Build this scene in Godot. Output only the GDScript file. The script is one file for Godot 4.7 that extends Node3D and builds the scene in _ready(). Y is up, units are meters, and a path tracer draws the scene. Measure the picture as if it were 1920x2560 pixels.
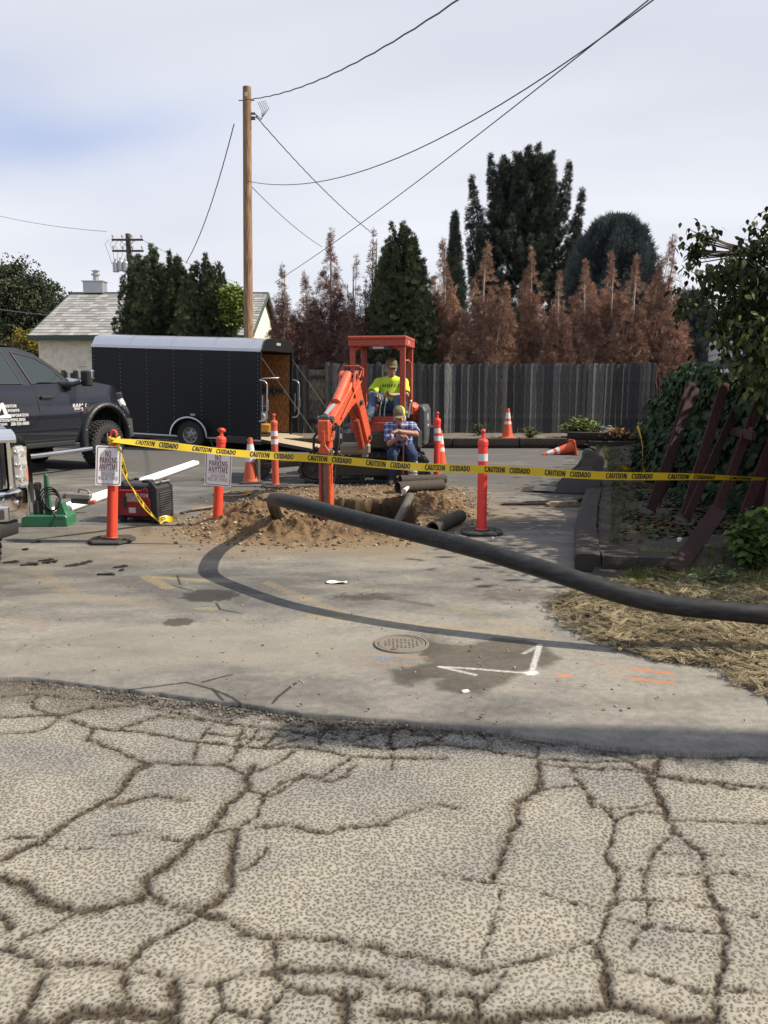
extends Node3D
# ---------------------------------------------------------------- mesh builder
class B:
	var v := PackedVector3Array()
	var n := PackedVector3Array()
	var c := PackedColorArray()
	var u := PackedVector2Array()
	var col := Color.WHITE
	var tf := Transform3D.IDENTITY
	func vert(p: Vector3,nn: Vector3,uv := Vector2.ZERO) -> void:
		v.append(tf * p)
		n.append((tf.basis * nn).normalized())
		c.append(col)
		u.append(uv)
	func tri(a: Vector3,b: Vector3,d: Vector3) -> void:
		var nn := (b - a).cross(d - a)
		if nn.length_squared() < 1e-16: return
		nn = nn.normalized()
		vert(a,nn); vert(d,nn); vert(b,nn)
	func quad(a: Vector3,b: Vector3,d: Vector3,e: Vector3) -> void:
		tri(a,b,d); tri(a,d,e)
	func quad_n(a,b,d,e,na,nb,nd,ne,ua := Vector2.ZERO,ub := Vector2.ZERO,ud := Vector2.ZERO,ue := Vector2.ZERO) -> void:
		vert(a,na,ua); vert(d,nd,ud); vert(b,nb,ub)
		vert(a,na,ua); vert(e,ne,ue); vert(d,nd,ud)
	func box(at: Vector3,s: Vector3,bev := 0.004,bs := Basis.IDENTITY) -> void:
		var h := s * 0.5
		var e := minf(bev,minf(h.x,minf(h.y,h.z)) * 0.45)
		var old := tf
		tf = tf * Transform3D(bs,at)
		for ax in 3:
			var b1 := (ax + 1) % 3
			var b2 := (ax + 2) % 3
			for sg in [-1.0,1.0]:
				var pts := []
				for q in [[-1,-1],[1,-1],[1,1],[-1,1]]:
					var p := Vector3.ZERO
					p[ax] = sg * h[ax]
					p[b1] = q[0] * (h[b1] - e)
					p[b2] = q[1] * (h[b2] - e)
					pts.append(p)
				if sg > 0: quad(pts[0],pts[1],pts[2],pts[3])
				else: quad(pts[3],pts[2],pts[1],pts[0])
		if e > 0.0:
			for ax in 3:
				var b1 := (ax + 1) % 3
				var b2 := (ax + 2) % 3
				for s1 in [-1.0,1.0]:
					for s2 in [-1.0,1.0]:
						var p := []
						for k in [[-1.0,0],[1.0,0],[1.0,1],[-1.0,1]]:
							var w := Vector3.ZERO
							w[ax] = k[0] * (h[ax] - e)
							w[b1] = s1 * (h[b1] - (e if k[1] == 1 else 0.0))
							w[b2] = s2 * (h[b2] - (0.0 if k[1] == 1 else e))
							p.append(w)
						if _in(p[0],p[1],p[2]): quad(p[3],p[2],p[1],p[0])
						else: quad(p[0],p[1],p[2],p[3])
			for sx in [-1.0,1.0]:
				for sy in [-1.0,1.0]:
					for sz in [-1.0,1.0]:
						var a := Vector3(sx * h.x,sy * (h.y - e),sz * (h.z - e))
						var b := Vector3(sx * (h.x - e),sy * h.y,sz * (h.z - e))
						var d := Vector3(sx * (h.x - e),sy * (h.y - e),sz * h.z)
						if _in(a,b,d): tri(a,d,b)
						else: tri(a,b,d)
		tf = old
	func _in(a: Vector3,b: Vector3,d: Vector3) -> bool:
		return (b - a).cross(d - a).dot(a + b + d) < 0.0
	func beam(p: Vector3,q: Vector3,w: float,t: float,up := Vector3.UP,bev := 0.003) -> void:
		var y := (q - p)
		var L := y.length()
		y /= L
		if absf(y.dot(up)) > 0.98: up = Vector3.BACK
		var x := up.cross(y).normalized()
		var z := x.cross(y).normalized()
		box((p + q) * 0.5,Vector3(w,L,t),bev,Basis(x,y,z))
	func tube(pts: Array,r,sides := 10,caps := true) -> void:
		var m := pts.size()
		var rr: Array = r if r is Array else []
		var fx := Vector3.ZERO
		var rings := []
		var nrm := []
		for i in m:
			var t: Vector3 = (pts[mini(i + 1,m - 1)] - pts[maxi(i - 1,0)]).normalized()
			if i == 0:
				fx = t.cross(Vector3.UP if absf(t.y) < 0.9 else Vector3.RIGHT).normalized()
			else:
				fx = (fx - t * fx.dot(t)).normalized()
			var fy := t.cross(fx)
			var rad: float = rr[i] if rr.size() else r
			var ring := PackedVector3Array()
			var nr := PackedVector3Array()
			for k in sides:
				var a := TAU * k / sides
				var d := fx * cos(a) + fy * sin(a)
				nr.append(d)
				ring.append(pts[i] + d * rad)
			rings.append(ring)
			nrm.append(nr)
		var len := 0.0
		for i in m - 1:
			var l2: float = len + (pts[i + 1] - pts[i]).length()
			for k in sides:
				var k2 := (k + 1) % sides
				quad_n(rings[i][k],rings[i][k2],rings[i + 1][k2],rings[i + 1][k],nrm[i][k],nrm[i][k2],nrm[i + 1][k2],nrm[i + 1][k],Vector2(float(k) / sides,len),Vector2(float(k + 1) / sides,len),Vector2(float(k + 1) / sides,l2),Vector2(float(k) / sides,l2))
			len = l2
		if caps:
			for k in range(1,sides - 1):
				tri(rings[0][0],rings[0][k + 1],rings[0][k])
				tri(rings[m - 1][0],rings[m - 1][k],rings[m - 1][k + 1])
	func lathe(pr: Array,sides := 20,smooth := false) -> void:
		for i in pr.size() - 1:
			var a: Vector2 = pr[i]
			var b: Vector2 = pr[i + 1]
			var d := b - a
			var nn := Vector2(d.y,-d.x).normalized()
			var na := nn
			var nb := nn
			if smooth:
				if i > 0:
					var e: Vector2 = a - pr[i - 1]
					na = (nn + Vector2(e.y,-e.x).normalized()).normalized()
				if i < pr.size() - 2:
					var e: Vector2 = pr[i + 2] - b
					nb = (nn + Vector2(e.y,-e.x).normalized()).normalized()
			for k in sides:
				var t0 := TAU * k / sides
				var t1 := TAU * (k + 1) / sides
				var c0 := Vector3(cos(t0),0,-sin(t0))
				var c1 := Vector3(cos(t1),0,-sin(t1))
				var up := Vector3.UP
				if a.x > 1e-5 and b.x > 1e-5:
					quad_n(c0 * a.x + up * a.y,c1 * a.x + up * a.y,c1 * b.x + up * b.y,c0 * b.x + up * b.y,c0 * na.x + up * na.y,c1 * na.x + up * na.y,c1 * nb.x + up * nb.y,c0 * nb.x + up * nb.y)
				elif a.x > 1e-5:
					vert(c0 * a.x + up * a.y,c0 * na.x + up * na.y); vert(up * b.y,up * nb.y + c0 * nb.x); vert(c1 * a.x + up * a.y,c1 * na.x + up * na.y)
				elif b.x > 1e-5:
					vert(up * a.y,up * na.y + c0 * na.x); vert(c0 * b.x + up * b.y,c0 * nb.x + up * nb.y); vert(c1 * b.x + up * b.y,c1 * nb.x + up * nb.y)
	func prism(poly: PackedVector2Array,z0: float,z1: float,bev := 0.0) -> void:
		if Geometry2D.is_polygon_clockwise(poly): poly.reverse()
		var area := 0.0
		for i in poly.size():
			area += poly[i].cross(poly[(i + 1) % poly.size()])
		if area < 0: poly.reverse()
		var cap := poly
		if bev > 0.0:
			cap = PackedVector2Array()
			var m := poly.size()
			for i in m:
				var e0 := (poly[i] - poly[(i + m - 1) % m]).normalized()
				var e1 := (poly[(i + 1) % m] - poly[i]).normalized()
				var nn := Vector2(-e0.y,e0.x) + Vector2(-e1.y,e1.x)
				cap.append(poly[i] + nn.normalized() * bev / maxf(0.5,nn.length() * 0.5))
		var id := Geometry2D.triangulate_polygon(cap)
		var zi := z0 + bev
		var zo := z1 - bev
		for k in range(0,id.size(),3):
			var a := cap[id[k]]
			var b := cap[id[k + 1]]
			var d := cap[id[k + 2]]
			if (b - a).cross(d - a) < 0:
				var t := b; b = d; d = t
			tri(Vector3(a.x,a.y,z1),Vector3(b.x,b.y,z1),Vector3(d.x,d.y,z1))
			tri(Vector3(a.x,a.y,z0),Vector3(d.x,d.y,z0),Vector3(b.x,b.y,z0))
		for i in poly.size():
			var j := (i + 1) % poly.size()
			var a := poly[i]
			var b := poly[j]
			quad(Vector3(a.x,a.y,zi),Vector3(b.x,b.y,zi),Vector3(b.x,b.y,zo),Vector3(a.x,a.y,zo))
			if bev > 0.0:
				quad(Vector3(a.x,a.y,zo),Vector3(b.x,b.y,zo),Vector3(cap[j].x,cap[j].y,z1),Vector3(cap[i].x,cap[i].y,z1))
				quad(Vector3(b.x,b.y,zi),Vector3(a.x,a.y,zi),Vector3(cap[i].x,cap[i].y,z0),Vector3(cap[j].x,cap[j].y,z0))
	func grid(g: Array,flip := false,cols = null) -> void:
		var m := g.size()
		var k: int = g[0].size()
		var nr := []
		for i in m:
			var row := PackedVector3Array()
			for j in k:
				var du: Vector3 = g[mini(i + 1,m - 1)][j] - g[maxi(i - 1,0)][j]
				var dv: Vector3 = g[i][mini(j + 1,k - 1)] - g[i][maxi(j - 1,0)]
				var q := dv.cross(du)
				row.append((-q if flip else q).normalized())
			nr.append(row)
		for i in m - 1:
			for j in k - 1:
				if cols != null: col = cols[i][j]
				if flip: quad_n(g[i][j],g[i + 1][j],g[i + 1][j + 1],g[i][j + 1],nr[i][j],nr[i + 1][j],nr[i + 1][j + 1],nr[i][j + 1])
				else: quad_n(g[i][j],g[i][j + 1],g[i + 1][j + 1],g[i + 1][j],nr[i][j],nr[i][j + 1],nr[i + 1][j + 1],nr[i + 1][j])
	func ball(at: Vector3,r: Vector3,seg := 10) -> void:
		var old := tf
		tf = tf * Transform3D(Basis.from_scale(r),at)
		var pr := []
		for i in seg + 1:
			var a := PI * i / seg - PI / 2
			pr.append(Vector2(cos(a) if i > 0 and i < seg else 0.0,sin(a)))
		lathe(pr,seg * 2,true)
		tf = old
	func mesh() -> ArrayMesh:
		var a := []
		a.resize(Mesh.ARRAY_MAX)
		a[Mesh.ARRAY_VERTEX] = v
		a[Mesh.ARRAY_NORMAL] = n
		a[Mesh.ARRAY_COLOR] = c
		a[Mesh.ARRAY_TEX_UV] = u
		var m := ArrayMesh.new()
		m.add_surface_from_arrays(Mesh.PRIMITIVE_TRIANGLES,a)
		return m
var used := {}
var M := {}
var rng := RandomNumberGenerator.new()
# ---------------------------------------------------------------- nodes
func numbered(parent: Node,called: String) -> String:
	var key := str(parent.get_instance_id()) + called
	var k: int = used.get(key,0)
	used[key] = k + 1
	return called if k == 0 else "%s_%03d" % [called,k]
func tag(o: Node,label: String,category: String,group := "") -> void:
	o.set_meta("label",label)
	o.set_meta("category",category)
	if group: o.set_meta("group",group)
func thing(called: String,label: String,category: String,at := Vector3.ZERO,turn := 0.0,group := "") -> Node3D:
	var o := Node3D.new()
	o.name = numbered(self,called)
	add_child(o)
	o.position = at
	o.rotation.y = turn
	tag(o,label,category,group)
	return o
func part(called: String,b,m: Material,parent: Node = self) -> MeshInstance3D:
	var o := MeshInstance3D.new()
	o.name = numbered(parent,called)
	o.mesh = b.mesh() if b is B else b
	o.material_override = m
	parent.add_child(o)
	return o
func solo(called: String,b,m: Material,label: String,category: String,group := "") -> MeshInstance3D:
	var o := part(called,b,m)
	tag(o,label,category,group)
	return o
func struct(called: String,b,m: Material,kind := "structure") -> MeshInstance3D:
	var o := part(called,b,m)
	o.set_meta("kind",kind)
	o.set_meta("label",called.replace("_"," "))
	return o
func copy(o: Node3D,called: String,label: String,at: Vector3,turn := 0.0) -> Node3D:
	var d: Node3D = o.duplicate()
	d.name = numbered(self,called)
	add_child(d)
	d.position = at
	d.rotation.y = turn
	d.set_meta("label",label)
	return d
func many(called: String,mesh: Mesh,m: Material,where: Array,tint: PackedColorArray,parent: Node = self) -> MultiMeshInstance3D:
	var mm := MultiMesh.new()
	mm.transform_format = MultiMesh.TRANSFORM_3D
	mm.use_colors = true
	mm.mesh = mesh
	mm.instance_count = where.size()
	var buf := PackedFloat32Array()
	buf.resize(where.size() * 16)
	for i in where.size():
		var t: Transform3D = where[i]
		var k := i * 16
		buf[k] = t.basis.x.x; buf[k + 1] = t.basis.y.x; buf[k + 2] = t.basis.z.x; buf[k + 3] = t.origin.x
		buf[k + 4] = t.basis.x.y; buf[k + 5] = t.basis.y.y; buf[k + 6] = t.basis.z.y; buf[k + 7] = t.origin.y
		buf[k + 8] = t.basis.x.z; buf[k + 9] = t.basis.y.z; buf[k + 10] = t.basis.z.z; buf[k + 11] = t.origin.z
		buf[k + 12] = tint[i].r; buf[k + 13] = tint[i].g; buf[k + 14] = tint[i].b; buf[k + 15] = 1.0
	mm.buffer = buf
	var o := MultiMeshInstance3D.new()
	o.name = numbered(parent,called)
	o.multimesh = mm
	o.material_override = m
	o.set_meta("kind","stuff")
	parent.add_child(o)
	return o
# ---------------------------------------------------------------- materials
func lin(r: float,g: float,b: float) -> Color:
	return Color(r,g,b).linear_to_srgb()
func mat(called: String,c: Color,rough := 0.8,metal := 0.0,vc := false) -> StandardMaterial3D:
	var m := StandardMaterial3D.new()
	m.resource_name = called
	m.albedo_color = c.linear_to_srgb()
	m.roughness = rough
	m.metallic = metal
	m.vertex_color_use_as_albedo = vc
	M[called] = m
	return m
func ntex(seed: int,freq: float,oct: int,lo: Color,hi: Color,size := 512,kind := 0,from := 0.0,to := 1.0) -> NoiseTexture2D:
	var f := FastNoiseLite.new()
	f.seed = seed
	f.frequency = freq
	f.fractal_octaves = oct
	f.noise_type = [FastNoiseLite.TYPE_SIMPLEX_SMOOTH,FastNoiseLite.TYPE_CELLULAR,FastNoiseLite.TYPE_PERLIN][kind]
	if oct == 1: f.fractal_type = FastNoiseLite.FRACTAL_NONE
	f.cellular_return_type = FastNoiseLite.RETURN_DISTANCE
	if kind == 1:
		f.domain_warp_enabled = true
		f.domain_warp_amplitude = 9.0
		f.domain_warp_frequency = 0.045
	var t := NoiseTexture2D.new()
	t.width = size
	t.height = size
	t.seamless = true
	t.seamless_blend_skirt = 0.15
	t.noise = f
	var g := Gradient.new()
	g.offsets = PackedFloat32Array([from,to])
	g.colors = PackedColorArray([lo.linear_to_srgb(),hi.linear_to_srgb()])
	t.color_ramp = g
	return t
# noise over the base colour, laid in the object's own axes
func grain(m: StandardMaterial3D,t: Texture2D,scale: Vector3,bump := 0.0,world := false) -> StandardMaterial3D:
	m.albedo_texture = t
	m.uv1_triplanar = true
	m.uv1_world_triplanar = world
	m.uv1_scale = scale
	if bump > 0.0:
		m.heightmap_enabled = true
		m.heightmap_texture = t
		m.heightmap_scale = bump
	return m
func fn(seed: int,freq: float,oct := 3) -> FastNoiseLite:
	var f := FastNoiseLite.new()
	f.seed = seed
	f.frequency = freq
	f.fractal_octaves = oct
	f.noise_type = FastNoiseLite.TYPE_SIMPLEX_SMOOTH
	return f
func w3(x: float,y: float,d: float) -> Vector3:
	return Vector3(x,y,-d)
func _ready() -> void:
	var cam := Camera3D.new()
	cam.name = "camera"
	add_child(cam)
	cam.position = Vector3(0,1.6,0)
	cam.rotation_degrees = Vector3(-9.63,0,0)
	cam.fov = 66.0
	cam.far = 900.0
	cam.current = true
	var env := Environment.new()
	env.background_mode = Environment.BG_SKY
	env.tonemap_mode = Environment.TONE_MAPPER_LINEAR
	env.tonemap_exposure = 1.5
	env.sdfgi_enabled = true
	env.ssao_enabled = true
	env.ssil_enabled = true
	env.ambient_light_source = Environment.AMBIENT_SOURCE_SKY
	env.sky = make_sky()
	var we := WorldEnvironment.new()
	we.name = "world_environment"
	we.environment = env
	add_child(we)
	var sun := DirectionalLight3D.new()
	sun.name = "sun"
	sun.light_energy = 1.55
	sun.light_color = Color(1.0,0.95,0.87)
	sun.light_angular_distance = 0.55
	sun.shadow_enabled = true
	add_child(sun)
	var el := deg_to_rad(43.0)
	var az := deg_to_rad(4.0)
	var to_sun := Vector3(cos(el) * cos(az),sin(el),cos(el) * sin(az))
	sun.look_at_from_position(Vector3.ZERO,-to_sun)
	rng.seed = 7
	materials()
	ground()
	fences()
	buildings()
	trees()
	poles_and_wires()
	trailer()
	pickup()
	chrome_truck()
	excavator()
	people()
	posts_and_cones()
	tapes()
	tools()
	pipes()
	timbers()
	plants()
	litter()
func make_sky() -> Sky:
	var W := 1024
	var Hh := 512
	var im := Image.create(W,Hh,false,Image.FORMAT_RGBF)
	var n1 := fn(11,1.0,4)
	var n2 := fn(23,1.0,3)
	var white := Color(0.585,0.605,0.650)
	var grey := Color(0.455,0.478,0.545)
	var blue := Color(0.265,0.345,0.545)
	for y in Hh:
		var e := PI * (0.5 - (y + 0.5) / Hh)
		for x in W:
			if e < -0.05:
				im.set_pixel(x,y,Color(0.30,0.29,0.27))
				continue
			var a := wrapf(TAU * (x + 0.5) / W,-PI,PI)      # 0 looks along -z,grows to the right
			var ee := maxf(e,0.0)
			var ds := 1.0 / (sin(ee) + 0.16)
			var px := sin(a) * cos(ee) * ds
			var pz := cos(a) * cos(ee) * ds
			var t := n1.get_noise_2d(px * 0.40 + 3.0,pz * 1.05 + px * 0.22) * 0.9 + 0.5
			var b := n2.get_noise_2d(px * 0.30 - 4.06,pz * 0.95 - 1.4 + px * 0.18)
			var k := smoothstep(0.10,0.55,b + 0.10 * t)
			var deg := rad_to_deg(e)
			var dg := rad_to_deg(a)
			var s := exp(-pow((deg - 16.8 - dg * 0.06 + 2.2 * n1.get_noise_2d(dg * 0.05,deg * 0.11)) / 2.9,2.0)) * smoothstep(-2.0,-26.0,dg) * smoothstep(-75.0,-40.0,dg)
			k = maxf(k * smoothstep(50.0,70.0,absf(dg)),s * (0.36 + 0.45 * t))
			var low := smoothstep(0.45,0.0,e)
			var c := grey.lerp(white,clampf(t * 0.55 + low * 0.75 - 0.05,0.0,1.0)).lerp(blue,clampf(k,0.0,1.0) * (1.0 - 0.6 * smoothstep(0.12,0.0,e)))
			im.set_pixel(x,y,c)
	var pm := PanoramaSkyMaterial.new()
	pm.panorama = ImageTexture.create_from_image(im)
	var sky := Sky.new()
	sky.sky_material = pm
	return sky
# cracks as [width in mm, x, distance, x, distance ... in cm]
func road_cracks() -> Array:
	var r := []
	r.append([26,-100,313,-106,305,-106,295,-106,288,-109,282,-116,274,-118,267,-120,262,-121,257,-126,252,-131,246])
	r.append([8,-137,258,-132,259,-121,258])
	r.append([5,-120,255,-113,252,-102,253])
	r.append([8,-99,260,-89,262,-79,258,-69,256])
	r.append([28,-56,313,-57,301,-55,293,-60,284,-62,271,-64,262,-69,256,-70,249,-74,241,-78,236,-77,229,-77,225,-85,222,-92,219,-99,221,-108,224,-116,232,-126,236])
	r.append([11,-34,305,-42,291,-48,284,-48,273,-54,265,-62,262])
	r.append([12,-70,313,-57,305,-55,305])
	r.append([14,-55,292,-46,288,-44,289])
	r.append([12,-34,305,-23,299,-16,303,-12,313])
	r.append([15,-47,266,-35,267,-26,263,-20,262,-14,266,0,267])
	r.append([26,-54,265,-53,252,-52,244,-50,229,-53,223,-58,219])
	r.append([8,-50,240,-45,242,-41,252])
	r.append([16,-76,229,-70,223,-58,219,-49,216,-42,210,-33,207,-24,208,-14,207,-7,204,0,204])
	r.append([15,-57,218,-62,212,-68,207,-70,203,-72,196,-82,197,-95,197,-102,200,-110,203])
	r.append([9,-72,196,-66,194,-58,192,-56,191,-48,190,-44,191,-38,194,-31,194])
	r.append([14,-32,206,-31,199,-30,193,-26,189,-22,187,-16,187,-10,184,-6,187])
	r.append([24,-58,192,-57,186,-55,184,-54,178,-51,171])
	r.append([11,-45,190,-42,181,-39,180,-31,178,-29,171])
	r.append([11,-42,181,-45,178,-46,171])
	r.append([17,-72,195,-70,188,-68,180,-66,171])
	r.append([9,-107,224,-96,218,-101,211,-109,207,-109,204])
	r.append([18,-112,211,-118,218])
	r.append([17,-94,196,-93,188,-94,181,-94,176,-97,175])
	r.append([40,-94,176,-85,174,-80,180,-74,180,-67,180,-55,178])
	r.append([18,-30,196,-17,195,-7,194,0,193])
	r.append([26,-11,187,-10,178,-10,171])
	r.append([11,-26,188,-30,181,-30,177])
	r.append([18,66,313,63,301,60,290,52,283,49,268,44,258,40,246,36,236])
	r.append([5,16,240,25,236,36,234,46,230,53,226,62,223,69,220])
	r.append([4,37,232,36,222,32,211,29,204,28,199])
	r.append([9,63,293,73,295,81,294])
	r.append([9,79,311,79,301,81,291,82,283,86,270,82,260,77,249,76,244,77,237,73,226,68,218,64,209,62,206])
	r.append([8,62,206,52,203,42,199,35,197,34,193,29,188,26,184])
	r.append([14,115,309,108,295,108,283,106,273,105,263,108,255,110,248,106,237,104,229,103,219,101,209,97,200,91,190,87,184,85,178,87,171])
	r.append([9,86,270,95,276,105,275])
	r.append([8,83,279,94,278,104,283])
	r.append([10,107,271,120,270,145,268])
	r.append([9,104,262,95,252,88,240,83,229,83,222,80,214,76,211,71,204])
	r.append([5,76,242,88,240,98,238,106,239,115,239,129,234])
	r.append([6,73,226,83,225,91,224,102,221,109,218,119,215])
	r.append([5,69,217,77,214,88,211,100,210])
	r.append([4,110,248,120,249])
	r.append([4,96,250,110,249])
	r.append([12,0,202,9,200,16,197,26,194,34,196])
	r.append([13,0,189,11,187,18,186,26,185,29,188])
	r.append([30,0,179,11,179,20,178,27,176,36,178,47,180,60,183,65,181,74,178,82,176,85,178])
	r.append([26,62,204,62,196,60,189,60,183])
	r.append([20,11,186,11,179])
	r.append([20,24,185,23,171])
	r.append([6,62,195,71,194,76,193,83,188,87,187])
	r.append([7,92,188,105,186])
	r.append([18,106,313,111,305,123,299,136,297,139,293])
	r.append([14,67,313,88,310,103,309,113,304])
	r.append([9,0,269,10,276,19,282,29,279])
	r.append([16,-157,360,-137,349,-110,344,-86,335,-55,328,-39,330,-14,321,4,319,26,319])
	r.append([12,-84,337,-82,315])
	r.append([14,-67,347,-65,324,-67,315])
	r.append([18,-103,315,-105,303,-106,288,-112,280])
	r.append([16,-103,315,-69,313,-58,305,-54,295,-60,280])
	r.append([16,-55,328,-40,337,-28,347])
	r.append([12,-39,330,-45,315,-56,307])
	r.append([14,-14,332,0,328,27,332,45,326,66,319,93,315,120,319])
	r.append([10,4,328,3,309])
	r.append([14,-14,321,-25,303,-40,301,-49,286])
	r.append([16,66,319,63,295,50,281])
	r.append([9,80,311,80,280])
	r.append([24,120,319,109,303,107,280])
	r.append([14,27,332,20,347])
	r.append([16,96,326,115,303,161,292])
	r.append([18,-124,349,-110,362,-87,357])
	r.append([14,-84,344,-57,337,-45,341])
	r.append([12,-28,347,-15,335,0,347])
	r.append([12,-59,349,-62,332])
	r.append([14,-198,385,-181,390,-161,382,-143,385,-124,376])
	r.append([21,-187,361,-158,364,-146,372,-125,374])
	r.append([16,-115,371,-92,361,-68,351,-48,347,-23,337])
	r.append([12,-81,361,-82,349,-84,337])
	r.append([12,-47,357,-49,344,-55,328])
	r.append([12,-24,354,-28,342,-29,332])
	r.append([21,7,351,2,340,4,328])
	r.append([12,28,342,23,335,15,332])
	r.append([12,-181,390,-178,374,-157,360])
	r.append([12,45,344,48,332,45,326])
	r.append([12,57,340,69,332,66,319])
	r.append([18,-105,280,-91,288,-77,284])
	r.append([16,-137,349,-135,337,-121,328,-103,315])
	r.append([14,-177,342,-160,347,-157,360])
	return r
func lot_cracks() -> Array:
	var r := []
	r.append([10,-134,393,-106,401,-90,392,-78,382,-72,374])
	r.append([8,-97,401,-83,410])
	r.append([12,-90,392,-82,379])
	r.append([8,-56,374,-54,382,-47,398])
	r.append([4,-170,630,-160,601])
	r.append([7,-166,599,-156,590,-145,581])
	r.append([5,-121,549,-115,534,-99,525])
	return r
func lot_edge(x: float) -> float:
	var e := [Vector2(-2.612,4.112),Vector2(-2.098,4.098),Vector2(-1.887,4.078),Vector2(-1.308,3.915),Vector2(-0.718,3.736),Vector2(-0.381,3.614),Vector2(0.067,3.545),Vector2(0.455,3.458),Vector2(0.967,3.279),Vector2(1.347,3.2),Vector2(1.554,3.213),Vector2(2.167,3.226)]
	for i in e.size() - 1:
		if x < e[i + 1].x or i == e.size() - 2:
			return lerpf(e[i].y,e[i + 1].y,clampf((x - e[i].x) / (e[i + 1].x - e[i].x),-3.0,4.0))
	return 3.2
# ---------------------------------------------------------------- ground
class Tex:
	var x0: float
	var d0: float
	var px: float
	var W: int
	var Hh: int
	var p := PackedVector3Array()
	var nz := FastNoiseLite.new()
	func _init(a: float,b: float,step: float,w: int,h: int) -> void:
		x0 = a; d0 = b; px = step; W = w; Hh = h
		p.resize(w * h)
		nz.seed = 5
		nz.frequency = 1.0
		nz.fractal_octaves = 3
	func span(lo: Vector2,hi: Vector2) -> Rect2i:
		var i0 := clampi(int((lo.x - x0) / px),0,W)
		var i1 := clampi(int((hi.x - x0) / px) + 1,0,W)
		var j0 := clampi(int((lo.y - d0) / px),0,Hh)
		var j1 := clampi(int((hi.y - d0) / px) + 1,0,Hh)
		return Rect2i(i0,j0,maxi(0,i1 - i0),maxi(0,j1 - j0))
	func put(i: int,j: int,c: Vector3,a: float) -> void:
		var k := j * W + i
		p[k] = p[k].lerp(c,clampf(a,0.0,1.0))
	func line(pts: Array,w: float,c: Vector3,alpha: float,wear := 0.5,soft := 0.3) -> void:
		for s in pts.size() - 1:
			var a: Vector2 = pts[s]
			var b: Vector2 = pts[s + 1]
			var m := Vector2.ONE * w
			var r := span(Vector2(minf(a.x,b.x),minf(a.y,b.y)) - m,Vector2(maxf(a.x,b.x),maxf(a.y,b.y)) + m)
			for j in range(r.position.y,r.end.y):
				for i in range(r.position.x,r.end.x):
					var q := Vector2(x0 + (i + 0.5) * px,d0 + (j + 0.5) * px)
					var e := q.distance_to(Geometry2D.get_closest_point_to_segment(q,a,b)) / (w * 0.5)
					if e > 1.6: continue
					var n := nz.get_noise_2d(q.x * 28.0,q.y * 28.0)
					var t := smoothstep(1.0 + soft,1.0 - soft,e + n * soft)
					put(i,j,c,t * alpha * clampf(1.0 - wear * (0.55 + 1.3 * nz.get_noise_2d(q.x * 55.0 + 9.0,q.y * 55.0)),0.0,1.0))
	func spot(at: Vector2,r: Vector2,c: Vector3,alpha: float,rag := 0.35,soft := 0.35) -> void:
		var g := span(at - r * 1.5,at + r * 1.5)
		for j in range(g.position.y,g.end.y):
			for i in range(g.position.x,g.end.x):
				var q := Vector2(x0 + (i + 0.5) * px,d0 + (j + 0.5) * px)
				var e := ((q - at) / r).length() + rag * nz.get_noise_2d(q.x * 6.0 / r.x * 0.4,q.y * 6.0 / r.x * 0.4) + rag * 0.4 * nz.get_noise_2d(q.x * 40.0,q.y * 40.0)
				put(i,j,c,alpha * smoothstep(1.0 + soft,1.0 - soft,e))
	func blot(poly: PackedVector2Array,c: Vector3,alpha: float,soft: float,rag: float,times := false) -> void:
		var lo := poly[0]
		var hi := poly[0]
		for q in poly:
			lo = lo.min(q)
			hi = hi.max(q)
		var g := span(lo - Vector2.ONE * soft * 2.0,hi + Vector2.ONE * soft * 2.0)
		for j in range(g.position.y,g.end.y):
			for i in range(g.position.x,g.end.x):
				var q := Vector2(x0 + (i + 0.5) * px,d0 + (j + 0.5) * px)
				q += Vector2(nz.get_noise_2d(q.x * 7.0,q.y * 7.0),nz.get_noise_2d(q.x * 7.0 + 50.0,q.y * 7.0)) * rag + Vector2(nz.get_noise_2d(q.x * 45.0,q.y * 45.0),0) * rag * 0.4
				var e := 1e9
				for k in poly.size():
					e = minf(e,q.distance_squared_to(Geometry2D.get_closest_point_to_segment(q,poly[k],poly[(k + 1) % poly.size()])))
				e = sqrt(e)
				if Geometry2D.is_point_in_polygon(q,poly): e = -e
				var a := alpha * smoothstep(soft,-soft,e)
				if times:
					var kk := j * W + i
					p[kk] = p[kk].lerp(p[kk] * c,a)
				else: put(i,j,c,a)
	func texture() -> ImageTexture:
		var by := PackedByteArray()
		by.resize(W * Hh * 3)
		for k in W * Hh:
			var c := p[k]
			by[k * 3] = int(255.0 * pow(clampf(c.x,0.0,1.0),0.4545))
			by[k * 3 + 1] = int(255.0 * pow(clampf(c.y,0.0,1.0),0.4545))
			by[k * 3 + 2] = int(255.0 * pow(clampf(c.z,0.0,1.0),0.4545))
		return ImageTexture.create_from_image(Image.create_from_data(W,Hh,false,Image.FORMAT_RGB8,by))
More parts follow.
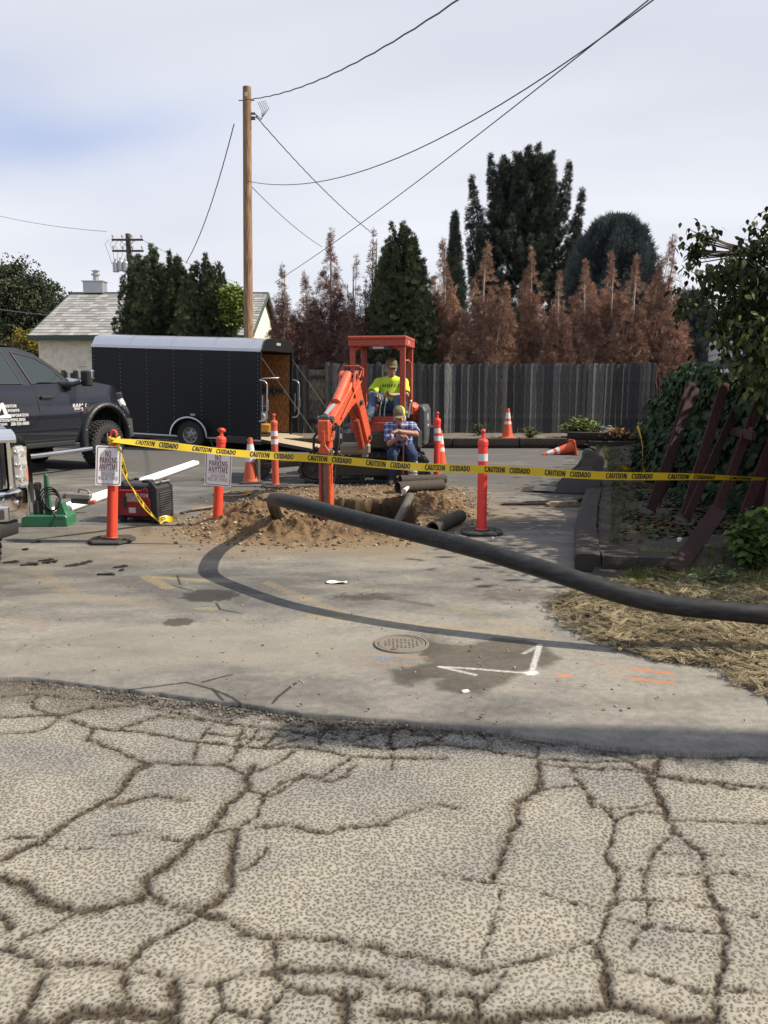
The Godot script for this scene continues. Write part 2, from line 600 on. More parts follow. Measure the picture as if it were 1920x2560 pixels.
# an indexed sheet over (x, distance); rows may be left out where skip says so
func sheet(nx: int,nd: int,pos: PackedVector3Array,col,uvs,skip = null) -> Array:
	var nrm := PackedVector3Array()
	nrm.resize(nx * nd)
	for j in nd:
		for i in nx:
			var a := pos[j * nx + mini(i + 1,nx - 1)] - pos[j * nx + maxi(i - 1,0)]
			var b := pos[mini(j + 1,nd - 1) * nx + i] - pos[maxi(j - 1,0) * nx + i]
			nrm[j * nx + i] = a.cross(b).normalized()
	var id := PackedInt32Array()
	for j in nd - 1:
		for i in nx - 1:
			var k := j * nx + i
			if skip != null and (skip[k] or skip[k + 1] or skip[k + nx] or skip[k + nx + 1]): continue
			id.append_array([k,k + nx + 1,k + 1,k,k + nx,k + nx + 1])
	var a := []
	a.resize(Mesh.ARRAY_MAX)
	a[Mesh.ARRAY_VERTEX] = pos
	a[Mesh.ARRAY_NORMAL] = nrm
	if col != null: a[Mesh.ARRAY_COLOR] = col
	if uvs != null:
		a[Mesh.ARRAY_TEX_UV] = uvs[0]
		a[Mesh.ARRAY_TEX_UV2] = uvs[1]
	a[Mesh.ARRAY_INDEX] = id
	return a
func surf(arrays: Array) -> ArrayMesh:
	var m := ArrayMesh.new()
	m.add_surface_from_arrays(Mesh.PRIMITIVE_TRIANGLES,arrays)
	return m
func yard_edge(d: float) -> float:
	var e := [Vector2(2.6,2.4),Vector2(3.2,2.1),Vector2(3.8,1.95),Vector2(4.2,1.86),Vector2(4.32,1.6),Vector2(4.5,1.42),Vector2(4.75,1.26),Vector2(5.0,1.19),Vector2(5.4,1.16),Vector2(5.7,1.3),Vector2(6.0,1.6),Vector2(6.44,1.75),Vector2(11.3,3.15),Vector2(17.0,4.55),Vector2(18.2,4.6)]
	for i in e.size() - 1:
		if d < e[i + 1].x or i == e.size() - 2:
			return lerpf(e[i].y,e[i + 1].y,(d - e[i].x) / (e[i + 1].x - e[i].x))
	return 4.5
func hole_mask(x: float,d: float,n: FastNoiseLite) -> float:
	var qx := absf(x + 0.30 + 0.06 * (d - 9.4)) - 0.62
	var qd := absf(d - 9.45) - 0.98
	var e := Vector2(maxf(qx,0.0),maxf(qd,0.0)).length() + minf(maxf(qx,qd),0.0)
	e += 0.07 * n.get_noise_2d(x * 2.2,d * 2.2) + 0.02 * n.get_noise_2d(x * 11.0,d * 11.0)
	return smoothstep(0.045,-0.045,e)
func mound(x: float,d: float) -> float:
	var h := 0.0
	for m in [[-1.45,8.65,0.42,0.55,0.31],[-1.0,8.0,0.55,0.30,0.22],[-0.45,7.95,0.50,0.30,0.21],[-0.05,8.02,0.42,0.28,0.15],[0.50,9.55,0.30,0.52,0.28],[0.72,9.4,0.27,0.42,0.20],[0.18,8.72,0.16,0.24,0.11],[-0.9,11.05,0.65,0.42,0.15],[0.1,11.1,0.75,0.40,0.17],[-1.62,9.5,0.32,0.6,0.16],[0.6,10.5,0.4,0.45,0.16],[-1.3,10.5,0.3,0.5,0.13]]:
		var e := Vector2((x - m[0]) / m[2],(d - m[1]) / m[3]).length_squared()
		var top: float = m[4] * 0.72 * (0.62 if m[1] > 10.4 else 1.0)
		if e < 9.0: h = maxf(h,top * exp(-e * 0.85)) + 0.25 * minf(h,top * exp(-e * 0.85))
	return h
func ground() -> void:
	var big := fn(31,0.35,4)
	var mid := fn(32,2.1,4)
	var fine := fn(33,14.0,3)
	var near := Tex.new(-3.4,2.9,0.006,1134,704)
	var far := Tex.new(-10.0,7.124,0.02,1000,624)
	for t in [near,far]:
		for j in t.Hh:
			for i in t.W:
				var x: float = t.x0 + (i + 0.5) * t.px
				var d: float = t.d0 + (j + 0.5) * t.px
				var b := big.get_noise_2d(x * 0.8,d * 1.6)
				var m := mid.get_noise_2d(x * 0.7,d * 1.6)
				var f := fine.get_noise_2d(x,d * 1.3)
				var k := clampf(0.68 + 0.75 * b + 0.55 * m - 0.075 * (d - 4.0),0.0,1.0)
				var c := Vector3(0.110,0.107,0.102).lerp(Vector3(0.262,0.246,0.214),k)
				t.p[j * t.W + i] = c * (1.0 + 0.22 * f + 0.10 * fine.get_noise_2d(x * 3.1 + 40.0,d * 3.1))
	var sand := Vector3(0.225,0.175,0.115)
	var tan_ := Vector3(0.21,0.18,0.13)
	var yel := Vector3(0.36,0.27,0.115)
	var dark := Vector3(0.05,0.047,0.042)
	var oil := Vector3(0.035,0.031,0.027)
	var wht := Vector3(0.62,0.62,0.60)
	for q in [[Vector2(-1.35,4.8),Vector2(0.75,0.24)],[Vector2(-2.2,5.6),Vector2(0.5,0.12)],[Vector2(-0.4,4.5),Vector2(0.6,0.3)],[Vector2(-1.5,4.35),Vector2(1.2,0.2)],[Vector2(0.3,6.9),Vector2(0.7,0.3)]]:
		near.spot(q[0],q[1],Vector3(0.27,0.25,0.21),0.5,0.7,0.6)
	near.line([Vector2(-2.06,4.65),Vector2(-1.71,4.92),Vector2(-1.2,5.02)],0.045,Vector3(0.27,0.26,0.24),0.5,0.8)
	for k in 6:
		near.line([Vector2(-1.62 + 0.03 * k,4.99 - 0.05 * k),Vector2(-1.15,4.94 - 0.055 * k)],0.03,tan_ * 1.15,0.35,0.9)
		near.line([Vector2(-0.15,4.98 - 0.05 * k),Vector2(0.28,4.86 - 0.06 * k)],0.035,Vector3(0.26,0.25,0.22),0.4,0.9)
	near.line([Vector2(-2.7,5.68),Vector2(-2.3,5.72),Vector2(-1.9,5.6)],0.06,Vector3(0.24,0.235,0.22),0.5,0.9)
	near.line([Vector2(-3.05,6.7),Vector2(-2.73,6.2),Vector2(-2.47,5.87),Vector2(-2.25,5.65),Vector2(-1.65,5.49)],0.14,Vector3(0.25,0.2,0.12),0.42,0.7,0.5)
	near.line([Vector2(-2.5,5.07),Vector2(-2.15,4.92)],0.05,Vector3(0.3,0.17,0.10),0.35,0.8)
	near.line([Vector2(-2.55,5.15),Vector2(-2.25,5.10)],0.05,Vector3(0.3,0.17,0.10),0.3,0.8)
	near.line([Vector2(-1.94,6.26),Vector2(-1.67,5.92)],0.10,yel,0.7,0.8)
	near.line([Vector2(-1.86,6.25),Vector2(-1.24,6.10)],0.085,yel,0.75,0.7)
	near.line([Vector2(-1.30,5.37),Vector2(-1.20,5.35)],0.07,yel,0.6,0.7)
	near.line([Vector2(-0.92,6.07),Vector2(-0.58,5.62),Vector2(-0.23,5.19)],0.09,yel,0.5,1.0)
	near.line([Vector2(-0.72,5.98),Vector2(-0.04,5.87)],0.06,yel,0.35,0.9)
	near.line([Vector2(-0.50,5.19),Vector2(-0.31,5.13)],0.08,yel,0.7,0.6)
	near.line([Vector2(-0.21,5.11),Vector2(0.42,4.93),Vector2(1.01,4.79)],0.10,yel,0.45,1.0)
	near.line([Vector2(0.50,5.37),Vector2(1.01,4.80)],0.10,yel,0.42,1.0)
	near.spot(Vector2(-1.30,5.69),Vector2(0.20,0.17),oil,0.9,0.3,0.15)
	near.spot(Vector2(-1.17,5.70),Vector2(0.09,0.10),oil,0.8,0.4,0.2)
	near.spot(Vector2(-1.37,5.055),Vector2(0.105,0.085),dark,0.85,0.25,0.15)
	near.spot(Vector2(-0.16,5.67),Vector2(0.22,0.09),dark,0.75,0.8,0.5)
	near.line([Vector2(-0.33,5.68),Vector2(0.03,5.62),Vector2(0.34,5.43)],0.07,dark,0.7,0.6,0.6)
	near.spot(Vector2(-1.55,6.3),Vector2(0.2,0.1),dark,0.35,0.6,0.5)
	near.spot(Vector2(-1.05,5.6),Vector2(0.06,0.09),dark,0.5,0.6,0.5)
	near.spot(Vector2(0.75,6.4),Vector2(0.35,0.35),dark,0.35,0.9,0.6)
	near.spot(Vector2(1.0,5.75),Vector2(0.3,0.2),Vector3(0.07,0.055,0.042),0.6,0.9,0.6)
	near.blot(PackedVector2Array([Vector2(0.02,4.156),Vector2(0.072,3.957),Vector2(0.138,3.948),Vector2(0.187,4.009),Vector2(0.278,4.063),Vector2(0.318,4.06),Vector2(0.272,3.974),Vector2(0.281,3.906),Vector2(0.366,3.839),Vector2(0.494,3.831),Vector2(0.571,3.922),Vector2(0.677,4.009),Vector2(0.794,4.175),Vector2(0.971,4.252),Vector2(1.02,4.353),Vector2(0.988,4.547),Vector2(0.9,4.68),Vector2(0.7,4.72),Vector2(0.543,4.615),Vector2(0.344,4.615),Vector2(0.249,4.72),Vector2(0.22,4.42),Vector2(0.249,4.292)]),Vector3(0.40,0.37,0.34),0.92,0.035,0.03,true)
	near.spot(Vector2(0.27,4.62),Vector2(0.13,0.2),dark,0.5,0.5,0.5)
	near.line([Vector2(0.31,4.223),Vector2(0.50,4.194),Vector2(0.81,4.128)],0.026,wht,0.85,0.6)
	near.line([Vector2(0.81,4.127),Vector2(0.95,4.60)],0.034,wht,0.9,0.5)
	near.line([Vector2(0.80,4.13),Vector2(0.825,4.145)],0.06,wht,1.0,0.2)
	near.line([Vector2(0.825,4.445),Vector2(0.95,4.59)],0.028,wht * 0.85,0.8,0.6)
	near.line([Vector2(0.32,4.22),Vector2(0.50,4.10)],0.028,wht * 0.9,0.8,0.5)
	for q in [[0.16,4.275,0.585,4.12,0.03],[0.223,4.096,0.538,3.985,0.03]]:
		near.line([Vector2(1.0 + q[0],q[1]),Vector2(1.0 + q[2],q[3])],q[4],Vector3(0.42,0.22,0.10),0.5,0.7)
		near.line([Vector2(1.0 + q[2] - 0.2,q[3] + 0.068),Vector2(1.0 + q[2],q[3])],q[4],Vector3(0.55,0.17,0.05),0.8,0.4)
	near.line([Vector2(0.95,4.086),Vector2(1.01,4.098)],0.032,Vector3(0.6,0.18,0.06),0.9,0.4)
	near.line([Vector2(-0.15,4.43),Vector2(0.24,4.375)],0.035,Vector3(0.36,0.22,0.12),0.55,0.7)
	near.line([Vector2(-0.14,4.312),Vector2(0.147,4.243)],0.035,Vector3(0.40,0.2,0.09),0.6,0.7)
	near.line([Vector2(-0.045,4.353),Vector2(0.05,4.343)],0.035,Vector3(0.10,0.2,0.36),0.75,0.5)
	for k in lot_cracks():
		var pts := []
		for q in range(1,k.size(),2): pts.append(Vector2(k[q] * 0.01,k[q + 1] * 0.01))
		near.line(pts,0.016,Vector3(0.02,0.018,0.015),0.95,0.1,0.5)
	for t in [near,far]:
		for q in [[-1.2,7.9,1.3,0.75,0.75],[-0.2,7.5,1.2,0.5,0.75],[-1.9,8.6,0.7,0.7,0.6],[-2.5,8.1,0.8,0.45,0.45],[0.9,9.4,0.6,0.9,0.7],[1.4,9.9,1.0,0.35,0.6],[1.9,9.2,0.8,0.2,0.55],[0.2,11.4,1.6,0.5,0.4],[-2.2,7.0,0.7,0.3,0.3]]:
			t.spot(Vector2(q[0],q[1]),Vector2(q[2],q[3]),sand,q[4],0.6,0.6)
	far.spot(Vector2(-1.9,10.4),Vector2(0.75,0.55),dark,0.6,0.3,0.25)
	far.spot(Vector2(-1.2,12.5),Vector2(2.2,0.6),dark,0.4,0.5,0.5)
	far.spot(Vector2(2.2,10.1),Vector2(0.8,0.25),oil,0.6,0.7,0.5)
	far.spot(Vector2(1.7,8.6),Vector2(0.6,0.4),dark,0.4,0.8,0.6)
	far.spot(Vector2(2.6,11.2),Vector2(0.6,0.7),oil,0.5,0.8,0.6)
	for q in [[1.0,15.6,3.6,14.3],[2.9,16.9,0.4,16.0],[1.4,13.6,3.2,12.6],[-1.0,17.6,1.2,17.0]]:
		far.line([Vector2(q[0],q[1]),Vector2(q[2],q[3])],0.09,Vector3(0.30,0.23,0.10),0.45,0.8)
	for k in 5:
		far.line([Vector2(-5.5 + k * 0.5,11.0 + k * 0.3),Vector2(-1.5 + k * 0.3,13.2 + 0.3 * k)],0.22,dark,0.22,0.7,0.6)
	var speck := ntex(41,0.088,3,Color(0.20,0.18,0.155),Color(1,1,1),1024,1,0.10,0.52)
	var speck2 := ntex(42,0.10,2,Color(0.36,0.355,0.35),Color(1,1,1),1024,1,0.06,0.46)
	var lot_m := []
	for t in [near,far]:
		var m := mat("lot asphalt",Color(1,1,1),0.93)
		m.albedo_texture = t.texture()
		m.texture_repeat = true
		m.detail_enabled = true
		m.detail_albedo = speck2
		m.detail_blend_mode = BaseMaterial3D.BLEND_MODE_MUL
		m.detail_uv_layer = BaseMaterial3D.DETAIL_UV_2
		m.metallic_specular = 0.35
		lot_m.append(m)
	var und := fn(35,0.6,3)
	var lot := ArrayMesh.new()
	var nx := 171
	var nd := 106
	var pos := PackedVector3Array()
	var uv := PackedVector2Array()
	var uv2 := PackedVector2Array()
	for j in nd:
		for i in nx:
			var x := -3.4 + 6.804 * i / (nx - 1)
			var e := lot_edge(x) + 0.02 * mid.get_noise_2d(x * 5.0,3.0) + 0.006 * fine.get_noise_2d(x * 4.0,1.0)
			var d := lerpf(e,7.124,maxf(0.0,(j - 1.0) / (nd - 2)))
			var y := 0.006 * und.get_noise_2d(x,d) * smoothstep(7.124,6.6,d)
			y -= 0.012 * smoothstep(0.35,0.0,d - e)
			if j == 0: y = -0.07
			pos.append(w3(x,y,d))
			uv.append(Vector2((x + 3.4) / 6.804,(d - 2.9) / 4.224))
			uv2.append(Vector2(x,d) * 1.6)
	lot.add_surface_from_arrays(Mesh.PRIMITIVE_TRIANGLES,sheet(nx,nd,pos,null,[uv,uv2]))
	nx = 201
	nd = 126
	pos = PackedVector3Array(); uv = PackedVector2Array(); uv2 = PackedVector2Array()
	var skip := PackedByteArray()
	var hn := fn(36,1.0,3)
	for j in nd:
		for i in nx:
			var x := -10.0 + 20.0 * i / (nx - 1)
			var d := 7.124 + 12.48 * j / (nd - 1)
			pos.append(w3(x,0.0,d))
			uv.append(Vector2((x + 10.0) / 20.0,(d - 7.124) / 12.48))
			uv2.append(Vector2(x,d) * 1.6)
			skip.append(1 if hole_mask(x,d,hn) > 0.25 else 0)
	lot.add_surface_from_arrays(Mesh.PRIMITIVE_TRIANGLES,sheet(nx,nd,pos,null,[uv,uv2],skip))
	var wing := B.new()
	wing.quad(w3(-16,0,3.4),w3(-3.4,0,3.4),w3(-3.4,0,7.124),w3(-16,0,7.124))
	wing.quad(w3(-16,0,7.124),w3(-10,0,7.124),w3(-10,0,19.604),w3(-16,0,19.604))
	var wm := grain(mat("lot asphalt side",Color(0.155,0.146,0.128),0.93),ntex(43,0.02,4,Color(0.5,0.5,0.5),Color(1,1,1)),Vector3(0.4,0.4,0.4))
	struct("asphalt_lot_side",wing,wm)
	var lo := MeshInstance3D.new()
	lo.name = "asphalt_lot"
	lo.mesh = lot
	add_child(lo)
	lot.surface_set_material(0,lot_m[0])
	lot.surface_set_material(1,lot_m[1])
	lo.set_meta("kind","structure")
	nx = 640
	nd = 350
	var step := 0.0085
	var rx0 := -nx * step * 0.5
	var rd0 := 1.35
	var dist := PackedFloat32Array()
	dist.resize(nx * nd)
	dist.fill(1.0)
	var wide := PackedFloat32Array()
	wide.resize(nx * nd)
	for k in road_cracks():
		var hw: float = k[0] * 0.00044
		for q in range(1,k.size() - 2,2):
			var a := Vector2(k[q] * 0.01,k[q + 1] * 0.01)
			var b := Vector2(k[q + 2] * 0.01,k[q + 3] * 0.01)
			var mg := hw + 0.06
			var i0 := clampi(int((minf(a.x,b.x) - mg - rx0) / step),0,nx)
			var i1 := clampi(int((maxf(a.x,b.x) + mg - rx0) / step) + 1,0,nx)
			var j0 := clampi(int((minf(a.y,b.y) - mg - rd0) / step),0,nd)
			var j1 := clampi(int((maxf(a.y,b.y) + mg - rd0) / step) + 1,0,nd)
			for j in range(j0,j1):
				for i in range(i0,i1):
					var p := Vector2(rx0 + i * step,rd0 + j * step)
					p += Vector2(hn.get_noise_2d(p.x * 9.0,p.y * 9.0),hn.get_noise_2d(p.x * 9.0 + 40.0,p.y * 9.0)) * 0.012
					var e := p.distance_to(Geometry2D.get_closest_point_to_segment(p,a,b)) - hw
					if e < dist[j * nx + i]:
						dist[j * nx + i] = e
						wide[j * nx + i] = hw
	pos = PackedVector3Array(); uv2 = PackedVector2Array()
	var col := PackedColorArray()
	var plate := Color(0.300,0.283,0.238)
	var plate2 := Color(0.218,0.212,0.196)
	var dirt := Color(0.080,0.065,0.048)
	var tar := Color(0.026,0.023,0.020)
	for j in nd:
		for i in nx:
			var x := rx0 + i * step
			var d := rd0 + j * step
			var f := fine.get_noise_2d(x * 2.3,d * 2.3)
			var f2 := fine.get_noise_2d(x * 1.2 + 7.0,d * 1.2)
			var e := dist[j * nx + i] + 0.009 * f + 0.011 * f2
			var m := mid.get_noise_2d(x * 1.5,d * 1.5)
			var ed := lot_edge(x) - d
			var c := plate.lerp(plate2,clampf(0.38 + 0.9 * mid.get_noise_2d(x * 0.6,d * 0.9) + 0.25 * (d - 2.6),0.0,1.0))
			c = c * (1.0 + 0.10 * m)
			var y := -0.022 + 0.005 * m + 0.0022 * f
			var brk := smoothstep(0.24,0.07,ed + 0.14 * m + 0.04 * f2 + 0.10 * smoothstep(0.0,0.4,x) + 0.10 * smoothstep(-1.2,-1.5,x)) * clampf(1.0 + 1.2 * m,0.4,1.0)
			var left := smoothstep(-1.0,-1.5,x) * smoothstep(0.42,0.20,ed + 0.15 * m)
			c = c.lerp(Color(0.125,0.105,0.08),0.7 * left)
			var dustk := smoothstep(0.035 + 0.03 * m,0.0,e) * clampf(wide[j * nx + i] / 0.008,0.2,1.0)
			c = c.lerp(dirt * 1.3,0.6 * dustk)
			var k := smoothstep(0.005,-0.004,e)
			y -= 0.011 * smoothstep(0.007,-0.011,e)
			c = c.lerp(dirt * (1.0 + 0.35 * f),k)
			var deep := smoothstep(0.007,0.0,absf(e + 0.003 + 0.010 * f2)) * k
			c = c.lerp(tar,0.8 * deep)
			if brk > 0.0:
				c = c.lerp(tar.lerp(dirt,clampf(0.15 + 0.8 * f2 + 0.2 * f + 0.5 * smoothstep(-0.9,-1.9,x),0.0,1.0)),brk * clampf(0.85 + 0.5 * f,0.0,1.0))
				y -= 0.010 * brk * (1.0 + 0.5 * f)
			c = c.lerp(dirt * 0.9,0.75 * smoothstep(0.5,0.9,x - 1.2 + 0.5 * m) * smoothstep(0.5,0.1,ed + 0.2 * m))
			pos.append(w3(x,y,d))
			uv2.append(Vector2(x,d))
			c.a = 1.0
			col.append(c)
	var sm := mat("street asphalt",Color(1,1,1),0.95,0.0,true)
	sm.albedo_texture = speck
	sm.metallic_specular = 0.3
	sm.heightmap_enabled = true
	sm.heightmap_texture = speck
	sm.heightmap_scale = 0.22
	uv = PackedVector2Array()
	for q in uv2: uv.append(q * 0.82 + Vector2(0.02 * sin(q.y * 5.0),0.02 * sin(q.x * 4.0)))
	struct("cracked_street",surf(sheet(nx,nd,pos,col,[uv,uv2])),sm)
	var st := B.new()
	st.quad(w3(-60,-0.06,-25),w3(60,-0.06,-25),w3(60,-0.06,4.4),w3(-60,-0.06,4.4))
	var sm2 := grain(mat("street asphalt beyond",Color(0.26,0.24,0.19),0.95),speck,Vector3(0.82,0.82,0.82))
	struct("street",st,sm2)
	var gr := B.new()
	gr.quad(w3(-400,-0.12,-60),w3(400,-0.12,-60),w3(400,-0.12,700),w3(-400,-0.12,700))
	gr = B.new()
	for q in [[-400,-60,400,8.0],[-400,11.0,400,700],[-400,8.0,-1.5,11.0],[1.0,8.0,400,11.0]]:
		gr.quad(w3(q[0],-0.12,q[1]),w3(q[2],-0.12,q[1]),w3(q[2],-0.12,q[3]),w3(q[0],-0.12,q[3]))
	struct("ground",gr,grain(mat("bare ground",Color(0.12,0.10,0.065),1.0),ntex(44,0.02,4,Color(0.4,0.42,0.38),Color(1,1,1)),Vector3(0.15,0.15,0.15)))
	dig(hn,fine,mid)
	yard(mid,fine)
func dig(hn: FastNoiseLite,fine: FastNoiseLite,mid: FastNoiseLite) -> void:
	var cell := 0.016
	var nx := 232
	var nd := 315
	var pos := PackedVector3Array()
	var col := PackedColorArray()
	var skip := PackedByteArray()
	var lum := fn(37,5.0,4)
	for j in nd:
		for i in nx:
			var x := -2.35 + i * cell
			var d := 7.15 + j * cell
			var m := mound(x,d)
			var f := fine.get_noise_2d(x * 1.3,d * 1.3)
			var l := lum.get_noise_2d(x,d)
			var h := m * (1.0 + 0.35 * l) + (0.022 * l + 0.009 * f) * smoothstep(0.02,0.12,m)
			h += 0.02 * maxf(0.0,l) - 0.014
			if m < 0.006: h = -0.03
			var hk := hole_mask(x,d,hn)
			h = lerpf(h,-0.85 + 0.12 * l,clampf(hk + 0.12 * l * (1.0 - absf(2.0 * hk - 1.0)),0.0,1.0))
			pos.append(w3(x,h,d))
			var wet := clampf(0.35 + 0.9 * mid.get_noise_2d(x * 1.1,d * 1.1) + 0.35 * f,0.0,1.0)
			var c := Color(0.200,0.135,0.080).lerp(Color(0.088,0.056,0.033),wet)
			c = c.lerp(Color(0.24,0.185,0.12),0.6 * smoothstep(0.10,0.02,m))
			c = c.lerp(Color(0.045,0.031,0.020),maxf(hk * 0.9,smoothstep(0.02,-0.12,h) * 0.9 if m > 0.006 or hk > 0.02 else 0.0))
			c.a = 1.0
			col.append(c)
			skip.append(0)
	var dm := mat("dug soil",Color(1,1,1),1.0,0.0,true)
	dm.albedo_texture = ntex(45,0.06,3,Color(0.55,0.53,0.5),Color(1,1,1),512,1,0.0,0.6)
	dm.uv1_triplanar = true
	dm.uv1_scale = Vector3(2.2,2.2,2.2)
	dm.metallic_specular = 0.2
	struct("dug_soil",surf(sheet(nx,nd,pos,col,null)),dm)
	var lump := clod_mesh(5)
	var where := []
	var tint := PackedColorArray()
	var at2 := []
	var tint2 := PackedColorArray()
	for k in 9000:
		var x := rng.randf_range(-2.5,1.45)
		var d := rng.randf_range(7.0,12.1)
		var m := mound(x,d)
		if m < 0.012 * rng.randf() or hole_mask(x,d,hn) > 0.05: continue
		var l := lum.get_noise_2d(x,d)
		var h := maxf(0.0,m * (1.0 + 0.35 * l) + 0.022 * l * smoothstep(0.02,0.12,m) + 0.02 * maxf(0.0,l) - 0.012)
		var s := 0.005 + 0.018 * pow(rng.randf(),5.0)
		if m > 0.12 and rng.randf() < 0.015: s *= 2.2
		var t := Transform3D(Basis.from_euler(Vector3(rng.randf() * TAU,rng.randf() * TAU,0)).scaled(Vector3(s,s * rng.randf_range(0.6,0.9),s * rng.randf_range(0.7,1.2))),w3(x,h + s * 0.25,d))
		if rng.randf() < 0.16 and s < 0.03:
			at2.append(t)
			tint2.append(Color(0.36,0.32,0.26) * rng.randf_range(0.5,1.1))
		else:
			where.append(t)
			tint.append(Color(0.21,0.145,0.085).lerp(Color(0.10,0.066,0.04),rng.randf()))
	many("soil_clods",lump,mat("clods",Color(1,1,1),1.0,0.0,true),where,tint)
	many("gravel",lump,mat("pale stones",Color(1,1,1),0.85,0.0,true),at2,tint2)
func clod_mesh(seed: int) -> ArrayMesh:
	var b := B.new()
	var f := fn(seed,0.9,2)
	var pr := []
	var g := []
	for i in 6:
		var a := PI * i / 5.0 - PI / 2
		var row := PackedVector3Array()
		for k in 8:
			var t := TAU * k / 7.0
			var p := Vector3(cos(a) * cos(t),sin(a),-cos(a) * sin(t))
			if k == 7: p = Vector3(cos(a),sin(a),0)
			row.append(p * (1.0 + 0.45 * f.get_noise_3d(p.x * 1.6,p.y * 1.6,p.z * 1.6)))
		g.append(row)
	b.grid(g)
	return b.mesh()
func yard(mid: FastNoiseLite,fine: FastNoiseLite) -> void:
	var nx := 90
	var nd := 200
	var pos := PackedVector3Array()
	var col := PackedColorArray()
	for j in nd:
		for i in nx:
			var d := 2.4 + 16.2 * pow(float(j) / (nd - 1),1.5)
			var e := yard_edge(d)
			var s := 9.0 * pow(float(i) / (nx - 1),1.7)
			var x := e + s + 0.05 * mid.get_noise_2d(d * 3.0,s * 4.0) + 0.03 * fine.get_noise_2d(d,s)
			pos.append(w3(x,yard_h(s,d) + 0.012 * mid.get_noise_2d(x * 2.0,d * 2.0) * smoothstep(0.0,0.1,s),d))
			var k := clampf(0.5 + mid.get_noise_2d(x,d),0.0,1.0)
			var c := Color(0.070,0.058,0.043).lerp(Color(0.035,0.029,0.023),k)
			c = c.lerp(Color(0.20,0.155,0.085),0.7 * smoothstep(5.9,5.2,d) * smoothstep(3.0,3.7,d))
			c.a = 1.0
			col.append(c)
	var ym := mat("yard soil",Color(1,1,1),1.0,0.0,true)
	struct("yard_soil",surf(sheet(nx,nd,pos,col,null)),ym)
	nx = 140
	nd = 12
	pos = PackedVector3Array()
	col = PackedColorArray()
	for j in nd:
		for i in nx:
			var x := -7.0 + 16.0 * i / (nx - 1)
			var d := 18.42 + 2.2 * j / (nd - 1)
			pos.append(w3(x,0.20 + 0.03 * mid.get_noise_2d(x,d * 2.0),d))
			var c := Color(0.16,0.135,0.10).lerp(Color(0.085,0.07,0.05),clampf(0.5 + mid.get_noise_2d(x * 3.0,d * 3.0),0.0,1.0))
			c.a = 1.0
			col.append(c)
	struct("planting_bed_soil",surf(sheet(nx,nd,pos,col,null)),ym)
func yard_h(s: float,d: float) -> float:
	var up := smoothstep(6.2,6.6,d)
	return lerpf(-0.004 + 0.03 * smoothstep(0.0,0.5,s),0.10 + 0.12 * smoothstep(0.2,1.6,s),up)
# ---------------------------------------------------------------- trees
func spray_mesh(seed: int,blades: int,spread: float,wide: float,flat := 0.35) -> ArrayMesh:
	var r := RandomNumberGenerator.new()
	r.seed = seed
	var b := B.new()
	for k in blades:
		var a := (float(k) / (blades - 1) - 0.5) * 2.0 * spread + r.randf_range(-0.12,0.12)
		var tilt := r.randf_range(-flat,flat)
		var d := Vector3(sin(a),cos(a),tilt).normalized()
		var L := r.randf_range(0.55,1.0) * (1.0 - 0.25 * absf(a))
		var s := d.cross(Vector3(r.randf_range(-0.4,0.4),0,1)).normalized() * wide * r.randf_range(0.7,1.2)
		var o := Vector3(sin(a) * 0.12,0.0,0.0)
		var m := o + d * L * 0.55 + Vector3(0,0,r.randf_range(-0.04,0.04))
		b.tri(o,m + s,o + d * L)
		b.tri(o,o + d * L,m - s)
	return b.mesh()
func leaf_mesh(n: int,seed: int,size: float) -> ArrayMesh:
	var r := RandomNumberGenerator.new()
	r.seed = seed
	var b := B.new()
	for k in n:
		var bs := Basis.from_euler(Vector3(r.randf_range(-0.9,0.9),r.randf() * TAU,r.randf_range(-0.9,0.9)))
		var o := Vector3(r.randf_range(-1,1),r.randf_range(-1,1),r.randf_range(-1,1)) * 0.5
		var L := size * r.randf_range(0.7,1.2)
		var w := L * 0.34
		var t := bs * Vector3(0,-0.1 * L,L)
		var l := bs * Vector3(w,0.10 * L,L * 0.45)
		var q := bs * Vector3(-w,0.10 * L,L * 0.45)
		b.tri(o,o + l,o + t)
		b.tri(o,o + t,o + q)
	return b.mesh()
func leafy(called: String,c: Color,glow: float) -> StandardMaterial3D:
	var m := mat(called,c,0.75,0.0,true)
	m.backlight_enabled = true
	m.backlight = Color(glow,glow,glow * 0.6)
	m.metallic_specular = 0.25
	return m
func toward(up: Vector3,twist: float) -> Basis:
	var y := up.normalized()
	var x := y.cross(Vector3(0.31,0.2,0.93)).normalized()
	var z := x.cross(y)
	return Basis(x,y,z) * Basis(Vector3.UP,twist)
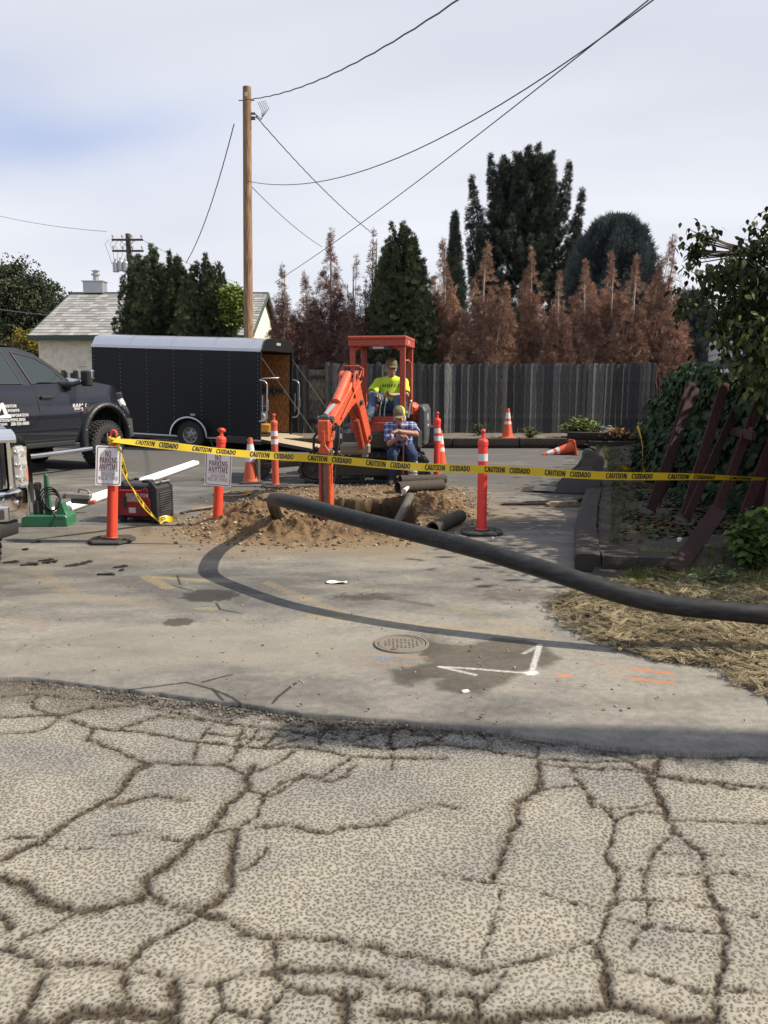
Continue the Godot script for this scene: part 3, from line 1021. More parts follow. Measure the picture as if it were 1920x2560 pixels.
# a column of sprays: list of [dx, top, radius, bottom] spires on one tree
func spired(called: String,label: String,cat: String,group: String,at: Vector3,spires: Array,count: int,size: float,spray: Mesh,m: Material,lo: Color,hi: Color,bark: Material,seed: int,ragged := 0.35,full := 0.7,pe := 1.6,px := 0.62) -> Node3D:
	var r := RandomNumberGenerator.new()
	r.seed = seed
	var f := fn(seed,1.3,2)
	var t := thing(called,label,cat,at,0.0,group)
	var where := []
	var tint := PackedColorArray()
	var wood := B.new()
	for s in spires:
		var top: float = s[1]
		var bot: float = s[3]
		var lean: float = s[4] if s.size() > 4 else 0.0
		var pts := []
		for k in 7:
			var q := k / 6.0
			pts.append(Vector3(s[0] * (0.35 + 0.65 * q) + lean * q + 0.05 * f.get_noise_1d(q * 9.0),lerpf(0.0,top * 0.97,q),0.06 * f.get_noise_1d(q * 9.0 + 30.0)))
		wood.tube(pts,[0.075,0.065,0.055,0.045,0.035,0.022,0.006],6)
		for k in int(14 * full):
			var q := r.randf_range(0.2,0.85)
			var a := r.randf() * TAU
			var p0: Vector3 = pts[int(q * 6)]
			var L: float = s[2] * r.randf_range(0.5,0.95) * (1.15 - q)
			wood.tube([p0,p0 + Vector3(cos(a) * L * 0.5,L * 0.55,sin(a) * L * 0.5),p0 + Vector3(cos(a) * L,L * 1.4,sin(a) * L)],[0.018,0.012,0.004],4,false)
		for k in int(count / spires.size()):
			var q := 1.0 - pow(r.randf(),0.85)
			q = clampf(q,0.0,1.0)
			var a := r.randf() * TAU
			var prof := pow(1.0 - pow(q,pe),px) * (0.72 + 0.28 * smoothstep(0.0,0.25,q))
			var R: float = s[2] * prof * (1.0 + ragged * 1.6 * f.get_noise_2d(cos(a) * 1.4 + q * 5.0,sin(a) * 1.4 + q * 3.0 + s[0]))
			if f.get_noise_3d(cos(a) * 1.3 + 9.0,q * 6.0,sin(a) * 1.3) > full * 0.6: continue
			var rr := R * (1.0 - 0.45 * pow(r.randf(),1.6))
			var y := lerpf(bot,top,q)
			var ax: float = s[0] * (0.35 + 0.65 * y / top) + lean * y / top
			var p := Vector3(ax + cos(a) * rr,y,sin(a) * rr)
			var up := Vector3(cos(a) * 0.75,0.9 + 0.5 * q,sin(a) * 0.75) + Vector3(r.randf_range(-0.5,0.5),r.randf_range(-0.3,0.3),r.randf_range(-0.5,0.5)) * (0.6 + ragged)
			var sz := size * r.randf_range(0.6,1.25) * (0.65 + 0.35 * (1.0 - q))
			where.append(Transform3D(toward(up,r.randf() * TAU).scaled(Vector3(sz,sz,sz)),p))
			var mixk := clampf(0.5 + 0.9 * f.get_noise_3d(p.x * 2.2,p.y * 2.2,p.z * 2.2) + r.randf_range(-0.25,0.25),0.0,1.0)
			tint.append(lo.lerp(hi,mixk))
	part("trunk",wood,bark,t)
	many("crown",spray,m,where,tint,t)
	return t
# a cedar made of upright plumes; shape 0 = living (rounded, dense), 1 = dead (ragged, open)
func plumed(called: String,label: String,group: String,at: Vector3,h: float,R: float,n: int,count: int,size: float,spray: Mesh,m: Material,lo: Color,hi: Color,bark: Material,seed: int,dead: bool,lean := 0.0) -> Node3D:
	var r := RandomNumberGenerator.new()
	r.seed = seed
	var t := thing(called,label,"tree",at,0.0,group)
	var where := []
	var tint := PackedColorArray()
	var wood := B.new()
	wood.tube([Vector3.ZERO,Vector3(lean * 0.4,h * 0.5,0),Vector3(lean,h * 0.96,0)],[0.08,0.05,0.01],6)
	for k in n:
		var a := k * 2.4 + r.randf()
		var q := sqrt((k + 0.3) / n)
		if k == 0: q = 0.0
		var top := h * (1.0 - 0.15 * pow(q,2.2)) * r.randf_range(0.90,1.0)
		if dead: top = h * (1.0 if k == 0 else lerpf(0.97,0.60,pow(q,1.2)) * r.randf_range(0.80,1.06))
		var pr := R * (0.44 if not dead else r.randf_range(0.32,0.54))
		var e := R - pr * 0.8
		var b0 := Vector3(cos(a) * q * e * 0.85,0.25,sin(a) * q * e * 0.85)
		var b1 := Vector3(cos(a) * q * e * 1.05,top * 0.55,sin(a) * q * e)
		var b2 := Vector3(cos(a) * q * e * (0.95 if not dead else 1.0 + 0.25 * r.randf()) + lean * top / h + (r.randf_range(-0.1,0.1) if dead else 0.0),top,sin(a) * q * e * 0.9)
		if dead: wood.tube([b0,b1,b2 + Vector3(0,0.1,0)],[0.028,0.018,0.004],5,false)
		for i in int(count / n):
			var s := 1.0 - pow(r.randf(),0.9)
			var c := b0.lerp(b1,s).lerp(b1.lerp(b2,s),s)
			var rad := pr * (1.0 - 0.94 * smoothstep(0.55 if not dead else 0.62,1.03,s)) * (0.75 + 0.25 * smoothstep(0.0,0.2,s))
			rad *= 1.0 + 0.45 * sin(s * 19.0 + k * 5.0) * (1.0 if dead else 0.35)
			var z := r.randf() * TAU
			var rr := rad * (0.35 + 0.65 * sqrt(r.randf()))
			var p := c + Vector3(cos(z) * rr,r.randf_range(-0.08,0.08),sin(z) * rr)
			var up := Vector3(cos(z) * 0.6,0.95,sin(z) * 0.6) + Vector3(r.randfn(),r.randfn(),r.randfn()) * (0.35 if dead else 0.22)
			var sz := size * r.randf_range(0.6,1.25) * (1.0 - 0.35 * s)
			where.append(Transform3D(toward(up,r.randf() * TAU).scaled(Vector3(sz,sz,sz)),p))
			tint.append(lo.lerp(hi,clampf(0.42 + 0.28 * sin(k * 3.7) + r.randf_range(-0.35,0.35),0.0,1.0)))
	part("trunk",wood,bark,t)
	many("crown",spray,m,where,tint,t)
	return t
func gx(u: float,d: float) -> float:
	return (u - 829.5) / 1703.0 * (d * 0.986 + 0.2)
func gy(v: float,d: float) -> float:
	return 1.6 + d * tan(atan((1106.0 - v) / 1703.0) - 0.16808)
func trees() -> void:
	var fan := spray_mesh(3,11,0.95,0.055)
	var thin := spray_mesh(4,10,1.15,0.036,0.6)
	var needle := spray_mesh(5,13,1.25,0.040,0.5)
	var green := leafy("cedar green",Color(1,1,1),0.12)
	var rust := leafy("dead cedar",Color(1,1,1),0.16)
	var bark := mat("cedar bark",Color(0.13,0.095,0.07),0.95)
	var pale := mat("dead cedar bark",Color(0.30,0.25,0.21),0.95)
	var g1 := Color(0.034,0.045,0.026)
	var g2 := Color(0.105,0.128,0.066)
	var lefts := [[318,532,43,0],[352,530,34,1.0],[392,536,36,0.4],[452,535,55,-0.4]]
	var lab := ["dark green cedar at the left end of the clump behind the trailer","slim tall green cedar, second from the left behind the trailer","green cedar with a narrow tip, third in the clump behind the trailer","broadest green cedar of the clump, beside the wooden utility pole"]
	for k in 4:
		var q: Array = lefts[k]
		var d: float = 24.0 + q[3]
		var h := gy(q[1],d)
		plumed("cedar_tree",lab[k],"green cedars behind the trailer",w3(gx(q[0],d),0,d),h,q[2] * d / 1703.0 * 1.38,15,8500,0.25,fan,green,g1,g2,bark,60 + k,false)
	var hb := gy(465.0,22.0)
	plumed("cedar_tree","tall healthy green cedar standing among the dead brown ones above the excavator","",w3(gx(868,22.0),0,22.0),hb,0.98,21,14000,0.25,fan,green,g1,g2,bark,71,false)
	var b1 := Color(0.18,0.108,0.08)
	var b2 := Color(0.52,0.325,0.235)
	var c1 := Color(0.135,0.080,0.067)
	var c2 := Color(0.34,0.205,0.16)
	var rows := [
		[612,572,26,1700,"slim dead brown cedar at the left end of the row, beside the cream gable",true,0.12],
		[668,590,34,1700,"low dead cedar with a ragged top behind the trailer's open rear",true,0.0],
		[716,503,44,2600,"tall dark red-brown dead cedar with a spindly tip left of the excavator canopy",true,0.05],
		[765,560,22,1000,"thin half-bare dead cedar above the excavator boom",true,0.0],
		[803,497,22,1000,"tall thin nearly bare dead cedar touching the green cedar's left side",true,0.15],
		[960,517,40,2600,"dead orange-brown cedar just right of the tall green cedar",false,-0.05],
		[1033,524,46,2900,"full dead orange-brown cedar below the small dark spire",false,0.1],
		[1090,620,34,1700,"short dead cedar between two taller ones below the big spruce",false,0.0],
		[1142,543,32,2000,"dead brown cedar with a bare pale branch below the big spruce",false,-0.05],
		[1196,593,26,1400,"short slim dead cedar right of the one with a bare pale branch",false,0.0],
		[1258,565,36,2200,"dead cedar with a bushy flat top in front of the blue spruce",false,-0.12],
		[1306,548,34,2200,"dead brown cedar in the middle of the blue spruce",false,0.05],
		[1350,553,34,2200,"dead cedar with two tips below the blue spruce's crown",false,0.1],
		[1402,512,44,2700,"tall dead cedar leaning right with bare grey stems showing",false,0.45],
		[1436,640,40,1900,"low dead cedar at the right end of the grey fence",false,0.2],
	]
	for k in rows.size():
		var q: Array = rows[k]
		var d := 21.9 + 0.35 * ((k * 7) % 3)
		var h := gy(q[1],d)
		var R: float = q[2] * d / 1703.0
		var dk: bool = q[5]
		plumed("dead_cedar",q[4],"dead cedars behind the grey fence",w3(gx(q[0],d),0,d),h,R * 1.55,12,int(q[3] * 2.4),0.25,thin,rust,c1 if dk else b1,c2 if dk else b2,pale,80 + k,true,q[6])
	var sp := leafy("spruce needles",Color(1,1,1),0.10)
	var d := 38.0
	var x0 := gx(1118,d)
	var t := thing("spruce_tree","tallest dark spruce with many upswept pointed tops above the dead cedars","tree",w3(x0,0,d))
	var r := RandomNumberGenerator.new()
	r.seed = 9
	var where := []
	var tint := PackedColorArray()
	var wood := B.new()
	wood.tube([Vector3(0,0,0),Vector3(0.1,5,0),Vector3(0,gy(330,d),0)],[0.3,0.2,0.03],8)
	var tips := [[1126,318,0],[1102,345,0.8],[1077,338,-0.6],[1046,340,0.4],[1012,371,-0.4],[1209,350,0.2],[1187,346,-0.7],[1160,350,0.9],[1236,415,0.3],[1000,455,0.5],[1242,455,-0.5],[1020,500,0.9],[1228,520,0.8],[1150,400,-1.2],[1070,420,-1.2],[1010,560,0.2],[1230,590,-0.2],[1180,470,-1.4],[1040,480,-1.4],[1118,430,-1.6]]
	for q in tips:
		var tip := Vector3(gx(q[0],d) - x0,gy(q[1],d),q[2] * 1.3)
		var side := tip.x
		var base := Vector3(side * 0.18,tip.y - 2.6 - absf(side) * 1.15,q[2] * 0.3)
		var ctl := Vector3(side * 0.85,lerpf(base.y,tip.y,0.35),q[2])
		var pts := []
		for k in 7:
			var s := k / 6.0
			pts.append(base.lerp(ctl,s).lerp(ctl.lerp(tip,s),s))
		wood.tube(pts,[0.08,0.07,0.06,0.05,0.04,0.03,0.01],5,false)
		for k in 460:
			var s := 1.0 - 0.68 * pow(r.randf(),0.85)
			var p := base.lerp(ctl,s).lerp(ctl.lerp(tip,s),s)
			var rad := 0.66 * pow(1.0 - s,0.9) + 0.03
			var a := r.randf() * TAU
			var rr := rad * sqrt(r.randf())
			p += Vector3(cos(a) * rr,r.randf_range(-0.25,0.1) - rr * 0.25,sin(a) * rr)
			var sz := r.randf_range(0.24,0.44) * (0.7 + 0.3 * (1.0 - s))
			where.append(Transform3D(toward(Vector3(cos(a),0.35 + s * 0.8 + r.randf_range(-0.5,0.3),sin(a)),r.randf() * TAU).scaled(Vector3(sz,sz,sz)),p))
			tint.append(Color(0.036,0.050,0.042).lerp(Color(0.115,0.14,0.108),pow(r.randf(),1.4) * (0.4 + 0.6 * s)))
	for k in 170:
		var y0 := lerpf(2.2,gy(360,d),pow(r.randf(),0.8))
		var a := r.randf() * TAU
		var L := lerpf(3.7,1.0,y0 / gy(330,d)) * r.randf_range(0.75,1.1)
		var p0 := Vector3(0.1,y0,0)
		var p1 := p0 + Vector3(cos(a) * L * 0.6,L * 0.10,sin(a) * L * 0.6)
		var p2 := p0 + Vector3(cos(a) * L,L * 0.55,sin(a) * L)
		wood.tube([p0,p1,p2],[0.03,0.02,0.006],4,false)
		for i in 74:
			var s := r.randf_range(0.15,1.04)
			var p := p0.lerp(p1,s).lerp(p1.lerp(p2,s),s) + Vector3(r.randfn() * 0.15,r.randf_range(-0.28,0.05),r.randfn() * 0.15) * (1.15 - 0.85 * s)
			var sz := r.randf_range(0.22,0.40) * (1.15 - 0.5 * s)
			where.append(Transform3D(toward(Vector3(cos(a),0.4 + s,sin(a)) + Vector3(r.randfn(),r.randfn(),r.randfn()) * 0.5,r.randf() * TAU).scaled(Vector3(sz,sz,sz)),p))
			tint.append(Color(0.036,0.050,0.042).lerp(Color(0.12,0.146,0.112),pow(r.randf(),1.4)))
	part("trunk",wood,bark,t)
	many("crown",needle,sp,where,tint,t)
	spired("spruce_tree","small dark pointed spruce left of the tallest one","tree","",w3(gx(977,36.0),0,36.0),[[0.0,gy(463,36.0),0.75,0.5]],2600,0.42,needle,sp,Color(0.034,0.048,0.040),Color(0.10,0.12,0.09),bark,131,0.5,1.3,1.2,0.9)
	spruce_dome("blue_spruce","round-topped blue-grey spruce right of the tallest dark spruce",gx(1312,34.0),34.0,gy(472,34.0),112.0 * 34.0 / 1703.0,needle,8200,17,bark)
	spruce_dome("blue_spruce","blue-grey spruce hanging behind the right end of the grey fence",gx(1478,25.0),25.0,gy(640,25.0),50.0 * 25.0 / 1703.0,needle,3000,18,bark)
	var lf := leaf_mesh(9,3,0.42)
	var lm := leafy("leaves",Color(1,1,1),0.30)
	broad("leafy_tree","dark round leafy tree at the left edge behind the cream house",gx(52,42.0),42.0,[[0,0.0,1.0],[-0.5,-0.25,0.8],[0.55,-0.2,0.75],[0.1,-0.45,0.9],[0.75,-0.55,0.45],[-0.2,0.25,0.6]],gy(567,42.0),2.05,5200,0.34,lf,lm,Color(0.028,0.036,0.022),Color(0.082,0.098,0.055),bark,21)
	broad("yellow_shrub","yellowing shrub below the dark leafy tree left of the cream house",gx(70,34.0),34.0,[[0,0,1.0],[0.5,-0.3,0.7]],gy(715,34.0),0.7,700,0.22,lf,lm,Color(0.08,0.075,0.02),Color(0.26,0.20,0.04),bark,22)
	broad("bare_thicket","tangle of bare twigs and leaves below the dark leafy tree",gx(35,33.0),33.0,[[0,0,1.0],[-1.0,-0.1,0.9],[1.0,-0.3,0.8]],gy(735,33.0),0.9,900,0.2,lf,lm,Color(0.03,0.03,0.02),Color(0.10,0.085,0.05),pale,23)
	broad("lime_shrub","bright green leafy shrub between the cedar clump and the utility pole",gx(510,23.2),23.2,[[0,0,1.0],[0.1,-0.7,0.9],[-0.2,-1.3,0.9]],gy(622,23.2),0.36,900,0.20,lf,lm,Color(0.06,0.09,0.02),Color(0.20,0.27,0.06),bark,24)
	broad("leafy_tree","light green tree seen behind the carport on the right",gx(1525,34.0),34.0,[[0,0,1.0],[0.6,-0.3,0.7],[-0.3,-0.7,0.8],[0.2,-1.0,0.8]],gy(690,34.0),0.95,2000,0.26,lf,lm,Color(0.07,0.10,0.02),Color(0.24,0.30,0.07),bark,25)
	broad("leafy_tree","yellow autumn tree far behind the carport roof",gx(1590,50.0),50.0,[[0,0,1.0],[-0.8,-0.2,0.7],[0.8,-0.1,0.8]],gy(738,50.0),1.2,1400,0.36,lf,lm,Color(0.16,0.12,0.03),Color(0.38,0.28,0.08),bark,26)
	broad("leafy_tree","dark far tree right of the cedar row",gx(1640,45.0),45.0,[[0,0,1.0],[0.8,-0.2,1.0]],gy(660,45.0),1.7,2000,0.36,lf,lm,Color(0.02,0.03,0.015),Color(0.07,0.09,0.04),bark,27)
	near_tree()
func spruce_dome(called: String,label: String,x: float,d: float,top: float,R: float,needle: Mesh,count: int,seed: int,bark: Material) -> void:
	var r := RandomNumberGenerator.new()
	r.seed = seed
	var f := fn(seed,1.0,2)
	var t := thing(called,label,"tree",w3(x,0,d))
	var wood := B.new()
	wood.tube([Vector3.ZERO,Vector3(0,top * 0.9,0)],[0.18,0.04],7)
	part("trunk",wood,bark,t)
	var where := []
	var tint := PackedColorArray()
	for k in count:
		var y := pow(r.randf(),0.8)
		var a := r.randf() * TAU
		var prof := sqrt(maxf(0.0,1.0 - pow(y,2.6)))
		var lump := f.get_noise_3d(cos(a) * 2.0,y * 4.0,sin(a) * 2.0)
		var R2 := R * prof * (1.0 + 0.30 * lump)
		var rr := R2 * (1.0 - 0.5 * pow(r.randf(),2.0))
		var p := Vector3(cos(a) * rr,0.6 + (top - 0.7) * y + 0.3 * lump,sin(a) * rr)
		var sz := r.randf_range(0.26,0.46)
		where.append(Transform3D(toward(Vector3(cos(a),0.5 + y + r.randf_range(-0.5,0.5),sin(a)),r.randf() * TAU).scaled(Vector3(sz,sz,sz)),p))
		tint.append(Color(0.040,0.055,0.056).lerp(Color(0.125,0.15,0.148),clampf(0.35 + lump * 1.2 + r.randf_range(-0.2,0.3),0.0,1.0)))
	many("crown",needle,M["spruce needles"],where,tint,t)
func broad(called: String,label: String,x: float,d: float,lobes: Array,top: float,R: float,count: int,size: float,leaf: Mesh,m: Material,lo: Color,hi: Color,bark: Material,seed: int) -> void:
	var r := RandomNumberGenerator.new()
	r.seed = seed
	var f := fn(seed,1.6 / R,3)
	var t := thing(called,label,"tree" if called.ends_with("tree") else "shrub",w3(x,0,d))
	var wood := B.new()
	var c0 := top - R
	wood.tube([Vector3.ZERO,Vector3(0.05,c0 * 0.5,0),Vector3(0,c0,0)],[0.09 * R,0.07 * R,0.05 * R],7)
	var where := []
	var tint := PackedColorArray()
	for lb in lobes:
		var c := Vector3(lb[0] * R,c0 + lb[1] * R,r.randf_range(-0.3,0.3) * R)
		var rad: float = lb[2] * R
		for k in 7:
			var q := c + Vector3(r.randf_range(-1,1),r.randf_range(-0.2,1),r.randf_range(-1,1)) * rad * 0.7
			wood.tube([Vector3(0,c0 * 0.75,0),(Vector3(0,c0,0) + q) * 0.5,q],[0.035 * R,0.022 * R,0.006 * R],5,false)
		for k in int(count / lobes.size()):
			var v := Vector3(r.randfn(),r.randfn(),r.randfn()).normalized()
			var p := c + v * rad * (0.45 + 0.58 * sqrt(r.randf())) * (1.0 + 0.5 * f.get_noise_3d(v.x * R * 1.5 + c.x,v.y * R * 1.5,v.z * R * 1.5))
			if f.get_noise_3d(p.x * 2.2,p.y * 2.2,p.z * 2.2) < -0.28 or p.y < 0.1: continue
			var sz := size * r.randf_range(0.7,1.3)
			where.append(Transform3D(Basis.from_euler(Vector3(r.randf() * TAU,r.randf() * TAU,r.randf() * TAU)).scaled(Vector3(sz,sz,sz)),p))
			tint.append(lo.lerp(hi,clampf(0.45 + 0.8 * f.get_noise_3d(p.x,p.y,p.z) + r.randf_range(-0.3,0.3),0.0,1.0)))
	part("trunk",wood,bark,t)
	many("crown",leaf,m,where,tint,t)
# the tree whose boughs reach in from the right, close by
func near_tree() -> void:
	var r := RandomNumberGenerator.new()
	r.seed = 44
	var t := thing("lilac_tree","near tree with drooping pointed leaves reaching in from the right edge","tree",w3(5.3,0.0,8.4))
	var wood := B.new()
	var one := B.new()
	for k in 1:
		var g := []
		for i in 5:
			var q := i / 4.0
			var w := 0.30 * sin(PI * pow(q,0.75)) + 0.002
			var y := -0.22 * q * q
			g.append([Vector3(-w,y + 0.06 * w,q),Vector3(0,y,q),Vector3(w,y + 0.06 * w,q)])
		one.grid(g)
	var leaf := one.mesh()
	var where := []
	var tint := PackedColorArray()
	var o := Vector3(5.3,0.0,-8.4)
	wood.tube([Vector3(0.1,0,0),Vector3(0,1.0,0.1),Vector3(-0.1,2.0,0),Vector3(-0.1,3.0,0.1)],[0.11,0.1,0.085,0.05],8)
	var ends := [[1600,690,8.0,130,0.34],[1560,640,8.2,130,0.32],[1540,590,8.4,110,0.26],[1600,570,8.2,130,0.30],[1640,620,7.9,150,0.34],[1640,520,8.0,110,0.28],[1655,460,8.0,80,0.22],[1490,515,8.8,60,0.17],[1478,550,8.8,50,0.18],[1505,610,8.6,80,0.26],[1540,660,8.4,90,0.26],[1500,660,8.5,60,0.24],[1580,720,7.9,70,0.22],[1640,740,7.6,110,0.26],[1640,790,7.5,110,0.24],[1600,800,7.7,60,0.2],[1690,560,8.0,150,0.4],[1700,680,7.8,170,0.4],[1620,760,7.8,60,0.2],[1640,850,7.4,60,0.16],[1620,820,7.5,60,0.16],[1655,700,7.8,120,0.3],[1590,750,8.2,90,0.25],[1560,700,8.4,80,0.25],[1750,600,8.6,200,0.6],[1780,480,8.6,200,0.6],[1800,720,8.2,200,0.5]]
	for e in ends:
		var q := w3(gx(e[0],e[2]),gy(e[1],e[2]),e[2]) - o
		var s := Vector3(-0.1,1.6 + r.randf() * 1.2,0.0)
		var mid := (s + q) * 0.5 + Vector3(0.1,r.randf_range(-0.05,0.25),r.randf_range(-0.2,0.2))
		wood.tube([s,(s + mid) * 0.5 + Vector3(0,0.06,0),mid,(mid + q) * 0.5 + Vector3(0,0.05,0),q],[0.035,0.028,0.02,0.012,0.005],6,false)
		for k in 8:
			var a: Vector3 = Vector3(r.randfn(),r.randfn() * 0.8,r.randfn()) * e[4] * 0.8
			wood.tube([(mid + q) * 0.5,q + a * 0.5,q + a],[0.009,0.006,0.002],4,false)
			for i in int(e[3] / 8.0 * 1.5):
				var p: Vector3 = (q + a * r.randf_range(0.2,1.1)) + Vector3(r.randfn(),r.randfn(),r.randfn()) * 0.055
				var sz := r.randf_range(0.055,0.10)
				var yaw := r.randf() * TAU
				where.append(Transform3D(Basis.from_euler(Vector3(r.randf_range(0.35,1.35),yaw,r.randf_range(-0.5,0.5))).scaled(Vector3(sz,sz,sz)),p))
				tint.append(Color(0.020,0.030,0.014).lerp(Color(0.075,0.10,0.035),pow(r.randf(),1.6)) if e[1] < 700 or r.randf() < 0.6 else Color(0.10,0.15,0.04))
	for k in 11000:  # leaf masses mostly beyond the view, added to cast shade over the yard
		var c: Vector3 = [Vector3(-0.2,2.4,2.1),Vector3(0.1,1.9,2.5),Vector3(-0.2,2.6,1.2),Vector3(1.0,2.3,1.7),Vector3(1.7,2.8,2.3),Vector3(0.9,2.5,0.6),Vector3(1.4,3.0,-1.2),Vector3(0.9,2.2,-2.6),Vector3(1.6,2.6,1.9),Vector3(1.9,3.4,0.2),Vector3(1.2,2.4,-4.0)][k % 11]
		var p := c + Vector3(r.randfn(),r.randfn() * 0.7,r.randfn()) * 0.55
		if p.y < 0.9: continue
		var sz := r.randf_range(0.09,0.17)
		where.append(Transform3D(Basis.from_euler(Vector3(r.randf_range(0.0,1.2),r.randf() * TAU,r.randf_range(-0.5,0.5))).scaled(Vector3(sz,sz,sz)),p))
		tint.append(Color(0.025,0.036,0.016).lerp(Color(0.075,0.10,0.035),r.randf()))
	part("trunk",wood,mat("lilac bark",Color(0.09,0.07,0.055),0.95),t)
	many("crown",leaf,leafy("lilac leaves",Color(1,1,1),0.35),where,tint,t)
# ---------------------------------------------------------------- fences, houses, poles
func materials() -> void:
	var wood := ntex(51,0.02,4,Color(0.26,0.26,0.26),Color(1,1,1),512,0,0.25,0.8)
	var tones := [Color(0.085,0.085,0.084),Color(0.135,0.134,0.131),Color(0.22,0.218,0.213),Color(0.36,0.355,0.345),Color(0.058,0.058,0.057),Color(0.155,0.150,0.143)]
	for k in tones.size():
		grain(mat("grey fence %d" % k,tones[k],0.92),wood,Vector3(9.0,0.45,9.0),0.25)
	for k in 3:
		grain(mat("red fence %d" % k,[Color(0.085,0.022,0.019),Color(0.055,0.017,0.015),Color(0.11,0.034,0.028)][k],0.85),wood,Vector3(9.0,0.6,9.0),0.2)
	grain(mat("raw wood",Color(0.42,0.32,0.21),0.9),wood,Vector3(9.0,0.8,9.0),0.2)
	grain(mat("old timber",Color(0.070,0.060,0.049),0.95),wood,Vector3(0.7,9.0,9.0),0.8)
	grain(mat("old timber dark",Color(0.050,0.040,0.032),0.95),wood,Vector3(0.7,9.0,9.0),0.8)
	grain(mat("pole wood",Color(0.36,0.225,0.135),0.9),ntex(52,0.02,4,Color(0.36,0.33,0.31),Color(1,1,1),512,0,0.25,0.75),Vector3(3.5,0.16,3.5),0.3)
	grain(mat("cream stucco",Color(0.80,0.745,0.61),0.95),ntex(53,0.012,4,Color(0.84,0.83,0.80),Color(1,1,1),512,0,0.2,0.6),Vector3(0.5,0.5,0.5),0.3)
	mat("white siding",Color(0.60,0.61,0.63),0.7)
	grain(mat("teal trim",Color(0.075,0.125,0.11),0.7),wood,Vector3(0.6,5.0,5.0))
	mat("shingles",Color(1,1,1),0.95,0.0,true)
	mat("galvanised",Color(0.42,0.43,0.44),0.45,0.85)
	mat("steel dark",Color(0.10,0.10,0.10),0.55,0.6)
	mat("black rubber",Color(0.022,0.022,0.023),0.85)
	mat("black plastic",Color(0.028,0.028,0.030),0.55)
	mat("chrome",Color(0.80,0.80,0.81),0.08,1.0)
	mat("cable",Color(0.10,0.10,0.11),0.6)
	mat("porcelain",Color(0.45,0.44,0.44),0.3)
func board(w: float,h: float,t: float,ear := 0.03,cup := 0.006) -> B:
	var b := B.new()
	var n := 6
	var g := []
	for i in n + 1:
		var e := -1.0 + 2.0 * i / n
		var x := e * w / 2
		var z := t / 2 + cup * (e * e - 0.5)
		var top := h - maxf(0.0,absf(x) - (w / 2 - ear))
		g.append([Vector3(x,0,z),Vector3(x,top,z)])
	b.grid(g,true)
	for i in n:
		b.quad(g[i][1],g[i + 1][1],g[i + 1][1] - Vector3(0,0,t),g[i][1] - Vector3(0,0,t))
	b.quad(Vector3(w / 2,0,-t / 2),Vector3(-w / 2,0,-t / 2),Vector3(-w / 2,h - ear,-t / 2),Vector3(w / 2,h - ear,-t / 2))
	for q in [0,n]:
		var p: Vector3 = g[q][0]
		var r: Vector3 = g[q][1]
		var d := Vector3(0,0,t)
		if q == 0: b.quad(p - d,p,r,r - d)
		else: b.quad(p,p - d,r - d,r)
	return b
func fences() -> void:
	var f := thing("board_fence","tall weathered grey board fence behind the excavator and planting bed","fence",w3(0,0.18,20.4))
	var shapes := []
	for k in 5:
		shapes.append(board([0.142,0.138,0.145,0.14,0.136][k],[1.80,1.77,1.83,1.79,1.81][k],0.019,[0.03,0.025,0.035,0.03,0.02][k],[0.011,0.006,-0.005,0.013,0.009][k]).mesh())
	var x := -4.6
	var k := 0
	while x < 7.0:
		var skipped := x > -1.95 and x < -1.55
		if not skipped:
			var o := part("board",shapes[rng.randi() % 5],M["grey fence %d" % [0,1,0,2,4,5,1,0,3,4,1,2][rng.randi() % 12]],f)
			if x < -1.9: o.material_override = M["grey fence %d" % [4,0][k % 2]]
			o.position = Vector3(x,rng.randf_range(-0.03,0.015),0.006 * (k % 2))
			o.rotation = Vector3(rng.randf_range(-0.008,0.008),rng.randf_range(-0.10,0.10),rng.randf_range(-0.008,0.008))
		x += rng.randf_range(0.140,0.150)
		k += 1
	for y in [0.35,1.45]:
		var b := B.new()
		b.box(Vector3(1.2,y,-0.045),Vector3(11.7,0.085,0.038),0.004)
		part("rail",b,M["grey fence 4"],f)
	for q in 6:
		var b := B.new()
		b.box(Vector3(-4.5 + q * 2.28,0.85,-0.115),Vector3(0.09,1.75,0.09),0.005)
		part("post",b,M["grey fence 4"],f)
	var pb := B.new()
	pb.box(Vector3(0,0.82,0),Vector3(0.5,1.66,0.02),0.003)
	pb.tf = Transform3D(Basis(),Vector3(0,0,0))
	var pn := solo("plywood_panel",pb,grain(mat("plywood",Color(0.20,0.175,0.145),0.9),M["grey fence 0"].albedo_texture,Vector3(3,0.5,3)),"pale plywood panel filling a gap in the grey fence","panel")
	pn.position = w3(-1.75,0.16,20.52)
	var pf := thing("picket_fence","short dark broken picket fence below the cream house wall","fence",w3(gx(175,23.0),0,23.0))
	for i in 14:
		var o := part("picket",shapes[i % 5],M["grey fence %d" % [4,0,1][i % 3]],pf)
		o.position = Vector3(-1.1 + i * 0.157,rng.randf_range(-0.12,0.05),0)
		o.rotation.z = rng.randf_range(-0.04,0.04)
	var rb := B.new()
	rb.box(Vector3(0,1.3,-0.03),Vector3(2.4,0.085,0.035),0.003)
	part("rail",rb,M["grey fence 4"],pf)
	red_fence()
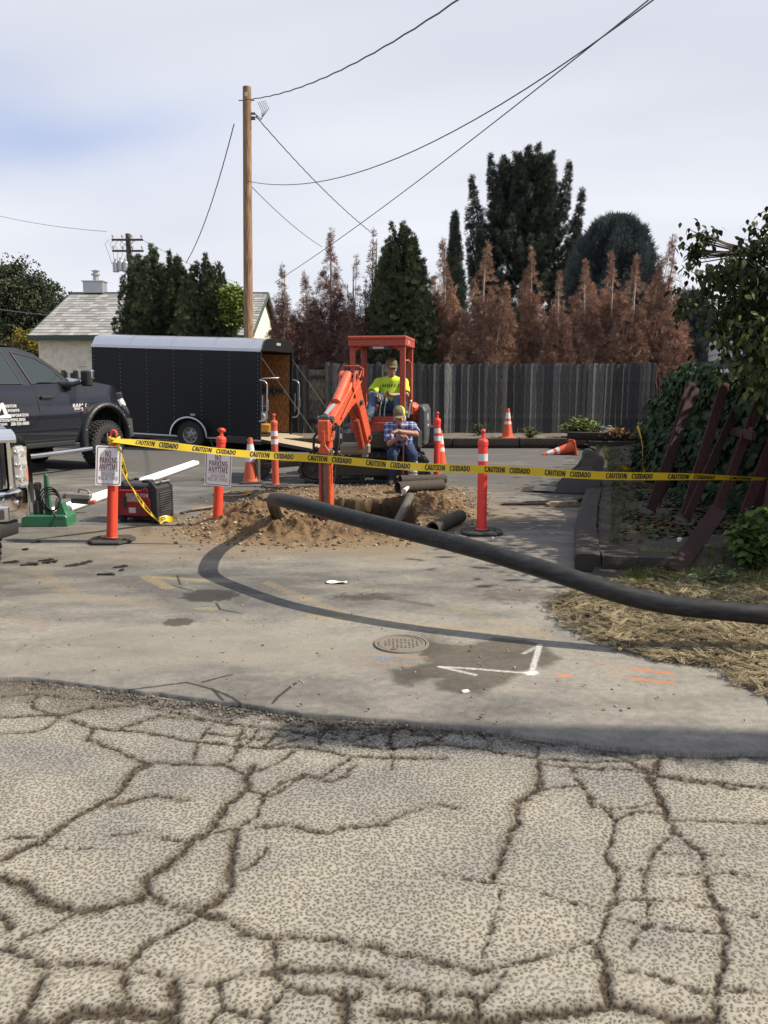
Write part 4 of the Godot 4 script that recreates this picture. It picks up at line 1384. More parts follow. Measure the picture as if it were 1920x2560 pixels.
func red_fence() -> void:
	var f := thing("red_fence","broken dark red picket fence with leaning boards along the right side","fence",Vector3.ZERO)
	var list := [
		[3.02,7.75,0.22,3.92,8.6,1.56,0.085,1],[3.22,7.6,0.20,3.86,8.1,1.50,0.095,0],[3.42,7.45,0.2,4.02,7.9,1.44,0.095,0],[3.55,7.3,0.15,4.1,7.7,1.2,0.09,1],[3.85,7.15,0.1,4.05,7.2,1.3,0.095,0],
		[2.88,8.4,0.2,3.55,9.1,1.5,0.11,1],[3.12,8.05,0.2,3.72,8.7,1.55,0.11,2],[3.35,7.9,0.2,3.98,8.4,1.5,0.10,1],[3.15,9.0,0.2,3.7,9.6,1.55,0.12,0],[3.4,9.6,0.2,3.95,10.2,1.5,0.12,1],[3.6,7.6,0.2,4.2,8.0,1.45,0.10,0],[3.72,7.3,0.1,3.98,7.5,1.35,0.10,1],[4.18,11.9,0.18,4.52,12.2,1.45,0.15,1],[4.3,11.95,0.35,4.5,12.05,1.3,0.12,2]]
	for q in list:
		var b := B.new()
		b.beam(w3(q[0],q[2],q[1]),w3(q[3],q[5],q[4]),q[6],0.02,Vector3(0,0,1))
		part("board",b,M["red fence %d" % q[7]],f)
	for i in 9:
		var d := 14.2 + 0.42 * i
		var x := 5.05 + (d - 14.2) * 0.31
		var b := B.new()
		b.beam(w3(x + rng.randf_range(-0.02,0.02),0.2,d),w3(x + rng.randf_range(-0.22,0.02),rng.randf_range(1.45,1.75),d + 0.05),0.10,0.02,Vector3(1,0,0.4))
		part("board",b,M["red fence %d" % (i % 3)],f)
	for q in [[5.0,14.0,6.3,18.2,1.35],[4.3,11.8,5.0,14.0,1.2],[3.5,7.6,4.25,11.8,1.05],[3.5,7.6,4.25,11.8,0.35]]:
		var b := B.new()
		b.beam(w3(q[0] + 0.06,q[4],q[1]),w3(q[2] + 0.06,q[4],q[3]),0.04,0.085)
		part("rail",b,M["red fence 1"],f)
	var b := B.new()
	b.beam(w3(3.50,0.0,7.1),w3(3.66,1.26,7.25),0.095,0.095,Vector3(0,0,1),0.006)
	part("post",b,M["red fence 0"],f)
	b = B.new()
	b.beam(w3(3.555,0.02,7.02),w3(3.70,1.0,7.17),0.03,0.03,Vector3(0,0,1),0.004)
	part("splintered_edge",b,M["raw wood"],f)
	b = B.new()
	b.prism(PackedVector2Array([Vector2(-0.03,-0.10),Vector2(0.02,-0.12),Vector2(0.05,0.02),Vector2(0.08,0.05),Vector2(-0.05,0.055),Vector2(-0.08,0.03)]),-0.01,0.01,0.002)
	var sp := part("torn_splinter",b,M["raw wood"],f)
	sp.position = w3(3.68,1.02,7.12)
	b = B.new()
	b.beam(w3(2.36,0.06,6.22),w3(3.06,0.42,7.1),0.14,0.022,Vector3(0.2,1,0.6))
	solo("fallen_plank",b,M["red fence 1"],"red plank fallen against the fence foot with its pale edge up","plank")
func buildings() -> void:
	var h := thing("cream_house","cream stucco house with grey shingle roof behind the trailer","house",w3(-8.43,0,32.1))
	var W := 3.68
	var D := 3.9
	var eave := 3.20
	var ridge := 4.92
	var b := B.new()
	b.quad(Vector3(-W,0,D),Vector3(W,0,D),Vector3(W,eave,D),Vector3(-W,eave,D))
	b.quad(Vector3(W,0,-D),Vector3(-W,0,-D),Vector3(-W,eave,-D),Vector3(W,eave,-D))
	for s in [-1.0,1.0]:
		var q := [Vector3(s * W,0,D),Vector3(s * W,0,-D),Vector3(s * W,eave,-D),Vector3(s * W,ridge - 0.1,0),Vector3(s * W,eave,D)]
		for k in range(1,4):
			if s > 0: b.tri(q[0],q[k],q[k + 1])
			else: b.tri(q[0],q[k + 1],q[k])
	part("wall",b,M["cream stucco"],h)
	var rf := B.new()
	var n := 17
	var over := 0.32
	for side in [1.0,-1.0]:
		var lo := Vector3(0,eave - over * (ridge - eave) / D,side * (D + over))
		var hi := Vector3(0,ridge,0)
		var up := (hi - lo).normalized()
		var nn := Vector3(0,D,side * (ridge - eave)).normalized()
		for i in n:
			var a := lo.lerp(hi,float(i) / n)
			var c := lo.lerp(hi,float(i + 1) / n)
			var x := -W - 0.2
			while x < W + 0.2:
				var w := minf(rng.randf_range(0.16,0.36),W + 0.2 - x)
				var g := rng.randf_range(0.17,0.33)
				rf.col = Color(g,g * 1.0,g * 0.98)
				var lift := nn * (0.014 + rng.randf_range(0.0,0.006))
				var jag := up * rng.randf_range(-0.015,0.01)
				var p0 := Vector3(x,0,0) + a + jag + lift
				var p1 := Vector3(x + w - 0.006,0,0) + a + jag + lift
				var p2 := Vector3(x + w - 0.006,0,0) + c + nn * 0.002
				var p3 := Vector3(x,0,0) + c + nn * 0.002
				if side > 0:
					rf.quad(p0,p1,p2,p3)
					rf.quad(p0 - lift,p1 - lift,p1,p0)
				else:
					rf.quad(p1,p0,p3,p2)
				x += w
		rf.col = Color(0.08,0.08,0.08)
		if side > 0: rf.quad(Vector3(-W - 0.2,0,0) + lo,Vector3(W + 0.2,0,0) + lo,Vector3(W + 0.2,0,0) + hi,Vector3(-W - 0.2,0,0) + hi)
		else: rf.quad(Vector3(W + 0.2,0,0) + lo,Vector3(-W - 0.2,0,0) + lo,Vector3(-W - 0.2,0,0) + hi,Vector3(W + 0.2,0,0) + hi)
	rf.col = Color(0.2,0.2,0.2)
	rf.box(Vector3(0,ridge + 0.005,0),Vector3(2 * W + 0.4,0.03,0.24),0.008)
	var roof := part("roof",rf,M["shingles"],h)
	b = B.new()
	b.box(Vector3(0,eave - 0.23,D + over + 0.015),Vector3(2 * W + 0.4,0.16,0.03),0.004)
	part("fascia",b,M["teal trim"],h)
	b = B.new()
	b.quad(Vector3(-W - 0.2,eave - 0.29,D),Vector3(-W - 0.2,eave - 0.29,D + over),Vector3(W + 0.2,eave - 0.29,D + over),Vector3(W + 0.2,eave - 0.29,D))
	part("soffit",b,M["cream stucco"],h)
	for s in [-1.0,1.0]:
		for side in [1.0,-1.0]:
			b = B.new()
			b.beam(Vector3(s * (W + 0.2),eave - 0.2,side * (D + over)),Vector3(s * (W + 0.2),ridge - 0.06,0),0.15,0.035,Vector3(s,0,0))
			part("barge_board",b,M["teal trim"],h)
	b = B.new()
	b.box(Vector3(0,0.25,0),Vector3(0.78,0.42,0.5),0.012)
	b.box(Vector3(0,0.48,0),Vector3(0.86,0.05,0.56),0.01)
	b.tf = Transform3D(Basis(),Vector3(0.05,0.5,0))
	b.lathe([Vector2(0.11,0),Vector2(0.11,0.22),Vector2(0.17,0.23),Vector2(0.17,0.28),Vector2(0.1,0.3),Vector2(0.1,0.38),Vector2(0.18,0.39),Vector2(0.0,0.45)],12)
	var ch := part("chimney",b,M["galvanised"],roof)
	ch.position = Vector3(-2.95,ridge - 0.06,0)
	for q in [[-2.2,2.0,0.35,0.03],[-1.9,1.55,0.9,0.05],[-1.35,1.9,0.06,0.5],[-2.4,1.6,0.3,0.07],[-0.9,2.3,0.2,0.16]]:
		b = B.new()
		b.box(Vector3(q[0],q[1],D + 0.003),Vector3(q[2],q[3],0.006),0.002)
		part("plaster_patch",b,mat("plaster patch",Color(0.42,0.40,0.35),0.95),h)
	var c := thing("carport","flat-roofed carport with dark green fascia and white siding behind the vines","carport",Vector3.ZERO)
	var e0 := w3(8.3,1.78,22.0)
	var e1 := w3(4.75,1.78,9.2)
	var along := (e1 - e0).normalized()
	var out := Vector3(along.z,0,-along.x) * -1.0
	if out.x < 0: out = -out
	b = B.new()
	b.beam(e0 + Vector3(0,0.08,0),e1 + Vector3(0,0.08,0),0.03,0.19,Vector3(0,1,0))
	part("fascia",b,M["teal trim"],c)
	b = B.new()
	b.beam(e0 + Vector3(0,-0.055,0) - out * 0.05,e1 + Vector3(0,-0.055,0) - out * 0.05,0.09,0.07,Vector3(0,1,0),0.015)
	part("gutter",b,M["white siding"],c)
	b = B.new()
	b.quad(e0,e1,e1 + out * 5.0,e0 + out * 5.0)
	b.quad(e0 + Vector3(0,0.17,0),e0 + out * 5.0 + Vector3(0,0.17,0),e1 + out * 5.0 + Vector3(0,0.17,0),e1 + Vector3(0,0.17,0))
	b.beam(e0 + out * 0.02,e0 + out * 5.0,0.05,0.18)
	part("roof",b,mat("roof felt",Color(0.16,0.17,0.18),0.9),c)
	for i in 15:
		b = B.new()
		var y := -0.9 + i * 0.17
		b.beam(e0 + out * 0.55 + Vector3(0,y - 1.0 + 0.2,0),e1 + out * 0.55 + Vector3(0,y - 1.0 + 0.2,0),0.02,0.185,Vector3(0,1,0.0) + out * 0.12)
		part("siding_board",b,M["white siding"],c)
	b = B.new()
	b.tube([e0 + Vector3(0,-0.1,0) - out * 0.05,e0 + Vector3(0,-0.28,0) + out * 0.1,e0 + Vector3(0,-1.6,0) + out * 0.3],0.04,8)
	part("downpipe",b,M["white siding"],c)
	b = B.new()
	var rx := gx(1560,44.0)
	b.quad(w3(rx - 3.5,1.2,40),w3(rx + 6,1.2,40),w3(rx + 6,2.9,45),w3(rx - 3.5,2.9,45))
	b.quad(w3(rx + 6,-0.1,40.2),w3(rx - 3.5,-0.1,40.2),w3(rx - 3.5,1.2,40.2),w3(rx + 6,1.2,40.2))
	b.tri(w3(rx - 3.5,1.2,40),w3(rx - 3.5,2.9,45),w3(rx - 3.5,1.2,50))
	solo("far_house_roof",b,mat("far roof",Color(0.26,0.28,0.31),0.9),"pale grey roof of a far house above the carport","roof")
	b = B.new()
	b.box(Vector3.ZERO,Vector3(8.5,0.06,0.3),0.01)
	var wl := solo("shed_roof_edge",b,M["white siding"],"white roof edge of a low shed glimpsed behind the dead cedars","shed")
	wl.position = w3(4.6,2.12,25.0)
func cable(pts: Array,r: float) -> B:
	var b := B.new()
	b.tube(pts,r,6,false)
	return b
func sag(a: Vector3,c: Vector3,drop: float,n := 24) -> Array:
	var o := []
	for k in n + 1:
		var q := float(k) / n
		o.append(a.lerp(c,q) - Vector3(0,4.0 * drop * q * (1.0 - q),0))
	return o
func poles_and_wires() -> void:
	var d := 21.3
	var px := gx(537,d)
	var top := gy(188,d)
	var t := thing("utility_pole","tall round brown wooden utility pole behind the trailer","pole",w3(px,0,d))
	var b := B.new()
	b.tube([Vector3(0,-0.1,0),Vector3(0.10,top * 0.5,0),Vector3(0.20,top,0)],[0.128,0.118,0.105],18)
	part("shaft",b,M["pole wood"],t)
	b = B.new()
	b.box(Vector3(0.195,top - 0.20,0.107),Vector3(0.07,0.10,0.004),0.001)
	part("tag_plate",b,M["galvanised"],t)
	var hy := gy(217,d)
	b = B.new()
	b.tube([Vector3(-0.02,hy,0),Vector3(0.38,hy,0)],0.012,6)
	part("through_bolt",b,M["steel dark"],t)
	b = B.new()
	var y1 := gy(246,d)
	b.box(Vector3(0.33,y1,0.02),Vector3(0.14,0.05,0.05),0.008)
	b.box(Vector3(0.33,gy(256,d),0.02),Vector3(0.12,0.08,0.05),0.008)
	part("bracket",b,M["steel dark"],t)
	b = B.new()
	for k in 5:
		var a := Vector3(0.35 + 0.02 * k,hy,0.03 * k - 0.05)
		b.tube([a + Vector3(0.1 + 0.03 * k,-0.02,0),a + Vector3(0.2 + 0.03 * k,-0.22,0),a + Vector3(0.2 - 0.03 * k,-0.42 - 0.02 * k,0),Vector3(0.38,y1 - 0.08 * (k % 2),0.03)],0.008,5,false)
	part("drip_loop",b,M["cable"],t)
	var P := func(u: float,v: float,dd: float) -> Vector3: return w3(gx(u,dd),gy(v,dd),dd)
	var list := [
		[P.call(546,216,d),w3(2.6,6.4,8.0),0.5,0.012,"twisted power cable from the pole top to the upper edge",1],
		[P.call(548,391,d),w3(4.6,6.6,7.5),1.12,0.009,"slack phone cable curving from mid pole to the upper right",0],
		[P.call(600,610,27.0),w3(4.7,6.7,7.5),0.2,0.009,"straight phone cable rising past the dead cedars to the upper right",0],
		[P.call(570,252,d),P.call(800,500,30.0),0.15,0.014,"service cable dropping right from the pole top to the thin dead cedar",1],
		[P.call(548,393,d),P.call(700,533,30.0),0.12,0.010,"thin line dropping right from mid pole behind the red-brown cedar",0],
		[P.call(525,268,d),P.call(415,568,27.5),0.35,0.014,"cable falling left from the pole to the cream house",1],
		[P.call(-60,440,60.0),P.call(250,500,46.0),0.3,0.014,"faint far wire at the left sky",0],
		[P.call(-60,655,36.0),P.call(130,682,31.0),0.05,0.022,"pale cable in front of the dark leafy tree at the left edge",0],
		[P.call(325,518,46.0),P.call(526,612,60.0),0.2,0.012,"faint far wire right of the crossarm pole",0]]
	for q in list:
		var pts := sag(q[0],q[1],q[2],40 if q[5] else 28)
		if q[5]:
			for k in pts.size(): pts[k] += Vector3(0,0.012 * (k % 2),0.0)
		solo("overhead_cable",cable(pts,q[3]),M["cable"],q[4],"cable","overhead cables")
	d = 46.0
	px = gx(295,d)
	var f := thing("crossarm_pole","far dark utility pole with two crossarms and transformers behind the cedars","pole",w3(px,0,d))
	var dark := mat("far pole wood",Color(0.075,0.062,0.055),0.9)
	b = B.new()
	b.tube([Vector3.ZERO,Vector3(0,gy(505,d),0)],[0.19,0.14],10)
	part("shaft",b,dark,f)
	for v in [519,543]:
		b = B.new()
		b.box(Vector3(0,gy(v,d),0.16),Vector3(1.75,0.11,0.09),0.01)
		part("crossarm",b,dark,f)
		for k in 4:
			b = B.new()
			b.tf = Transform3D(Basis(),Vector3(-0.8 + k * 0.533,gy(v,d) + 0.05,0.16))
			b.lathe([Vector2(0.02,0),Vector2(0.02,0.08),Vector2(0.07,0.1),Vector2(0.07,0.14),Vector2(0.05,0.16),Vector2(0.07,0.18),Vector2(0.04,0.24),Vector2(0,0.25)],8)
			part("insulator",b,M["porcelain"],f)
	for s in [-1.0,1.0]:
		b = B.new()
		b.beam(Vector3(0,gy(535,d),0.16),Vector3(s * 0.42,gy(521,d),0.16),0.04,0.02)
		part("brace",b,M["steel dark"],f)
	for k in 3:
		b = B.new()
		b.tf = Transform3D(Basis(),Vector3(-0.68 + 0.27 * k,gy(590,d) + 0.06 * (k % 2),0.3))
		b.lathe([Vector2(0.0,0),Vector2(0.17,0.02),Vector2(0.17,0.52),Vector2(0.15,0.56),Vector2(0.05,0.58),Vector2(0.05,0.74),Vector2(0,0.75)],12)
		part("transformer",b,M["galvanised"],f)
	b = B.new()
	for k in 6:
		var x := -1.0 + 0.28 * k
		b.tube([Vector3(x,gy(519,d),0.2),Vector3(x - 0.25,gy(528,d),0.2),Vector3(x - 0.1,gy(545,d),0.2),Vector3(x * 0.5 - 0.4,gy(572,d),0.25)],0.012,4,false)
	part("jumper_wire",b,M["cable"],f)
	b = B.new()
	b.tube([Vector3(0,-0.1,0),Vector3(0,8.2,0)],[0.17,0.13],14)
	var op := solo("utility_pole",b,M["pole wood"],"wooden utility pole standing just outside the right edge by the street","pole")
	op.position = w3(8.4,0,2.82)
# ---------------------------------------------------------------- lettering
func letters(txt: String,h: float,bold := 700,face := "Droid Sans") -> PackedVector3Array:
	var f := SystemFont.new()
	f.font_names = PackedStringArray([face])
	f.font_weight = bold
	var t := TextMesh.new()
	t.font = f
	t.text = txt
	t.font_size = 64
	t.pixel_size = h / 46.0
	t.depth = 0.0
	t.curve_step = 4.0
	t.horizontal_alignment = HORIZONTAL_ALIGNMENT_CENTER
	var a := t.get_mesh_arrays()
	var v: PackedVector3Array = a[Mesh.ARRAY_VERTEX]
	var out := PackedVector3Array()
	var id = a[Mesh.ARRAY_INDEX]
	if id == null or id.size() == 0:
		return v
	for k in id: out.append(v[k])
	return out
# flat raised lettering in the local xy plane facing +z; wide stretches it sideways
func write(b: B,txt: String,h: float,at: Vector3,bs := Basis.IDENTITY,wide := 1.0,bold := 700) -> void:
	var v := letters(txt,h,bold)
	for k in range(0,v.size(),3):
		var p := []
		for q in 3: p.append(at + bs * Vector3(v[k + q].x * wide,v[k + q].y,0.0))
		var nn: Vector3 = bs.z
		if (p[1] - p[0]).cross(p[2] - p[0]).dot(nn) < 0: b.tri(p[0],p[2],p[1])
		else: b.tri(p[0],p[1],p[2])
func ring_prof(r0: float,r1: float,w: float,e: float) -> Array:
	return [Vector2(r0,-w / 2),Vector2(r1 - e,-w / 2),Vector2(r1,-w / 2 + e),Vector2(r1,w / 2 - e),Vector2(r1 - e,w / 2),Vector2(r0,w / 2)]
# ---------------------------------------------------------------- enclosed trailer
func trailer() -> void:
	var blk := mat("trailer black paint",Color(0.016,0.0165,0.018),0.42)
	blk.metallic_specular = 0.32
	var alu := mat("trailer aluminium",Color(0.55,0.57,0.62),0.32,0.9)
	var ply := grain(mat("trailer plywood",Color(0.42,0.185,0.065),0.8),M["grey fence 0"].albedo_texture,Vector3(4,0.6,4))
	var rampm := grain(mat("ramp plywood",Color(0.46,0.375,0.26),0.9),ntex(61,0.02,4,Color(0.6,0.58,0.55),Color(1,1,1)),Vector3(1.2,1.2,1.2))
	var t := thing("cargo_trailer","black enclosed cargo trailer with silver rounded roof and its rear ramp down","trailer",w3(-4.36,0.0,17.94))
	t.rotation = Vector3(0,deg_to_rad(-15.0),deg_to_rad(-2.0))
	var x0 := -2.55
	var x1 := 1.66
	var L := x1 - x0
	var xc := (x0 + x1) / 2
	var y0 := 0.31
	var y1 := 2.26
	var W := 1.86
	var b := B.new()
	b.box(Vector3(xc,(y0 + y1) / 2,0),Vector3(L,y1 - y0,0.03),0.003)
	var sd := part("side_panel",b,blk,t)
	b = B.new()
	for c in 7:
		for k in 22:
			b.ball(Vector3(x0 + 0.06 + c * 0.682,y0 + 0.05 + k * 0.088,0.016),Vector3(0.009,0.009,0.006),3)
	part("rivet",b,alu,sd).set_meta("kind","stuff")
	b = B.new()
	for c in 6:
		b.box(Vector3(x0 + 0.06 + 0.682 * (c + 0.5),(y0 + y1) / 2,0.0165),Vector3(0.004,y1 - y0 - 0.1,0.003),0.0)
	part("panel_seam",b,M["black plastic"],sd).set_meta("kind","stuff")
	b = B.new()
	b.box(Vector3(xc,(y0 + y1) / 2,-W),Vector3(L,y1 - y0,0.03),0.003)
	part("side_panel",b,blk,t)
	b = B.new()
	b.box(Vector3(x0,(y0 + y1) / 2,-W / 2),Vector3(0.03,y1 - y0,W - 0.04),0.003)
	part("front_panel",b,blk,t)
	b = B.new()
	var prof := []
	for k in 13:
		var q := k / 12.0
		var z := 0.02 - (W + 0.04) * q
		var e := absf(q - 0.5) * 2.0
		prof.append(Vector2(z,y1 + 0.235 * pow(maxf(0.0,1.0 - pow(e,5.0)),0.45) + 0.05 * (1.0 - e * e)))
	var g := []
	for x in [x0,x0 + 0.02,x1 - 0.02,x1]:
		var row := []
		for p in prof: row.append(Vector3(x,p.y,p.x))
		g.append(row)
	b.grid(g,true)
	part("roof",b,alu,t)
	b = B.new()
	for k in 3:
		g = []
		for x in [0.0,0.03]:
			var row := []
			for p in prof: row.append(Vector3(x0 + 0.95 + k * 1.05 + x,p.y + 0.006,p.x))
			g.append(row)
		b.grid(g,true)
	part("roof_seam",b,alu,t).set_meta("kind","stuff")
	for e in [[x0 - 0.012,-1],[x1 + 0.012,1]]:
		b = B.new()
		var poly := PackedVector2Array()
		for p in prof: poly.append(Vector2(p.x,p.y))
		b.tf = Transform3D(Basis(Vector3(0,0,1),Vector3(0,1,0),Vector3(-1,0,0)),Vector3.ZERO)
		b.prism(poly,-e[0] - 0.012,-e[0] + 0.012,0.003)
		part("roof_end_cap",b,blk,t)
	for q in [[y1 + 0.0,0.07,0.02],[y0 - 0.02,0.035,0.022]]:
		b = B.new()
		b.box(Vector3(xc,q[0],0.012),Vector3(L + 0.02,q[1],q[2]),0.004)
		part("trim_strip",b,alu,t)
	for z in [-0.005,-W + 0.005]:
		b = B.new()
		b.box(Vector3(x1 - 0.02,(y0 + y1) / 2,z),Vector3(0.07,y1 - y0 + 0.04,0.05),0.006)
		part("rear_post",b,blk,t)
	b = B.new()
	b.box(Vector3(x1 - 0.02,y1 + 0.03,-W / 2),Vector3(0.08,0.06,W),0.006)
	var hd := part("header",b,alu,t)
	b = B.new()
	b.box(Vector3(x1 + 0.03,y1 + 0.16,-W / 2),Vector3(0.012,0.06,0.24),0.004)
	part("clearance_light",b,mat("grey lens",Color(0.35,0.34,0.33),0.2),hd)
	b = B.new()
	b.box(Vector3(xc,y0 - 0.005,-W / 2),Vector3(L - 0.06,0.05,W - 0.06),0.004)
	part("floor",b,rampm,t)
	b = B.new()
	b.box(Vector3(xc,y0 - 0.08,-W / 2),Vector3(L,0.09,W - 0.2),0.01)
	b.box(Vector3(x0 - 0.7,y0 - 0.08,-W / 2),Vector3(1.4,0.08,0.1),0.01)
	part("chassis",b,M["steel dark"],t)
	b = B.new()
	b.box(Vector3(x0 - 1.1,0.22,-W / 2),Vector3(0.06,0.42,0.06),0.006)
	part("tongue_jack",b,M["steel dark"],t)
	b = B.new()
	b.box(Vector3(xc,(y0 + y1) / 2,-W + 0.035),Vector3(L - 0.1,y1 - y0 - 0.1,0.012),0.002)
	part("plywood_lining",b,ply,t)
	b = B.new()
	b.box(Vector3(xc,(y0 + y1) / 2,-0.035),Vector3(L - 0.1,y1 - y0 - 0.1,0.012),0.002)
	part("plywood_lining",b,ply,t)
	b = B.new()
	b.box(Vector3(0.3,1.35,-W + 0.1),Vector3(2.4,0.1,0.05),0.004)
	for k in 14: b.box(Vector3(-0.7 + k * 0.15,1.28,-W + 0.12),Vector3(0.05,0.16,0.05),0.01)
	part("tool_rail",b,M["black plastic"],t)
	b = B.new()
	b.box(Vector3(-1.2,1.25,-W / 2),Vector3(0.02,1.9,W - 0.1),0.002)
	part("cupboard_front",b,ply,t)
	for z in [0.05,-W - 0.02]:
		b = B.new()
		var xx := x1 + 0.06
		b.tube([Vector3(x1,1.62,z),Vector3(xx + 0.06,1.60,z),Vector3(xx + 0.12,1.54,z),Vector3(xx + 0.12,0.82,z),Vector3(xx + 0.06,0.74,z),Vector3(x1,0.72,z)],0.017,8)
		b.tube([Vector3(xx + 0.02,1.30,z + 0.01),Vector3(xx + 0.02,0.86,z + 0.01)],0.014,8)
		b.box(Vector3(xx + 0.13,1.08,z),Vector3(0.05,0.22,0.03),0.006)
		part("lock_bar",b,alu,t)
	var w := Node3D.new()
	w.name = "wheel"
	t.add_child(w)
	w.position = Vector3(0,0.335,0.02)
	w.rotation.x = PI / 2
	b = B.new()
	b.lathe(ring_prof(0.185,0.335,0.2,0.03),36,false)
	part("tyre",b,M["black rubber"],w)
	b = B.new()
	b.lathe([Vector2(0.19,0.06),Vector2(0.185,0.085),Vector2(0.165,0.075),Vector2(0.15,0.03),Vector2(0.08,0.045),Vector2(0.05,0.06),Vector2(0.045,0.10),Vector2(0,0.105)],28)
	var rim := part("rim",b,mat("grey rim",Color(0.30,0.30,0.31),0.45,0.5),w)
	for k in 6:
		b = B.new()
		var a := TAU * k / 6
		b.tf = Transform3D(Basis(),Vector3(cos(a) * 0.115,0.045,sin(a) * 0.115))
		b.lathe([Vector2(0.022,0.0),Vector2(0.022,0.004),Vector2(0,0.004)],8)
		part("rim_hole",b,M["black rubber"],rim)
	b = B.new()
	g = []
	var g2 := []
	for k in 17:
		var a := PI * k / 16
		var c := Vector3(cos(a) * 0.43,0.32 + sin(a) * 0.40,0)
		g.append([c + Vector3(0,0,0.02),c + Vector3(0,0,0.20)])
		var o := Vector3(cos(a),sin(a),0)
		g2.append([c + Vector3(0,0,0.20),c + o * 0.035 + Vector3(0,0,0.205),c + o * 0.035 + Vector3(0,0,0.185)])
	b.grid(g)
	var fd := part("fender",b,blk,t)
	b = B.new()
	b.grid(g2)
	part("fender_edge",b,alu,fd)
	b = B.new()
	b.box(Vector3(0.02,0.79,0.018),Vector3(0.12,0.045,0.006),0.002)
	part("side_label",b,mat("yellowed label",Color(0.45,0.40,0.22),0.6),t)
	b = B.new()
	b.box(Vector3(1.1,0.28,-0.02),Vector3(0.5,0.16,0.12),0.02)
	b.tube([Vector3(0.45,0.27,0.0),Vector3(0.5,0.12,0.02),Vector3(0.62,0.05,0.0)],0.02,6)
	part("rear_light_box",b,M["black plastic"],t)
	b = B.new()
	var ra := Vector3(x1 + 0.02,y0 - 0.02,0)
	var rb := Vector3(x1 + 1.72,0.09,0)
	var dir := (rb - ra).normalized()
	b.box((ra + rb) / 2 + Vector3(0,0.0,-W / 2),Vector3((rb - ra).length(),0.05,W - 0.12),0.004,Basis(dir,Vector3(-dir.y,dir.x,0),Vector3(0,0,1)))
	var rp := part("ramp",b,rampm,t)
	b = B.new()
	b.box((ra + rb) / 2 + Vector3(0,-0.01,0.005 - 0.06),Vector3((rb - ra).length() + 0.02,0.075,0.03),0.004,Basis(dir,Vector3(-dir.y,dir.x,0),Vector3(0,0,1)))
	part("ramp_edge",b,M["black plastic"],rp)
	for z in [-0.02,-W + 0.02]:
		b = B.new()
		b.tube([Vector3(x1,2.12,z),Vector3(x1 + 1.55,0.16,z)],0.0055,5)
		part("ramp_cable",b,M["cable"],t)
	var T := t.transform
	var comp := thing("plate_compactor","yellow plate compactor with black engine standing in the trailer's open rear","compactor")
	comp.transform = T * Transform3D(Basis(Vector3.UP,0.3),Vector3(x1 - 0.42,y0 + 0.03,-0.75))
	var yel := mat("worn yellow paint",Color(0.42,0.22,0.03),0.55)
	b = B.new()
	b.prism(PackedVector2Array([Vector2(-0.42,0.1),Vector2(-0.34,0.0),Vector2(0.3,0.0),Vector2(0.42,0.1),Vector2(0.40,0.13),Vector2(0.28,0.05),Vector2(-0.32,0.05),Vector2(-0.40,0.13)]),-0.24,0.24,0.006)
	part("base_plate",b,M["steel dark"],comp)
	b = B.new()
	b.prism(PackedVector2Array([Vector2(-0.42,0.08),Vector2(0.30,0.08),Vector2(0.34,0.26),Vector2(0.05,0.30),Vector2(-0.15,0.42),Vector2(-0.36,0.30)]),-0.18,0.18,0.02)
	part("housing",b,yel,comp)
	b = B.new()
	b.box(Vector3(0.06,0.44,0),Vector3(0.36,0.26,0.34),0.03)
	b.box(Vector3(0.05,0.63,0),Vector3(0.44,0.12,0.3),0.03)
	part("engine",b,M["black plastic"],comp)
	b = B.new()
	b.tf = Transform3D(Basis(Vector3.RIGHT,PI / 2),Vector3(0.15,0.45,0.19))
	b.lathe([Vector2(0.0,0),Vector2(0.09,0),Vector2(0.09,0.05),Vector2(0.05,0.07),Vector2(0,0.07)],14)
	part("recoil_starter",b,M["galvanised"],comp)
	b = B.new()
	b.tube([Vector3(-0.3,0.3,-0.18),Vector3(-0.1,1.0,-0.18),Vector3(0.05,1.3,-0.18),Vector3(0.5,1.33,-0.18),Vector3(0.5,1.33,0.18),Vector3(0.05,1.3,0.18),Vector3(-0.1,1.0,0.18),Vector3(-0.3,0.3,0.18)],0.016,8)
	part("handle",b,M["galvanised"],comp)
	for k in 2:
		b = B.new()
		b.tube([Vector3(x1 - 0.15 - 0.25 * k,y0 + 0.06,-0.95 + 0.1 * k),Vector3(x1 - 0.55,1.95 - 0.2 * k,-0.18 - 0.1 * k)],0.02,8)
		b.tf = T
		b.v = B.new().v if false else b.v
		var s := solo("wooden_pole",b,M["raw wood"],["long wooden tool handle leaning in the trailer's rear, reaching higher","shorter wooden tool handle leaning in the trailer's rear"][k],"pole","tool handles in the trailer")
		s.transform = T
		b.tf = Transform3D.IDENTITY
	b = B.new()
	b.box(Vector3(0.0,0.2,0),Vector3(0.34,0.4,0.3),0.05)
	b.box(Vector3(0.05,0.46,0),Vector3(0.2,0.12,0.2),0.04)
	b.tube([Vector3(-0.15,0.4,0.1),Vector3(0.1,0.62,0.12),Vector3(0.3,0.4,0.1)],0.02,6)
	var mc := solo("tool_crate",b,mat("dark blue plastic",Color(0.03,0.06,0.13),0.5),"dark blue tool crate just inside the trailer's near rear corner","crate")
	mc.transform = T * Transform3D(Basis(),Vector3(x1 - 0.55,y0 + 0.55,-0.25))
	b = B.new()
	b.box(Vector3(0,0.26,0),Vector3(0.5,0.5,0.4),0.01)
	var bx := solo("wooden_box",b,ply,"plywood box under the blue crate in the trailer","box")
	bx.transform = T * Transform3D(Basis(),Vector3(x1 - 0.60,y0 + 0.02,-0.28))
